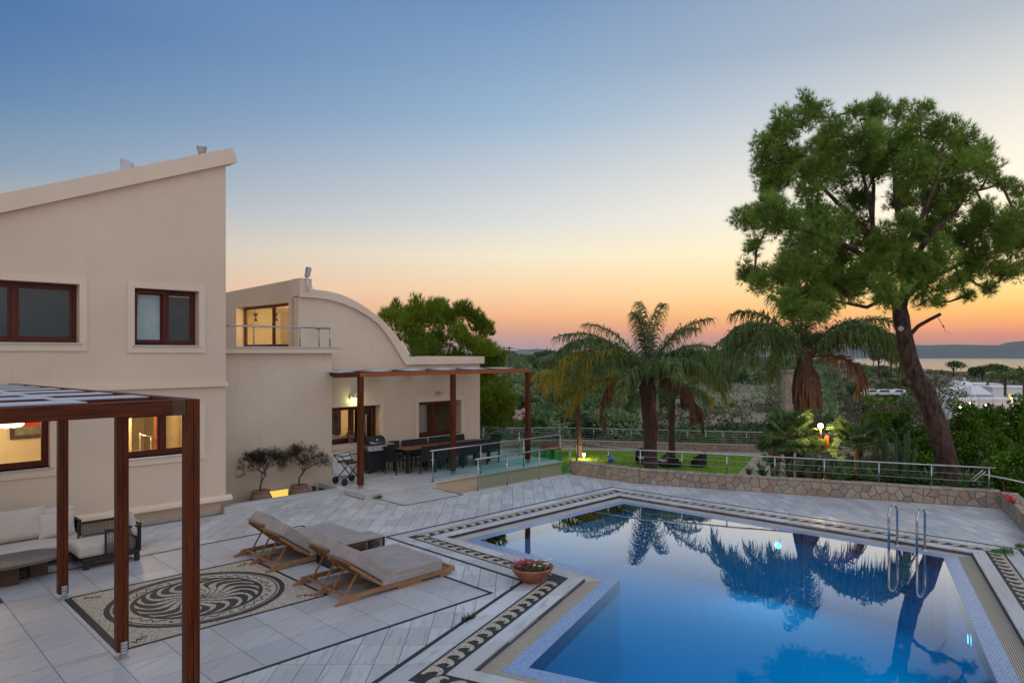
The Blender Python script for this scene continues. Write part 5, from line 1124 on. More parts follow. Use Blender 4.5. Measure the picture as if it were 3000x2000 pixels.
# cool box
cb = thing('cool_box', 'white plastic box with a crumpled cover on its lid, under the lit window sill', 'cool box', (11.6, 19.3, .14)); m = MB(); m.hex8([(11.25, 19.1, .14), (11.85, 19.1, .14), (11.85, 19.5, .14), (11.25, 19.5, .14)], [(11.2, 19.05, .78), (11.9, 19.05, .78), (11.9, 19.55, .78), (11.2, 19.55, .78)]); mk('body', m, 'white_plastic', cb, bevel=.02)
m = MB(); m.box(11.18, 11.92, 19.03, 19.57, .79, .84); mk('lid', m, 'white_plastic', cb, bevel=.015); m = MB(); gx = 12
vs = [(11.2+.7*i/gx, 19.05+.5*j/gx, .85+.05*abs(mnoise.noise(Vector((i*.5, j*.6, 1))))) for i in range(gx+1) for j in range(gx+1)]; m.add(vs, [(i*(gx+1)+j, (i+1)*(gx+1)+j, (i+1)*(gx+1)+j+1, i*(gx+1)+j+1) for i in range(gx) for j in range(gx)], True); mk('crumpled_cover', m, 'canvas', cb)
m = MB(); m.box(11.05, 11.3, 18.95, 19.4, .137, .3); m.box(11.3, 11.6, 18.9, 19.0, .137, .24); o_ = mk('stone_step', m, 'marble_x'); tag(o_, 'small marble step beside the rough wall corner under the window', 'step')
# flower pot on the sill
fpot = thing('flower_pot', 'small terracotta pot on the sill of the lit wing window', 'flower pot', (12.3, 19.7, 1.09)); m = MB(); m.lathe([(0, 0), (.085, 0), (.115, .2), (.125, .2), (.125, .235), (.105, .235), (0, .21)], (12.28, 19.76, 1.09), 18); mk('pot', m, 'terracotta', fpot)
g = thing('geranium', 'red flowering geranium in the pot on the lit window sill', 'plant', (12.28, 19.76, 1.3)); flowers(g, (12.28, 19.76, 1.31), .16, 7, ['petal_red'], .1, .3, 8, 260, .028)
# ---------------- dining table and chairs
tb = thing('dining_table', 'long outdoor dining table with a brown slatted top and black legs', 'dining table', (15.2, 18.65, .14)); T0, T1, V0, V1, ZT = 13.42, 17.05, 18.25, 19.05, .88
for k in range(6): y = V0+.04+k*(V1-V0-.08)/6; m = MB(); m.box(T0+.03, T1-.03, y+.003, y+(V1-V0-.08)/6-.003, ZT-.02, ZT); mk('top_board', m, 'table_wood', tb)
m = MB(); m.box(T0, T1, V0, V0+.035, ZT-.1, ZT-.004); m.box(T0, T1, V1-.035, V1, ZT-.1, ZT-.004); m.box(T0, T0+.035, V0+.036, V1-.036, ZT-.1, ZT-.004); m.box(T1-.035, T1, V0+.036, V1-.036, ZT-.1, ZT-.004); mk('apron', m, 'black_frame', tb)
for x in (T0+.05, T0+1.22, T0+1.36, T1-1.36, T1-1.22, T1-.05):
    for y in (V0+.05, V1-.05): m = MB(); m.box(x-.04, x+.04, y-.04, y+.04, .14, ZT-.1); mk('leg', m, 'black_frame', tb)
def dchair():
    t = thing('dining_chair', 'x', 'dining chair', (0, 0, 0), 'black chairs round the long dining table')
    w, d, sh = .54, .5, .44                     # faces +Y (towards the table), back at -Y
    for sx in (-1, 1):
        m = MB(); m.bar((sx*(w/2-.015), -.22, .0), (sx*(w/2-.015), -.25, sh+.2), .028, .03); mk('leg', m, 'black_frame', t)
        m = MB(); m.bar((sx*(w/2-.015), .25, 0), (sx*(w/2-.015), .22, .65), .028, .03); mk('leg', m, 'black_frame', t)
        m = MB(); m.bar((sx*(w/2-.012), -.26, .655), (sx*(w/2-.012), .25, .65), .04, .022); mk('armrest', m, 'black_frame', t)
        m = MB(); m.bar((sx*(w/2-.02), -.235, sh-.02), (sx*(w/2-.02), -.31, .87), .026, .03); mk('back_post', m, 'black_frame', t)
    m = MB(); m.box(-w/2+.03, w/2-.03, -.23, .25, sh-.02, sh); mk('seat', m, 'black_fabric', t, bevel=.006)
    m = MB(); m.box(-w/2+.02, w/2-.02, .225, .25, sh-.045, sh-.0205); m.box(-w/2+.02, w/2-.02, -.25, -.231, sh-.045, sh-.0205); mk('seat_rail', m, 'black_frame', t)
    m = MB(); m.hex8([(-w/2+.03, -.245, sh+.03), (w/2-.03, -.245, sh+.03), (w/2-.03, -.235, sh+.03), (-w/2+.03, -.235, sh+.03)], [(-w/2+.03, -.315, .86), (w/2-.03, -.315, .86), (w/2-.03, -.305, .86), (-w/2+.03, -.305, .86)]); mk('backrest', m, 'black_fabric', t)
    m = MB(); m.bar((-w/2+.01, -.31, .872), (w/2-.01, -.31, .872), .026, .02); mk('top_rail', m, 'black_frame', t)
    return t
c0 = dchair(); first = True
ordn = ['first', 'second', 'third', 'fourth', 'fifth', 'sixth']
spots = [((x, 18.08, .14), R.uniform(-.04, .04), f'{ordn[i]} black dining chair from the left on the near side of the table') for i, x in enumerate((13.9, 14.52, 15.15, 15.72, 16.25, 16.8))]
spots += [((x, 19.22, .14), pi+R.uniform(-.05, .05), f'{ordn[i]} black dining chair from the left on the wall side of the table') for i, x in enumerate((14.38, 14.92, 15.55, 16.12, 16.62))]
spots += [((13.2, 18.55, .14), -pi/2+.12, 'black dining chair at the left head of the long table'), ((17.38, 18.65, .14), pi/2-.05, 'black dining chair at the right head of the long table'), ((13.7, 19.38, .14), pi-.35, 'black dining chair standing apart by the wall next to the barbecue')]
for i, (p, rz, lb) in enumerate(spots):
    if i == 0: c0.location = p; c0.rotation_euler = (0, 0, rz); c0['label'] = lb
    else: dup_tree(c0, p, rz, lb)
# ---------------- garden things
def wchair(p, rz, label):
    t = thing('wicker_chair', label, 'wicker chair', p, 'dark wicker tub chairs on the lawn'); m = MB(); n = 16; vs = []
    Mz = Matrix.Rotation(rz, 3, 'Z')
    prof = []
    for i in range(n+1):
        a = pi*1.05*i/n-pi*.025; h = .52+.36*sin(max(0, min(pi, a)))**1.2; prof.append((cos(a)*.46, sin(a)*.44, h))
    P_ = Vector(p)
    for x, y, h in prof:
        for s, z in ((1, .04), (1.04, h), (.86, h), (.82, .3)): vs.append(P_+Mz @ Vector((x*s, y*s, z)))
    m.add(vs, [(i*4+a, (i+1)*4+a, (i+1)*4+a+1, i*4+a+1) for i in range(n) for a in range(3)]); mk('shell', m, 'wicker', t)
    m = MB(); q = [P_+Mz @ Vector(v) for v in ((-.33, -.3, .05), (.33, -.3, .05), (.33, .3, .05), (-.33, .3, .05))]; m.hex8(q, [v+Vector((0, 0, .28)) for v in q]); mk('seat_base', m, 'wicker', t)
    m = MB(); q = [P_+Mz @ Vector(v) for v in ((-.30, -.33, .33), (.30, -.33, .33), (.30, .27, .33), (-.30, .27, .33))]; m.hex8(q, [v+Vector((0, 0, .07)) for v in q]); mk('seat_cushion', m, 'fabric', t)
def lp(px, py): v = at(px, py, FPX*6.5/(py-Y0)); return (v.x, v.y, -2.5+.04)
wchair(lp(2047, 1368), TH+2.2, 'rightmost dark wicker tub chair on the lawn'); wchair(lp(1975, 1369), TH+.3, 'dark wicker tub chair just right of the big palm trunk'); wchair(lp(1950, 1369), TH-2.9, 'dark wicker tub chair partly behind the palm trunk on the lawn'); wchair(lp(1885, 1360), TH-1.5, 'leftmost dark wicker tub chair on the lawn, left of the palm trunk')
# playhouse
hp = Vector(lp(1612, 1343)); ph = thing('playhouse', 'green plastic playhouse with a red roof on the lawn', 'playhouse', hp); Mz = Matrix.Rotation(TH-pi/2+.35, 3, 'Z')
def loc(v): return hp+Mz @ Vector(v)
def lb8(m, x0, x1, y0, y1, z0, z1): m.hex8([loc(q) for q in ((x0, y0, z0), (x1, y0, z0), (x1, y1, z0), (x0, y1, z0))], [loc(q) for q in ((x0, y0, z1), (x1, y0, z1), (x1, y1, z1), (x0, y1, z1))])
m = MB(); lb8(m, -.4, -.16, -.35, -.31, 0, .62); lb8(m, .1, .4, -.35, -.31, 0, .62); lb8(m, -.16, .1, -.35, -.31, .5, .62); lb8(m, .36, .4, -.31, .35, 0, .25); lb8(m, .36, .4, -.31, -.1, .25, .62); lb8(m, .36, .4, .15, .35, .25, .62); lb8(m, -.4, -.36, -.31, .35, 0, .62); lb8(m, -.36, .36, .31, .35, 0, .62); mk('wall', m, 'green_plastic', ph)
m = MB(); lb8(m, -.14, .02, -.37, -.355, .02, .36); mk('door', m, 'green_dark_plastic', ph); m = MB(); lb8(m, .405, .42, -.1, .15, .3, .32); lb8(m, .405, .42, .0, .03, .25, .55); mk('window_frame', m, 'green_dark_plastic', ph)
m = MB(); m.hex8([loc(q) for q in ((-.5, -.45, .58), (.5, -.45, .58), (.5, .45, .58), (-.5, .45, .58))], [loc(q) for q in ((-.44, -.04, .96), (.44, -.04, .96), (.44, .04, .96), (-.44, .04, .96))]); rf_ = mk('roof', m, 'red_roof', ph); m = MB(); lb8(m, -.2, -.08, -.06, .06, .9, 1.08); mk('chimney', m, 'red_roof', ph)
dk = thing('rocking_toy', 'blue plastic rocking toy on the lawn by the first post of the wall railing', 'toy', lp(1790, 1357)); q = Vector(lp(1790, 1357)); m = MB(); m.ball(q+Vector((0, 0, .2)), .22, 12, 8, (1.3, .8, .7)); mk('body', m, 'blue_plastic', dk); m = MB(); m.ball(q+Vector((-.13*RX, -.13*RY, .42)), .1, 10, 7); mk('head', m, 'blue_plastic', dk); m = MB(); m.box(q.x-.25, q.x+.25, q.y-.1, q.y+.1, q.z, q.z+.06); mk('rocker', m, 'blue_plastic', dk)
# garden lamps
def spotlamp(px, py, d, ground, label, e, postmat='wood_orange', pw=.10, arm=True, post_off=(.55, .2), col=(1, .62, .28)):
    v = at(px, py, d); t = thing('garden_lamp', label, 'lamp', (v.x, v.y, ground)); m = MB(); m.ball(v, .085, 10, 7); mk('bulb', m, 'bulb', t); lamp(tuple(v+Vector((-FX*.12, -FY*.12, 0))), e, col, .08, t, 'lamp_glow')
    x = v.x+post_off[0]*RX; y = v.y+post_off[0]*RY; m = MB(); m.box(x-pw, x+pw, y-pw, y+pw, ground, v.z-.35 if arm else v.z-.08); mk('post', m, postmat, t)
    if arm: m = MB(); m.bar((x, y, v.z-.5), (v.x-.1*RX, v.y-.1*RY, v.z-.5), .07, .05); m.tube([v-Vector((0, 0, .5)), v-Vector((0, 0, .05))], .03, 6); mk('arm', m, postmat, t)
spotlamp(2404, 1247, 25.3, -1.9, 'brightest garden lamp on a thick orange brown post right of the path', 120, pw=.075, post_off=(.25, 0)); spotlamp(2279, 1215, 30, -2.5, 'smaller bright lamp left of the brightest one, above the fan palm', 60, pw=.06, arm=False, post_off=(0, 0)); spotlamp(1711, 1331, 42.5, -2.5, 'low bright lamp on the lawn near the playhouse', 90, 'galv', .02, False, (0, 0))
for px, d, lb in ((2255, 41, 'left slim brown post by the lawn path'), (2271, 40, 'middle slim brown post by the lawn path'), (2285, 42, 'right slim brown post by the lawn path')):
    x, y = gp(px, d); m = MB(); m.box(x-.07, x+.07, y-.07, y+.07, -2.5, 4-(1272-Y0)*d/FPX); m.box(x-.09, x+.09, y-.09, y+.09, -2.5, -2.4); o_ = mk('garden_post', m, 'wood_orange'); tag(o_, lb, 'post', 'slim brown posts by the path')
# ---------------- potted shrubs on the planting bed
def potshrub(px, seed, label_pot, label_pl, leafy, h, wd):
    x = 8.58 if px < 800 else 9.70; y = 18.28; c = (x, y, -.35); t = thing('clay_pot', label_pot, 'pot', c)
    m = MB(); m.lathe([(0, 0), (.14, 0), (.2, .1), (.285, .3), (.29, .42), (.25, .52), (.215, .56), (.24, .59), (.245, .62), (.21, .62), (.19, .57), (0, .55)], c, 28); mk('jar', m, 'pot_clay', t)
    m = MB()
    for z, r in ((.3, .287), (.36, .292), (.42, .291)): m.tube([(c[0]+r*cos(2*pi*i/24), c[1]+r*sin(2*pi*i/24), c[2]+z) for i in range(25)], .006, 5)
    mk('rib', m, 'pot_clay', t)
    rr = random.Random(seed); root = thing('potted_shrub', label_pl, 'potted shrub', (x, y, .2)); m = MB(); tips = []
    def grow(p, d, L, r, lv):
        q = p+d*L; mid = p.lerp(q, .5)+Vector((rr.uniform(-1, 1), rr.uniform(-1, 1), rr.uniform(-1, 1)))*L*.09; m.tube([p, mid, q], [r, r*.85, r*.7], 5 if lv < 3 else 3, False)
        if lv >= 7: tips.append((q, d)); return
        for k in range(3 if lv in (1, 2) else 2):
            nd = (d+Vector((rr.uniform(-1, 1)*wd*.85, rr.uniform(-1, 1)*.7, rr.uniform(-.6, .75)))*1.0).normalized(); grow(q, nd, L*rr.uniform(.72, .92), r*.64, lv+1)
        tips.append((q, d))
    grow(Vector((x, y, .2)), Vector((.02, 0, 1)), .26*h, .03, 0); mk('branches', m, 'twig', root)
    m = MB()
    for q, d in tips:
        for k in range(leafy):
            b = rr.uniform(0, 2*pi); p = q+Vector((rr.gauss(0, .025), rr.gauss(0, .025), rr.gauss(0, .03))); s = rr.uniform(.014, .03); u = Vector((cos(b), sin(b), rr.uniform(-.8, .8))).normalized(); w = u.cross(Vector((0, 0, 1))).normalized()*s*.45; m.add([p, p+u*s+w, p+u*s*2, p+u*s-w], [(0, 1, 2, 3)])
    mk('foliage', m, 'bush_leaf', root, kind='stuff')
    return root, tips, rr
r1, tips, rr = potshrub(763, 21, 'left round clay pot on the bed under the rough wall', 'bougainvillea with a few magenta flowers in the left clay pot', 15, 1.1, 1.25)
for i in range(9):
    q, d = tips[rr.randrange(len(tips))]; m = MB()
    for k in range(4): b = rr.uniform(0, 6.3); u = Vector((cos(b), sin(b), rr.uniform(-.3, .6)))*.035; w = Vector((-sin(b), cos(b), 0))*.018; m.add([q, q+u*.6+w, q+u, q+u*.6-w], [(0, 1, 2, 3)])
    mk('flower', m, 'petal_pink', r1)
potshrub(875, 34, 'right round clay pot on the bed under the rough wall', 'nearly bare twiggy shrub in the right clay pot', 10, 1.1, 1.3)
m = MB(); m.tube([(10.35, 18.5, -.35), (10.28, 18.5, .12)], [.05, .06], 8); m.tube([(10.3, 18.4, -.2), (10.45, 18.4, .05)], .03, 8); o_ = mk('garden_light', m, 'black_frame'); tag(o_, 'small black spotlight on a stake in the bed near the terrace corner', 'spotlight')
# ================================================================== VEGETATION
def blade_mesh(name, V, F, mats, mi=None, smooth=False):
    me = bpy.data.meshes.new(name); V = np.asarray(V, np.float32); F = np.asarray(F, np.int32); me.vertices.add(len(V)); me.vertices.foreach_set('co', V.ravel())
    k = F.shape[1]; me.loops.add(F.size); me.loops.foreach_set('vertex_index', F.ravel()); me.polygons.add(len(F)); me.polygons.foreach_set('loop_start', np.arange(0, F.size, k, dtype=np.int32))
    for m in mats: me.materials.append(MATS[m])
    if mi is not None: me.polygons.foreach_set('material_index', np.asarray(mi, np.int32))
    me.update(calc_edges=True); return me
def obm(name, me, parent=None, **k):
    o = bpy.data.objects.new(name, me); COL.objects.link(o)
    if parent is not None: o.parent = parent; o.location = -worldloc(parent)
    return tag(o, **k)
rng = np.random.default_rng(4)
def unit(v): return v/np.maximum(1e-9, np.linalg.norm(v, axis=-1, keepdims=True))
def tufts(pos, dirs, k, L, w, spread=1.0):
    """spiky bursts: k thin triangles at each position round a direction"""
    n = len(pos); p = np.repeat(pos, k, 0); d = np.repeat(dirs, k, 0)+rng.normal(0, spread*.55, (n*k, 3)); d = unit(d); l = L*rng.uniform(.6, 1.1, (n*k, 1))
    s = unit(np.cross(d, rng.normal(size=(n*k, 3))))*w; V = np.stack([p-s, p+s, p+d*l], 1).reshape(-1, 3); return V, np.arange(len(V)).reshape(-1, 3)
def leaves(pos, dirs, L, w, jitter=.9):
    n = len(pos); d = unit(dirs+rng.normal(0, jitter, (n, 3))); l = L*rng.uniform(.6, 1.2, (n, 1)); s = unit(np.cross(d, rng.normal(size=(n, 3))))*w*rng.uniform(.7, 1.2, (n, 1))
    V = np.stack([pos, pos+d*l*.5+s, pos+d*l, pos+d*l*.5-s], 1).reshape(-1, 3); return V, np.arange(len(V)).reshape(-1, 4)
def blobpts(blobs, dens, r0=.55, flat=1.0, up=.35, lump=.25):
    P_, D_ = [], []
    for c, r in blobs:
        n = max(6, int(dens*r*r)); d = unit(rng.normal(size=(n, 3))); rad = r*(r0+(1-r0)*rng.random((n, 1))**.6)*(1+lump*np.sin(d[:, :1]*7+c[0])*np.cos(d[:, 1:2]*6+c[1])); p = np.array(c)+d*rad*np.array([1, 1, flat]); dd = unit(d+np.array([0, 0, up])); P_.append(p); D_.append(dd)
    return np.concatenate(P_), np.concatenate(D_)
def pxblobs(L, s, ox, oy, d, dd, seed, rs=1.0):
    r_ = random.Random(seed); out = []
    for x, y, r in L:
        D = d+r_.uniform(-dd, dd); v = at(ox+x/s, oy+y/s, D); out.append(((v.x, v.y, v.z), r/s*D/FPX*rs))
    return out
# ---- the big pine
D0 = 21.5
pine = thing('pine_tree', 'tall leaning pine with a wide airy crown beside the pool at the right', 'pine tree', (*gp(2792, 21.3), -.5))
tp = [(2795, 1500, 78), (2785, 1400, 76), (2768, 1330, 66), (2752, 1270, 64), (2730, 1200, 64), (2705, 1140, 66), (2682, 1105, 60), (2664, 1050, 52), (2655, 1010, 50), (2647, 970, 50), (2640, 930, 48), (2634, 895, 46)]
def pt(px, py, d=D0): return at(px, py, d)
m = MB(); m.tube([pt(x, y) for x, y, w in tp], [w/2*.88*D0/FPX*(1+.06*sin(i*2.7)) for i, (x, y, w) in enumerate(tp)], 18, False)
trunk = mk('trunk', m, 'bark', pine)
m = MB(); limbs = [([(2634, 900, 0), (2600, 850, .3), (2580, 780, .6), (2560, 700, .4), (2555, 640, .2), (2540, 560, -.2), (2520, 480, -.3)], 30), ([(2640, 900, 0), (2655, 830, -.4), (2650, 740, -.6), (2640, 660, -.5), (2625, 590, 0), (2620, 500, .4), (2600, 400, .5)], 34),
    ([(2655, 830, -.4), (2690, 740, -1.0), (2730, 680, -1.2), (2800, 620, -1), (2850, 540, -.5)], 22), ([(2650, 870, 0), (2720, 820, .8), (2800, 780, 1.2), (2900, 740, 1.3), (3010, 720, 1)], 20), ([(2600, 850, .3), (2520, 830, 1), (2420, 820, 1.4), (2330, 800, 1.2)], 18), ([(2580, 780, .6), (2480, 720, -.4), (2380, 680, -1), (2250, 660, -1)], 20),
    ([(2560, 700, .4), (2480, 620, 1), (2400, 540, 1.2), (2330, 450, 1)], 20), ([(2650, 740, -.6), (2700, 640, -1.6), (2740, 540, -1.8), (2760, 440, -1.4)], 18), ([(2555, 640, .2), (2560, 540, 1.4), (2540, 420, 1.6), (2520, 350, 1.4)], 14), ([(2620, 600, 0), (2690, 520, .8), (2700, 400, 1), (2690, 330, 1)], 14), ([(2620, 860, 0), (2540, 900, -1), (2440, 880, -1.5), (2350, 900, -1.6)], 14)]
r_ = random.Random(6); twigs = []
for L, w in limbs:
    pts = [pt(x, y, D0+o) for x, y, o in L]; n = len(pts); m.tube(pts, [w/2*D0/FPX*(1-.8*i/(n-1)) for i in range(n)], 8, False); twigs += pts[2:]
mk('limb', m, 'bark', pine)
m = MB(); m.tube([pt(2662, 985), pt(2690, 955), pt(2720, 938), pt(2755, 920)], [.075, .06, .055, .05], 8); m.tube([pt(2745, 925), pt(2765, 958), pt(2770, 972), pt(2790, 978)], [.01, .008, .006, .004], 5); m.ball(pt(2764, 956), .03, 6, 4); mk('dead_stub', m, 'bark', pine)
m = MB(); v = pt(2639, 962, D0-.26); n = 14; rt = Vector((RX, RY, 0)); m.add([v]+[v+(rt*cos(2*pi*i/n)*.09+Vector((0, 0, 1))*sin(2*pi*i/n)*.08)+Vector((-FX, -FY, 0))*.0 for i in range(n)], [(0, i+1, (i+1) % n+1) for i in range(n)]); mk('pruning_scar', m, 'cutwood', pine)
m = MB(); m.ball(pt(2656, 1120, D0-.1), .16, 8, 6, (1, 1, .9)); m.ball(pt(2664, 1088, D0-.1), .1, 8, 6); m.ball(pt(2700, 1100, D0-.25), .06, 8, 6); m.ball(pt(2680, 1085, D0-.25), .07, 8, 6); mk('knot', m, 'bark', pine)
B = [(600, 200, 120), (430, 300, 120), (320, 400, 80), (300, 540, 90), (480, 450, 130), (350, 640, 90), (740, 300, 100), (900, 170, 60), (1040, 190, 110), (1200, 180, 60), (1330, 190, 80), (960, 350, 140), (1200, 350, 150), (1460, 290, 110), (1620, 350, 110), (1700, 470, 110), (1780, 560, 90), (1560, 560, 150), (620, 600, 150), (800, 530, 150), (1050, 560, 150), (1300, 570, 150), (1420, 740, 140), (1620, 680, 110),
    (200, 880, 100), (330, 800, 120), (450, 900, 150), (650, 800, 140), (700, 980, 150), (260, 1060, 70), (560, 1080, 130), (200, 1220, 70), (300, 1270, 90), (430, 1240, 110), (600, 1260, 150), (560, 1400, 110), (640, 1480, 80), (800, 1150, 140), (830, 1340, 110), (900, 760, 110), (1020, 1080, 150), (1150, 1000, 120), (960, 1260, 140), (1250, 1180, 150), (1420, 1120, 140), (1120, 1350, 110), (1380, 1320, 110), (1200, 760, 100), (1240, 900, 80),
    (1600, 980, 150), (1760, 850, 100), (1840, 1000, 140), (1980, 1040, 130), (1700, 1180, 130), (1900, 1210, 110), (1560, 1300, 80), (1640, 1380, 45), (1870, 650, 50), (1960, 700, 60), (1980, 860, 100), (2110, 950, 150), (2140, 1120, 130), (2240, 1020, 130), (1450, 1420, 40), (1780, 1330, 50),
    (500, 1480, 80), (640, 1500, 70), (450, 1400, 80), (720, 1420, 90), (760, 1260, 120), (520, 1180, 120), (900, 900, 100), (1350, 960, 110), (1500, 850, 90), (1000, 450, 90), (700, 420, 100), (1380, 450, 90), (420, 620, 90)]
big = pxblobs(B, 2.24, 2100, 250, D0, 1.9, 5, .98); sub = []
for c, r in big:
    for k in range(15):
        d_ = unit(rng.normal(size=3)); sub.append((tuple(np.array(c)+d_*r*.9*rng.uniform(.35, 1.1)), r*rng.uniform(.32, .56)))
Pp, Dd = blobpts(sub, 640, .3, 1, .7, .4)
V, F = tufts(Pp, Dd, 14, .21, .0062, .85)
obm('crown', blade_mesh('crown', V, F, ['needles']), pine)
m = MB(); nodes = list(twigs); r_ = random.Random(9)
for c, r in sorted(big, key=lambda b: min((q-Vector(b[0])).length for q in twigs)):
    c = Vector(c); t_ = min(nodes, key=lambda q: (q-c).length); mid = t_.lerp(c, .5)+Vector((r_.uniform(-.1, .1), r_.uniform(-.1, .1), -.12))*(t_-c).length; m.tube([t_, mid, c], [.045, .032, .02], 5, False); nodes += [mid, c]
for c, r in sub:
    c = Vector(c); t_ = min(nodes, key=lambda q: (q-c).length); mid = t_.lerp(c, .5)+Vector((r_.uniform(-.1, .1), r_.uniform(-.1, .1), -.1))*(t_-c).length; m.tube([t_, mid, c], [.015, .01, .005], 3, False)
mk('twigs', m, 'twig', pine, kind='stuff')
print('pine tris', len(F))
# ---- bushy pine behind the wing
gpn = thing('pine_tree', 'dense bushy green pine rising behind the curved gable of the wing', 'pine tree', (*gp(1330, 31), -2.6))
B = [(130, 300, 80), (290, 300, 120), (420, 200, 100), (250, 430, 110), (390, 460, 130), (620, 230, 100), (720, 200, 70), (540, 380, 150), (760, 340, 120), (930, 280, 110), (1060, 310, 90), (1140, 420, 90), (880, 480, 110), (680, 600, 120), (500, 620, 140), (1000, 640, 130), (1200, 640, 100), (1280, 740, 90), (1150, 820, 110), (1230, 960, 120), (1330, 1120, 110), (1200, 1200, 140), (1310, 1330, 110), (1180, 1400, 120), (1420, 1200, 80), (1400, 1330, 80), (900, 900, 200), (700, 900, 200), (1000, 1200, 200), (1100, 1000, 120), (1270, 1080, 90), (1180, 440, 70)]
big = pxblobs(B, 3.6475, 1100, 850, 31, 1.6, 8, 1.22); sub = []
for c, r in big:
    for k in range(16): d_ = unit(rng.normal(size=3)+np.array([0, 0, .3])); sub.append((tuple(np.array(c)+d_*r*.9*rng.uniform(.4, 1.1)), r*rng.uniform(.25, .5)))
Pp, Dd = blobpts(sub, 480, .5, 1.2, 1.5); V, F = tufts(Pp, Dd, 11, .28, .011, .5); obm('crown', blade_mesh('crown', V, F, ['needles_gold']), gpn)
m = MB(); m.tube([(*gp(1330, 31), -2.6), (*gp(1310, 31), 1), (*gp(1260, 31), 4.2)], [.3, .25, .1], 10); mk('trunk', m, 'bark', gpn)
print('pine2 tris', len(F))
# ---- feather palms
def frond(base, az, el, L, droop, mat, dead=False, hang=.75, n=118, lw=.044, ll=.92, seed=0):
    r = random.Random(seed); pts = []; p = Vector(base); steps = 22; el0 = el; bend = r.uniform(-.35, .35); L = L*r.uniform(.92, 1.08); miss = r.uniform(.03, .14)
    for i in range(steps+1):
        pts.append(p.copy()); t = i/steps; e = el0-droop*t**1.35; a_ = az+bend*t*t; p = p+Vector((cos(a_)*cos(e), sin(a_)*cos(e), sin(e)))*(L/steps)
    m = MB(); m.tube(pts, [.038*(1-.85*i/steps)+.005 for i in range(steps+1)], 5, False)
    for k in range(n):
        t = .13+.86*(k+r.uniform(-.4, .4))/n; t = min(.995, t); f_ = t*steps; i = min(steps-1, int(f_)); q = pts[i].lerp(pts[i+1], f_-i); d = (pts[i+1]-pts[i]).normalized(); side = d.cross(Vector((0, 0, 1))); side = side.normalized() if side.length > .05 else Vector((-sin(az), cos(az), 0))
        upn = side.cross(d).normalized()
        for sg in (-1, 1):
            if r.random() < miss: continue
            l = ll*(sin(min(1, t*1.05)*pi*.86)*.75+.30)*r.uniform(.7, 1.2); lift = r.uniform(-.35, .75)*(0 if dead else 1)
            dr = (side*sg*r.uniform(.5, 1.0)*(1.15-hang*.6)+upn*lift*.7+d*r.uniform(.15, .6)+Vector((r.gauss(0, .1), r.gauss(0, .1), -.15))).normalized()
            if dead: dr = (Vector((0, 0, -1))+side*sg*.12+Vector((r.gauss(0, .1), r.gauss(0, .1), 0))).normalized()
            w = dr.cross(Vector((r.gauss(0, 1), r.gauss(0, 1), .3))).normalized()*lw*.5; b = q+dr*l*.34; g = Vector((0, 0, -1))*(.8+hang*.9); d1 = (dr+g).normalized(); c = b+d1*l*.36; d2 = (d1+g*1.6).normalized(); e_ = c+d2*l*.38
            m.c = 1; m.add([q-w*.6, q+w*.6, b+w, b-w, c+w*.8, c-w*.8, e_], [(0, 1, 2, 3), (3, 2, 4, 5), (5, 4, 6)]); m.c = 0
    return m, mat
def palm(name, label, gx, heart, fr, trunk_pts, seed, boots=True, group=None):
    root = thing(name, label, 'palm tree', (gx[0], gx[1], trunk_pts[0][0].z)); r = random.Random(seed)
    m = MB(); m.tube([p for p, w in trunk_pts], [w for p, w in trunk_pts], 14, False); mk('trunk', m, 'palm_trunk', root)
    for i, (az, el, L, dr, mat, dead) in enumerate(fr):
        m, mt_ = frond(Vector(heart)+Vector((cos(az), sin(az), 0))*.12, az, el, L, dr, mat, dead, seed=seed*100+i, hang=(.45 if el > 1.2 else .68)+.27*r.random())
        mk('frond', m, ['dead_frond' if dead else 'palm_trunk', mat], root)
    return root
CA = TH-pi/2       # azimuth of camera right
def azr(deg): return CA+radians(deg)      # 0 = to the right of the picture, 90 = away, 180 = left, 270 = towards the camera
h1 = at(1897, 1118, 35.6); g1 = gp(1905, 35.6)
tr1 = [(Vector((*gp(1906, 35.6), -2.6)), .36), (Vector((*gp(1906, 35.6), -1.2)), .33), (Vector((*gp(1903, 35.6), .3)), .33), (Vector((*gp(1900, 35.6), 1.5)), .40), (Vector((h1.x, h1.y, h1.z-.3)), .44), (Vector((h1.x, h1.y, h1.z+.25)), .22)]
G, Yg, Dd_ = 'palm_leaf', 'palm_leaf_gold', 'dead_frond'
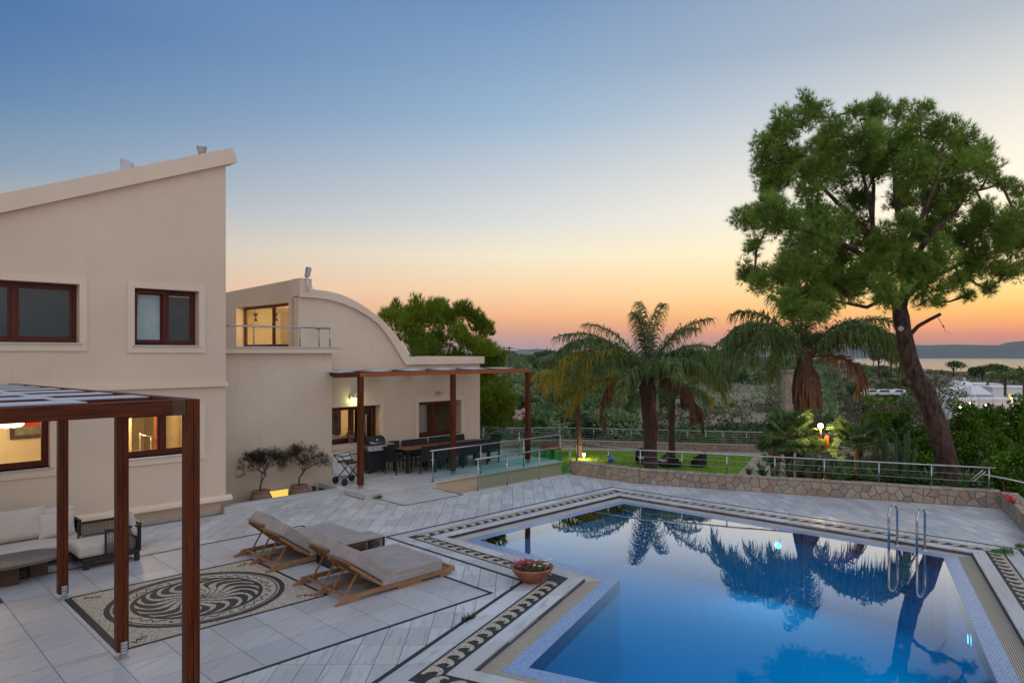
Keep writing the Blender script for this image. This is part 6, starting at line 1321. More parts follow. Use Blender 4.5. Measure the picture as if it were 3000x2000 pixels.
r_ = random.Random(44); fr1 = [(azr(95), 1.52, 4.7, .75, G, 0), (azr(60), 1.45, 4.6, .9, G, 0), (azr(20), 1.30, 4.6, 1.5, G, 0), (azr(340), 1.36, 4.5, 1.45, G, 0), (azr(165), 1.28, 4.8, 1.35, G, 0), (azr(250), 1.42, 4.4, 1.2, G, 0), (azr(178), 1.05, 5.6, 1.5, G, 0), (azr(192), .95, 5.6, 1.6, G, 0), (azr(150), 1.0, 5.2, 1.6, G, 0), (azr(8), 1.12, 4.6, 1.7, G, 0), (azr(335), 1.0, 4.5, 1.95, G, 0), (azr(355), .98, 5.3, 2.7, Yg, 0), (azr(346), 1.05, 5.4, 2.8, G, 0), (azr(330), .95, 4.8, 2.7, G, 0), (azr(2), .85, 5.0, 2.4, G, 0), (azr(338), 1.15, 5.2, 2.9, G, 0), (azr(20), .85, 4.4, 2.0, G, 0),
    (azr(190), .98, 6.2, 2.75, Yg, 0), (azr(200), 1.05, 6.0, 2.85, G, 0), (azr(172), .85, 6.3, 2.5, Yg, 0), (azr(212), .95, 6.0, 2.75, Yg, 0), (azr(205), 1.15, 6.2, 2.9, G, 0), (azr(180), 1.12, 6.0, 2.4, G, 0), (azr(228), .85, 5.0, 2.0, G, 0), (azr(240), .6, 4.8, 2.1, G, 0), (azr(262), .9, 4.4, 2.0, G, 0), (azr(285), .85, 4.6, 2.0, G, 0), (azr(305), .85, 4.2, 2.1, G, 0), (azr(322), .75, 4.4, 2.1, G, 0), (azr(185), .25, 5.0, 1.6, Yg, 0), (azr(350), .5, 4.5, 1.9, Yg, 0), (azr(120), .8, 4.5, 1.7, G, 0), (azr(60), .85, 4.5, 1.7, G, 0), (azr(90), .6, 4.5, 1.7, G, 0), (azr(160), 1.15, 5.0, 1.9, G, 0), (azr(10), 1.05, 4.4, 2.2, G, 0),
    (azr(200), .35, 4.0, 2.8, Dd_, 1), (azr(335), .35, 3.6, 2.8, Dd_, 1), (azr(280), -.7, 2.6, 1.0, Dd_, 1)]
palm('feather_palm', 'big drooping feather palm in the middle of the lawn with brown hanging dead fronds', g1, h1, fr1, tr1, 3)
h2 = at(2357, 1050, 27.4)
tr2 = [(Vector((*gp(2352, 27.4), -2.4)), .26), (Vector((*gp(2352, 27.4), .6)), .26), (Vector((*gp(2350, 27.4), 1.7)), .30), (Vector((*gp(2352, 27.4), 2.6)), .42), (Vector((h2.x, h2.y, h2.z-.5)), .38), (Vector((h2.x, h2.y, h2.z+.5)), .13)]
fr2 = [(azr(90), 1.5, 3.4, .6, G, 0), (azr(60), 1.45, 3.2, .8, G, 0), (azr(120), 1.4, 3.3, .9, G, 0), (azr(175), 1.2, 3.6, 1.55, G, 0), (azr(186), 1.05, 3.5, 1.9, G, 0), (azr(200), .95, 3.9, 1.9, G, 0), (azr(165), .8, 3.9, 1.8, G, 0), (azr(2), .9, 3.9, 1.25, G, 0), (azr(352), .6, 3.7, 1.15, G, 0), (azr(15), 1.0, 3.5, 1.6, G, 0), (azr(215), .95, 4.3, 2.5, G, 0), (azr(192), .85, 4.7, 2.45, G, 0), (azr(182), .75, 4.6, 2.45, G, 0), (azr(205), .8, 4.5, 2.4, G, 0), (azr(330), .95, 4.4, 2.55, G, 0), (azr(318), .95, 4.3, 2.5, G, 0), (azr(342), .85, 4.5, 2.5, G, 0), (azr(308), .8, 4.3, 2.4, G, 0), (azr(335), .7, 4.2, 2.35, G, 0), (azr(225), .6, 3.7, 2.2, G, 0), (azr(325), .3, 3.0, 2.3, Dd_, 0), (azr(60), .8, 3.4, 1.7, G, 0), (azr(120), .8, 3.4, 1.6, G, 0), (azr(350), .95, 3.5, 1.9, G, 0), (azr(170), .95, 3.7, 2.1, G, 0)]
p2_ = palm('feather_palm', 'feather palm partly under the big pine with dark drooping fronds', gp(2352, 27.4), h2, fr2, tr2, 5)
m = MB(); r_ = random.Random(3)
for k in range(12):
    a = azr(200+k*14); q = Vector((h2.x, h2.y, h2.z-.35))+Vector((cos(a), sin(a), 0))*.3; L = r_.uniform(1.2, 2.1); o_ = r_.uniform(.05, .3)
    m.tube([q, q+Vector((cos(a)*.15, sin(a)*.15, -.4)), q+Vector((cos(a)*(.15+o_*.5), sin(a)*(.15+o_*.5), -L*.6)), q+Vector((cos(a)*(.1+o_), sin(a)*(.1+o_), -L))], [.03, .09, .07, .01], 5, False)
mk('hanging_spathe', m, 'palm_trunk', p2_)
h3 = at(1967, 1165, 41); fr3 = [(azr(a), e, L, d_, mt_, dd) for a, e, L, d_, mt_, dd in ((0, .9, 3.2, 1.7, G, 0), (40, 1.2, 3.2, 1.5, G, 0), (180, 1.0, 3.2, 1.7, G, 0), (150, 1.3, 3.0, 1.5, G, 0), (340, .7, 2.6, 2.0, Yg, 0), (200, .6, 3.0, 1.9, G, 0), (300, .8, 3.2, 2.1, G, 0), (250, .7, 3.2, 2.1, G, 0), (330, .1, 2.8, 2.2, Dd_, 1), (90, .9, 3, 1.6, G, 0))]
palm('feather_palm', 'smaller slim feather palm directly behind the big one', gp(1968, 41), h3, fr3, [(Vector((*gp(1969, 41), -2.6)), .2), (Vector((*gp(1968, 41), -.5)), .19), (Vector((h3.x, h3.y, h3.z)), .22)], 8)
h4 = at(1690, 1125, 43); fr4 = [(azr(a), e, L, d_, mt_, 0) for a, e, L, d_, mt_ in ((180, .8, 3.0, 1.6, Yg), (150, 1.1, 3.0, 1.5, G), (210, .6, 3.0, 1.8, Yg), (0, .8, 3.0, 1.7, Yg), (30, 1.2, 3.0, 1.6, G), (270, .8, 3.0, 1.9, G), (320, .6, 3.0, 1.9, Yg), (240, .3, 3.2, 1.7, Yg), (100, 1, 3, 1.6, G))]
palm('feather_palm', 'yellowish small feather palm behind the left fronds of the big palm', gp(1695, 43), h4, fr4, [(Vector((*gp(1700, 43), -2.6)), .15), (Vector((h4.x, h4.y, h4.z)), .17)], 9)
# ---- fan palms
def fanleaf():
    m = MB(); n = 24; m.tube([(0, 0, 0), (.35, 0, .02), (.7, 0, 0)], [.014, .011, .008], 4, False)
    for i in range(n):
        a = radians(-115+230*i/(n-1)); L = .52*(1-.18*abs(a)/2); d = Vector((cos(a), sin(a), 0)); s = Vector((-sin(a), cos(a), 0)); b = Vector((.7, 0, 0)); z = .06*abs(sin(i*2.1)); m.add([b, b+d*L*.55+s*.032+Vector((0, 0, .03)), b+d*L+Vector((0, 0, -.08-z)), b+d*L*.55-s*.032+Vector((0, 0, .03))], [(0, 1, 2, 3)])
    return m.mesh('fan_leaf', ['fan_leaf'])
FL = fanleaf()
def fanpalm(px, py, d, sc, nl, trunkbase, label, seed, group='fan palms behind the stone wall'):
    c = at(px, py, d); root = thing('fan_palm', label, 'fan palm', (c.x, c.y, trunkbase), group); r = random.Random(seed); m = MB(); m.tube([(c.x+r.uniform(-.2, .2), c.y, trunkbase), (c.x+.05, c.y, (c.z+trunkbase)/2), (c.x, c.y, c.z)], [.16*sc, .13*sc, .15*sc], 9); mk('trunk', m, 'palm_trunk', root)
    for i in range(nl):
        o = bpy.data.objects.new('leaf', FL); COL.objects.link(o); o.parent = root; o.location = Vector((c.x, c.y, c.z))-root.location; az = 2.4*i+r.uniform(-.3, .3); el = r.uniform(-.6, 1.25); o.rotation_euler = (r.uniform(-.5, .5), -el, az); k = sc*r.uniform(.8, 1.15); o.scale = (k, k, k)
fanpalm(2312, 1280, 26, 1.05, 44, -1.9, 'largest fan palm, in front of the bright lamp, behind the stone wall', 1); fanpalm(2385, 1338, 25.5, .75, 26, -1.6, 'fan palm just right of the largest fan palm', 2); fanpalm(2515, 1312, 24.5, 1.05, 34, -1.2, 'fan palm between the lamp post and the tall cactus', 3); fanpalm(2265, 1335, 27, .8, 22, -2.2, 'small fan palm at the left end of the planting by the path', 4)
# low spiky plants
SP = MB(); r_ = random.Random(12)
for i in range(38):
    a = r_.uniform(0, 2*pi); e = r_.uniform(.25, 1.3); L = r_.uniform(.35, .7); d_ = Vector((cos(a)*cos(e), sin(a)*cos(e), sin(e))); s = Vector((-sin(a), cos(a), 0))*.022; SP.add([-s, s, d_*L*.55+s+Vector((0, 0, .02)), d_*L*.55-s+Vector((0, 0, .02)), d_*L+Vector((0, 0, -.08))], [(0, 1, 2, 3), (3, 2, 4)])
SPm = SP.mesh('spiky_plant', ['fan_leaf'])
for i, (px, py, d) in enumerate(((2195, 1392, 26), (2235, 1396, 25), (2275, 1390, 24.5), (2310, 1400, 24), (2440, 1405, 22.6), (2480, 1402, 22.4), (2560, 1410, 22), (2640, 1412, 21.6), (2385, 1398, 23.5), (2720, 1412, 20.6), (2830, 1418, 20))):
    v = at(px, py, d); o = bpy.data.objects.new('spiky_plant', SPm); COL.objects.link(o); o.location = v; k = R.uniform(.8, 1.3); o.scale = (k, k, k); o.rotation_euler = (0, 0, R.uniform(0, 6)); tag(o, f'spiky green plant behind the wall, {["first", "second", "third", "fourth", "fifth", "sixth", "seventh", "eighth", "ninth", "tenth", "eleventh"][[0,1,2,3,5,6,7,8,4,9,10][i]]} from the left', 'spiky plant', 'low spiky plants behind the stone wall')
def cactus(px, py, d, zb, H, n, label, seed):
    x, y = gp(px, d); root = thing('cactus', label, 'cactus', (x, y, zb)); r = random.Random(seed)
    for i in range(n):
        a = 2*pi*i/n+r.random(); rd = r.uniform(.15, .55); h = H*r.uniform(.6, 1.05); p0 = Vector((x, y, zb)); p1 = p0+Vector((cos(a)*rd*.8, sin(a)*rd*.8, h*.25)); p2 = p0+Vector((cos(a)*rd, sin(a)*rd, h*.5)); p3 = p0+Vector((cos(a)*rd*1.1, sin(a)*rd*1.1, h)); m = MB(); m.tube([p0, p1, p2, p3], [.06, .07, .07, .035], 5, smooth=False); mk('arm', m, 'cactus', root)
cactus(2625, 1390, 23.5, -1.0, 2.35, 16, 'tall many armed candelabra cactus right of the fan palms', 3); cactus(2560, 1400, 23, -1, 1.5, 8, 'lower cactus cluster left of the tall candelabra cactus', 5)
def pricklypear(px, py, d, label, seed):
    v = at(px, py, d); root = thing('prickly_pear', label, 'cactus', v); r = random.Random(seed)
    for i in range(11):
        a = r.uniform(0, 6.3); p = v+Vector((r.uniform(-.4, .4)*RX, r.uniform(-.4, .4)*RY, r.uniform(0, .5))); m = MB(); m.ball((0, 0, 0), .15, 10, 7, (1, .16, 1.35)); M_ = Matrix.Rotation(a, 3, 'Z') @ Matrix.Rotation(r.uniform(-.4, .4), 3, 'Y'); m.v = [tuple(M_ @ Vector(q)+p+Vector((0, 0, .1))) for q in m.v]; mk('pad', m, 'cactus', root)
pricklypear(2360, 1392, 23.6, 'low prickly pear under the largest fan palm', 1); pricklypear(2425, 1398, 23.2, 'low prickly pear right of the fan palm trunk', 2)
# ---- leafy bushes
def bush(px_l, label, d, seed, mat='hedge_leaf', dens=2600, leaf=(.11, .04), dd=1.0, name='bush', base=-1.5, group=None):
    big = pxblobs([(x, y, r) for x, y, r in px_l], 1, 0, 0, d, dd, seed); sub = []
    for c, r in big:
        for k in range(12): d_ = unit(rng.normal(size=3)); sub.append((tuple(np.array(c)+d_*r*.6*rng.uniform(.8, 1.2)), r*rng.uniform(.25, .42)))
    P_, D_ = blobpts(sub, dens, .6, .9, .3); V, F = leaves(P_, D_, leaf[0], leaf[1]); c = big[0][0]; root = thing(name, label, 'bush', (c[0], c[1], base), group); obm('foliage', blade_mesh('foliage', V, F, [mat]), root)
    m = MB(); r_ = random.Random(seed)
    for cc, r in big: m.tube([(c[0], c[1], base), ((c[0]+cc[0])/2+r_.uniform(-.2, .2), (c[1]+cc[1])/2, (base+cc[2])/2), cc], [.06, .04, .015], 5, False)
    mk('stem', m, 'twig', root); return len(F)
tot = 0
tot += bush([(2570, 1235, 34), (2610, 1225, 34), (2650, 1240, 38), (2690, 1265, 36), (2600, 1275, 40), (2640, 1300, 44), (2560, 1280, 36), (2545, 1235, 24)], 'rounded green bush behind the tall cactus, left of the pine trunk', 31, 1, base=-2)
tot += bush([(2680, 1320, 42), (2720, 1300, 34), (2700, 1360, 44), (2650, 1345, 34), (2740, 1345, 34), (2690, 1395, 36)], 'bright green bush just left of the pine trunk foot', 25, 2, base=-1.5)
tot += bush([(2830, 1215, 40), (2870, 1200, 34), (2850, 1260, 50), (2800, 1260, 40), (2905, 1235, 44), (2820, 1310, 48), (2870, 1320, 50), (2800, 1360, 40), (2840, 1390, 40)], 'dark leafy bush right of the pine trunk', 25, 3, base=-1.5, mat='hedge_leaf')
tot += bush([(2960, 1215, 40), (2990, 1185, 34), (2940, 1260, 50), (3000, 1270, 50), (2920, 1310, 50), (3050, 1230, 50), (2980, 1330, 50)], 'tall leafy bush at the right edge, behind the others', 27, 4, base=-1.6)
tot += bush([(2940, 1360, 50), (2990, 1340, 44), (3040, 1370, 60), (2900, 1400, 40), (2960, 1420, 44), (3010, 1430, 50)], 'fern like green bush at the right edge just behind the wall corner', 20.5, 5, base=-.6)
tot += bush([(2770, 1420, 22), (2740, 1425, 20), (2810, 1428, 22), (2860, 1425, 22), (2890, 1440, 16)], 'low brown green undergrowth behind the right part of the stone wall', 19.6, 6, mat='dark_leaf', base=-.5)
tot += bush([(2580, 1400, 30), (2620, 1415, 28), (2540, 1395, 26), (2660, 1410, 28), (2500, 1395, 24)], 'dark low shrub under the cactus', 22.6, 7, mat='dark_leaf', base=-1)
tot += bush([(1545, 1265, 26), (1580, 1270, 22), (1520, 1250, 20)], 'yellow green shrub beyond the corner of the dining terrace railing', 50, 8, mat='hedge_leaf', base=-3.5, dens=200, leaf=(.16, .05))
tot += bush([(2060, 1265, 22), (2100, 1275, 26), (2140, 1285, 24), (2020, 1280, 20)], 'light green shrub behind the garden railing right of the big palm', 52, 9, base=-3.7, dens=200, leaf=(.16, .05))
tot += bush([(2750, 1130, 30), (2800, 1150, 34), (2770, 1180, 40), (2820, 1195, 36), (2730, 1170, 26)], 'dark conical green tree in front of the white buildings', 80, 10, mat='dark_leaf', base=-6, dens=60, leaf=(.35, .10), dd=2)
tot += bush([(2570, 1170, 20), (2600, 1175, 18), (2545, 1175, 14)], 'rounded green bush in the field below the parked cars', 105, 11, base=-6, dens=36, leaf=(.4, .14)); tot += bush([(2650, 1165, 26), (2690, 1175, 26), (2670, 1145, 18)], 'dark bush right of the parked cars, behind the pine trunk', 112, 12, mat='dark_leaf', base=-6.5, dens=30, leaf=(.45, .15))
# pink blossom specks by the trunk foot are left to the undergrowth
print('bush quads', tot)
# ---- generic far trees, shared meshes
def treemesh(name, mat, seed, n=900, leaf=.34, w=.13, tall=1.0, flat=.8, umb=False):
    r = random.Random(seed); bl = []
    for i in range(9): a = r.uniform(0, 6.3); d_ = r.uniform(0, .95); bl.append(((cos(a)*d_, sin(a)*d_, 1.25*tall+r.uniform(-.35, .45)*(.5 if umb else 1)), r.uniform(.5, .85)*(.8 if umb else 1)))
    P_, D_ = blobpts(bl, n/5, .6, flat, .4); V, F = leaves(P_, D_, leaf, w)
    m = MB(); m.tube([(0, 0, -1.2), (.05, .03, .4*tall), (0, 0, 1.2*tall)], [.12, .09, .05], 6, False)
    for i in range(5): c = bl[i][0]; m.tube([(0, 0, .5*tall), c], [.05, .02], 4, False)
    me = blade_mesh(name, list(V)+[], F, [mat]); tm = m.mesh(name+'_trunk', ['bark']); return me, tm
OL = [treemesh('olive', 'olive_leaf', s, 1000, .30, .11) for s in (1, 2, 3, 4)]
DK = [treemesh('dark', 'dark_leaf', s, 1000, .30, .12) for s in (5, 6)]
PN = [treemesh('pine', 'dark_leaf', s, 1300, .24, .07, 1.25, .62, True) for s in (7, 8)]
def plant(kind, x, y, z, s, name, label, cat, group):
    tm, tr_m = kind[R.randrange(len(kind))]; root = bpy.data.objects.new(name, tr_m); COL.objects.link(root); root.location = (x, y, z); root.scale = (s, s, s*R.uniform(.85, 1.15)); root.rotation_euler = (0, 0, R.uniform(0, 6.3)); tag(root, label, cat, group)
    o = bpy.data.objects.new('crown', tm); COL.objects.link(o); o.parent = root; return root
cells = [(1400, 2250, 60, 95, 34, 1.25), (1380, 2250, 95, 160, 66, 1.5), (1380, 2350, 160, 300, 130, 1.8), (1380, 2450, 300, 460, 80, 1.5), (2350, 3050, 95, 200, 20, 1.2), (2150, 2700, 170, 330, 44, 1.5)]
for px0, px1, d0, d1, n, s in cells:
    done = 0; used = []; tr = 0
    while done < n and tr < n*40:
        tr += 1; px = R.uniform(px0, px1); d = d0+(d1-d0)*R.random()
        v = mnoise.noise(Vector((px*.004, d*.02, 1.7)))
        if 1850 < px < 2380 and 62 < d < 175: continue            # bare soil patch
        if px < 1560 and 62 < d < 88: continue
        x, y = gp(px, d)
        if any((x-a)**2+(y-b)**2 < (s*1.5)**2 for a, b in used): continue
        used.append((x, y)); z = terr(x, y); dark = R.random() < (.3 if d < 100 else .15)
        near = ('near slope' if d < 95 else ('middle hillside' if d < 200 else 'far hillside'))+(' left of the utility pole' if px < 1480 else ' between pole and big palm' if px < 1640 else ' behind the big palm, left side' if px < 1850 else ' behind the big palm, right side' if px < 2120 else ' between the two big palms' if px < 2250 else ' behind the second palm' if px < 2520 else ' right of the second palm')
        plant(DK if dark else OL, x, y, z-.15, s*R.uniform(.7, 1.2), 'dark_tree' if dark else 'olive_tree', ('dark green bushy tree' if dark else 'grey green olive tree')+' on the '+near, 'tree', ('dark trees' if dark else 'olive trees')+' on the '+near); done += 1
for i, (px, py_top, d, s) in enumerate(((1478, 1018, 330, 2.6), (1500, 1022, 360, 2.2), (1545, 1020, 340, 1.9), (1592, 1020, 360, 2.0), (1615, 1027, 380, 1.7), (1990, 1018, 380, 2.6), (2030, 1024, 400, 2.2), (2060, 1018, 380, 2.8), (2095, 1020, 400, 2.8), (2140, 1024, 400, 2.2), (2170, 1026, 420, 2.0), (1745, 1030, 430, 1.8), (1740, 1022, 400, 1.7))):
    x, y = gp(px, d); z = 4-(py_top-Y0)*d/FPX-2.5*s; plant(PN, x, y, min(z, terr(x, y)), s, 'skyline_tree', 'small dark tree standing on the distant left skyline', 'tree', 'small trees on the distant left skyline')
x, y = gp(1645, 330); 
for k in range(7): plant(DK, x+R.uniform(-14, 14)*RX, y+R.uniform(-14, 14)*RY, terr(x, y)-.8+R.uniform(0, 1.0), 2.9, 'skyline_tree', 'rounded dark tree in the domed clump on the left skyline', 'tree', 'domed clump of trees on the left skyline')
for px, pb, d, s, lb in ((2793, 1100, 300, 3.3, 'lone umbrella shaped pine against the sea right of the leaning trunk'), (2575, 1085, 250, 3.6, 'broad dark pine against the sea left of the leaning trunk'), (2610, 1088, 255, 3.4, 'dark pine touching the leaning trunk from behind'), (2880, 1115, 290, 3.2, 'dark pine in the clump before the sea, leftmost'), (2905, 1112, 285, 3.6, 'tallest dark pine in the clump before the sea'), (2935, 1114, 285, 3.3, 'dark pine in the clump before the sea, rightmost'), (2858, 1108, 300, 2.2, 'small dark tree left of the clump before the sea'), (2990, 1120, 280, 2.4, 'dark tree before the sea at the right edge'), (2560, 1060, 300, 1.5, 'small slender conifer on the ridge before the sea')):
    x, y = gp(px, d); z = 4-(pb-Y0)*d/FPX; plant(PN if 'pine' in lb or 'umbrella' in lb else DK, x, y, z, s, 'pine_tree' if 'pine' in lb else 'dark_tree', lb, 'tree', None)
# distant palm by the white houses
fr5 = [(azr(a), e, 3.4, 1.5, G, 0) for a, e in ((0, .9), (30, 1.1), (150, 1.1), (180, .8), (210, .6), (330, .6), (270, .9), (90, 1), (0, .3), (180, .3))]
h5 = at(2945, 1108, 120); palm('feather_palm', 'distant palm beside the white buildings at the right', gp(2945, 120), h5, fr5, [(Vector((h5.x, h5.y, h5.z-3)), .2), (Vector((h5.x, h5.y, h5.z)), .22)], 15)
# scrub cover on the hills as one mass
def scrub(px0, px1, d0, d1, n, smin, smax, mat, name, k=14, skip=None, leaf=.5):
    C_ = []; S_ = []
    for i in range(n):
        px = R.uniform(px0, px1); d = math.exp(R.uniform(math.log(d0), math.log(d1)))
        if skip and skip(px, d): continue
        x, y = gp(px, d); s = R.uniform(smin, smax)*(1+d/400); C_.append((x, y, terr(x, y)+s*.12)); S_.append(s)
    C_ = np.array(C_); S_ = np.array(S_)[:, None]; n_ = len(C_); dirs = unit(rng.normal(size=(n_*k, 3))); dirs[:, 2] = np.abs(dirs[:, 2]); c = np.repeat(C_, k, 0); s = np.repeat(S_, k, 0)
    P_ = c+dirs*s*rng.uniform(.3, .75, (n_*k, 1)); V, F = leaves(P_, dirs, s*leaf, s*leaf*.36); obm(name, blade_mesh(name, V, F, [mat]), kind='stuff'); return len(F)
q = scrub(1250, 2450, 52, 96, 2600, .35, .8, 'dark_leaf', 'ravine_scrub', 22, lambda px, d: 1860 < px < 2400 and d > 75)
q += scrub(1300, 2450, 90, 460, 11000, .5, 1.15, 'olive_leaf', 'hillside_scrub', 10, lambda px, d: 1850 < px < 2400 and d < 180 and R.random() < .93)
q += scrub(2250, 3200, 60, 360, 12000, .3, .7, 'scrub_leaf', 'heath', 10, lambda px, d: d < 100 and R.random() < .6)
q += scrub(1500, 2400, 50, 110, 500, .4, .9, 'scrub_leaf', 'dry_scrub', 18)
q += scrub(2400, 3200, 22, 40, 500, .3, .6, 'dark_leaf', 'garden_undergrowth', 30)
print('scrub quads', q)
# rubble heap
m = MB(); x, y = gp(1535, 84); rb_ = terr(x, y)
for i in range(160):
    a = R.uniform(0, 6.3); r = R.random()**.6*4; px_, py_ = x+cos(a)*r*RX*1.3+sin(a)*r*FX, y+cos(a)*r*RY*1.3+sin(a)*r*FY; m.ball((px_, py_, terr(px_, py_)+max(0, 1.4-r*.35)), R.uniform(.2, .7), 5, 3, (1, .8, .7))
o_ = mk('rubble_heap', m, 'rubble'); tag(o_, kind='stuff')
# ================================================================== far buildings and cars
def bld(px, pyb, d, w, dp, h, name, label, cat='building', rot=0, mat='white_wall', wins=()):
    v = at(px, pyb, d); root = thing(name, label, cat, v); Mz = Matrix.Rotation(TH-pi/2+rot, 3, 'Z'); f8 = lambda x0, x1, y0, y1, z0, z1: ([v+Mz @ Vector(q) for q in ((x0, y0, z0), (x1, y0, z0), (x1, y1, z0), (x0, y1, z0))], [v+Mz @ Vector(q) for q in ((x0, y0, z1), (x1, y0, z1), (x1, y1, z1), (x0, y1, z1))])
    m = MB(); m.hex8(*f8(-w/2, w/2, 0, dp, -3, h)); mk('wall', m, mat, root); m = MB(); m.hex8(*f8(-w/2-.12, w/2+.12, -.12, dp+.12, h+.002, h+.25)); mk('roof', m, mat, root)
    for x0, x1, z0, z1, mt_ in wins: m = MB(); m.hex8(*f8(x0, x1, -.06, .1, z0, z1)); mk('window', m, mt_, root)
    return root, v, Mz, f8
b1 = bld(2880, 1168, 155, 7.4, 7, 3.1, 'white_house', 'low white flat roofed building with shuttered openings among the trees', 'building', -.15, wins=((-2.9, -2.1, .9, 1.8, 'galv'), (-1.4, -.2, .3, 1.9, 'slat_blind'), (.2, 1.3, .3, 1.9, 'slat_blind'), (1.8, 2.8, .3, 1.8, 'galv')))
b2 = bld(2980, 1175, 145, 9.5, 7, 2.7, 'white_house', 'white flat roofed building at the right edge with a lit opening', 'building', -.1, wins=((-2.6, -1.7, .5, 1.5, 'galv'),))
m = MB(); m.hex8(*b2[3](-1.7, -1.0, -.08, .1, .5, 1.5)); mk('lit_opening', m, 'strip_glow', b2[0])
bld(2823, 1170, 112, 3.9, 4, 1.5, 'terrace_block', 'white terrace block below the banner', 'building', 0)
bld(2890, 1192, 100, 9, 3, .95, 'white_wall', 'long low white wall below the flat roofed buildings', 'wall', 0)
bld(2802, 1137, 150, .9, .6, 1.4, 'white_gable', 'small white quarter round gable left of the flat roofed buildings', 'wall', 0)
# dome chapel, banner, tent
v = at(2826, 1135, 140); t_ = thing('chapel_dome', 'small white dome with a cross among the trees', 'chapel', v); m = MB(); m.lathe([(1.5, 0), (1.4, .5), (.9, 1.1), (0, 1.4)], v, 14); mk('dome', m, 'white_wall', t_); m = MB(); m.bar(v+Vector((0, 0, 1.3)), v+Vector((0, 0, 2.1)), .12); m.bar(v+Vector((-.3*RX, -.3*RY, 1.8)), v+Vector((.3*RX, .3*RY, 1.8)), .12); mk('cross', m, 'white_wall', t_)
def q2(px, py, d): return at(px, py, d)
t_ = thing('banner', 'pale blue fabric banner printed with a dark anchor emblem', 'banner', at(2820, 1168, 108)); m = MB(); A = [q2(2786, 1142, 108), q2(2855, 1142, 108), q2(2856, 1168, 108), q2(2800, 1168, 108)]; B_ = [p+Vector((FX, FY, 0))*.08 for p in A]; m.hex8(A, B_); mk('cloth', m, 'banner', t_)
m = MB(); D_ = 107.9
for pts_ in ([(2826, 1148), (2826, 1164)], [(2821, 1152), (2831, 1152)], [(2817, 1159), (2820, 1163), (2826, 1165), (2832, 1163), (2835, 1159)]): m.tube([q2(a, b, D_) for a, b in pts_], .055, 4)
m.tube([q2(2826+2.2*cos(2*pi*i/10), 1146+2.2*sin(2*pi*i/10), D_) for i in range(11)], .05, 4, False); mk('anchor_emblem', m, 'sign_ink', t_)
v = at(2878, 1198, 92); t_ = thing('gazebo_tent', 'white peaked gazebo tent in front of the white buildings', 'tent', v); m = MB(); rt = Vector((RX, RY, 0)); fw_ = Vector((FX, FY, 0)); base_ = [v-rt*1.45+Vector((0, 0, 1.9)), v+rt*1.45+Vector((0, 0, 1.9)), v+rt*1.45+fw_*2.8+Vector((0, 0, 1.9)), v-rt*1.45+fw_*2.8+Vector((0, 0, 1.9))]; top_ = [v-rt*.55+fw_*1.4+Vector((0, 0, 3)), v+rt*.55+fw_*1.4+Vector((0, 0, 3)), v+rt*.55+fw_*1.45+Vector((0, 0, 3)), v-rt*.55+fw_*1.45+Vector((0, 0, 3))]; m.hex8(base_, top_); mk('canopy', m, 'canvas', t_)
for p in base_: m = MB(); m.tube([p, p-Vector((0, 0, 2.6))], .04, 5); mk('leg', m, 'galv', t_)
t_ = thing('slat_fence', 'dark horizontal slat fence panel in front of the white tent', 'fence', at(2915, 1200, 75))
for k in range(6): m = MB(); a_, b_ = q2(2888, 1185+k*3.0, 75), q2(2945, 1189+k*3.0, 75); m.bar(a_, b_, .05, .07); mk('slat', m, 'black_frame', t_)
for px in (2888, 2937): m = MB(); m.bar(q2(px, 1181, 74.9), q2(px, 1215, 74.9), .1); mk('post', m, 'black_frame', t_)
for px, py, d, e, lb in ((2965, 1167, 95, 60, 'bright star like lamp on the white building at the right edge'), (2888, 1187, 74, 6, 'small orange lamp on the slat fence'), (2842, 1181, 78, 4, 'tiny orange lamp left of the white tent'), (2813, 1192, 78, 8, 'small orange lamp between the conical tree and the bushes')):
    v = at(px, py, d); t_ = thing('lamp', lb, 'lamp', v); m = MB(); m.ball(v, .1 if e > 20 else .07, 8, 6); mk('bulb', m, 'bulb', t_); m = MB(); m.tube([v-Vector((0, 0, .1)), v-Vector((0, 0, 1.6))], .03, 5); mk('pole', m, 'galv', t_); lamp(tuple(v+Vector((-FX*.4, -FY*.4, 0))), e*2, (1, .55, .2), .1, t_, 'lamp_glow')
def car(px, py, d, mat, rot, label):
    v = at(px, py, d); t = thing('parked_car', label, 'car', v, 'cars parked in the field beyond the garden'); Mz = Matrix.Rotation(TH-pi/2+rot, 3, 'Z'); S = lambda q: v+Mz @ Vector(q); m = MB()
    prof = [(-2.1, .3), (-2.1, .75), (-1.2, .92), (-.7, 1.42), (.9, 1.45), (1.6, .95), (2.1, .85), (2.1, .3)]; k = len(prof); m.add([S((x, -.82, z)) for x, z in prof]+[S((x, .82, z)) for x, z in prof], [tuple(range(k)), tuple(range(2*k-1, k-1, -1))]+[(i, i+k, (i+1) % k+k, (i+1) % k) for i in range(k)]); mk('body', m, mat, t, bevel=.08)
    m = MB(); m.hex8([S(q) for q in ((-.95, -.84, .95), (1.25, -.84, .95), (1.25, .84, .95), (-.95, .84, .95))], [S(q) for q in ((-.65, -.83, 1.36), (.82, -.83, 1.36), (.82, .83, 1.36), (-.65, .83, 1.36))]); mk('windows', m, 'car_dark', t)
    for x in (-1.3, 1.3):
        for y in (-.8, .8): m = MB(); m.tube([S((x, y-.1, .32)), S((x, y+.1, .32))], .32, 10); mk('wheel', m, 'tyre', t)
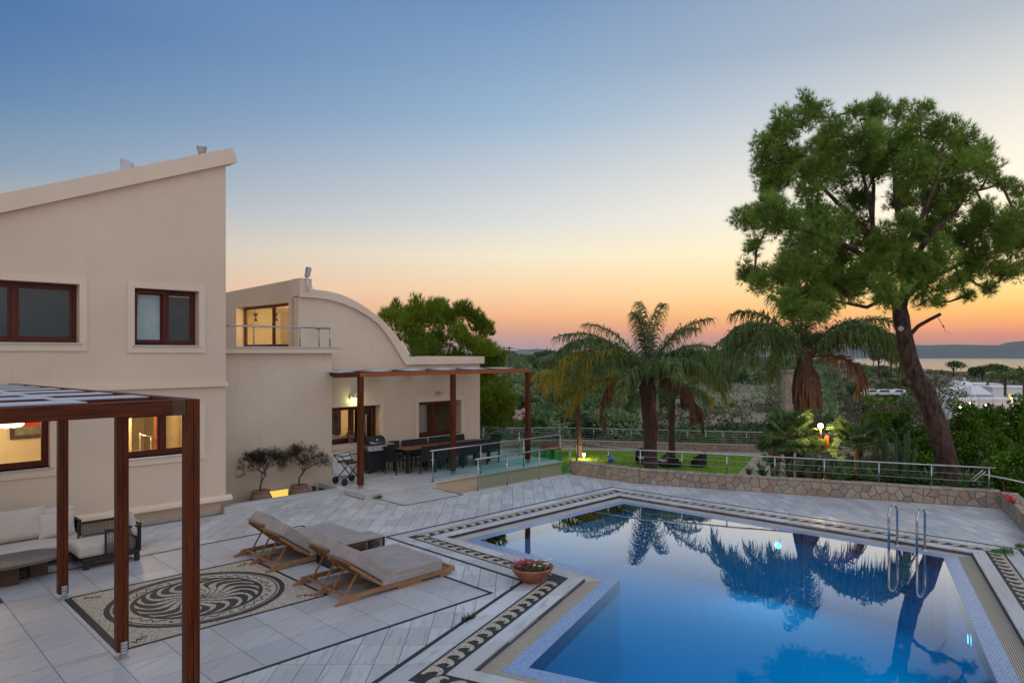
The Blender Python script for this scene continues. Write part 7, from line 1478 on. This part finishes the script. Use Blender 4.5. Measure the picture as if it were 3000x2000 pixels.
for i, (px, mt_, rt_, c_) in enumerate(((2547, 'car_white', .3, 'white'), (2566, 'car_blue', .1, 'bluish'), (2586, 'car_white', -.2, 'white'), (2606, 'car_dark', .1, 'dark'), (2625, 'car_white', .2, 'silver white'), (2640, 'car_white', 1.2, 'white'))): car(px, 1160+(i % 2), 150+4*(i % 2), mt_, rt_, ['leftmost', 'second', 'third', 'fourth', 'fifth', 'rightmost'][i]+f' {c_} car in the row parked beyond the field')
car(2528, 1183, 125, 'car_white', 1.0, 'white car half hidden by the palm fronds, nearest of the parked cars')
# utility poles and wires
for px, d, yt, yb, lb in ((1492, 95, 1014, 1080, 'wooden utility pole on the left hillside'), (2945, 180, 1086, 1100, 'short dark pole before the sea'), (2972, 190, 1086, 1106, 'dark pole with a crossbar before the sea'), (2999, 70, 1100, 1185, 'thin dark pole at the right edge')):
    a_, b_ = at(px, yt, d), at(px, yb+20, d); t_ = thing('utility_pole', lb, 'pole', (b_.x, b_.y, b_.z)); m = MB(); m.tube([b_, a_], .10 if d < 100 else .2, 6); mk('pole', m, 'twig', t_); m = MB(); m.bar(a_-Vector((RX, RY, 0))*.5-Vector((0, 0, .3)), a_+Vector((RX, RY, 0))*.5-Vector((0, 0, .3)), .1); mk('crossbar', m, 'twig', t_)
m = MB(); m.tube([at(1492, 1018, 95), at(1530, 1024, 110), at(1590, 1032, 150), at(1640, 1035, 200)], .03, 4, False); m.tube([at(1492, 1018, 95), at(1450, 1021, 90), at(1400, 1019, 84)], .03, 4, False); o_ = mk('power_line', m, 'twig'); tag(o_, 'sagging wires running from the utility pole on the left hillside', 'power line')
bl_ = bld(2318, 1185, 70, 1.2, 1, 3.2, 'gate_pillar', 'tall pale masonry pillar behind the hanging palm spathes', 'pillar', 0, 'stone_far')
# ================================================================== haze
HAZE = 1; HZD = .00003
if HAZE:
    m = MB(); m.box(-9500, 13000, -9500, 13000, -103, 330); hm = bpy.data.materials.new('haze'); hm.use_nodes = True; nt = hm.node_tree; nt.nodes.clear(); o = nn(nt, 'ShaderNodeOutputMaterial'); pv = nn(nt, 'ShaderNodeVolumePrincipled'); pv.inputs['Color'].default_value = (.8, .85, .95, 1); pv.inputs['Density'].default_value = HZD; nt.links.new(pv.outputs[0], o.inputs['Volume']); MATS['haze'] = hm
    mk('haze', m, 'haze', kind='stuff')
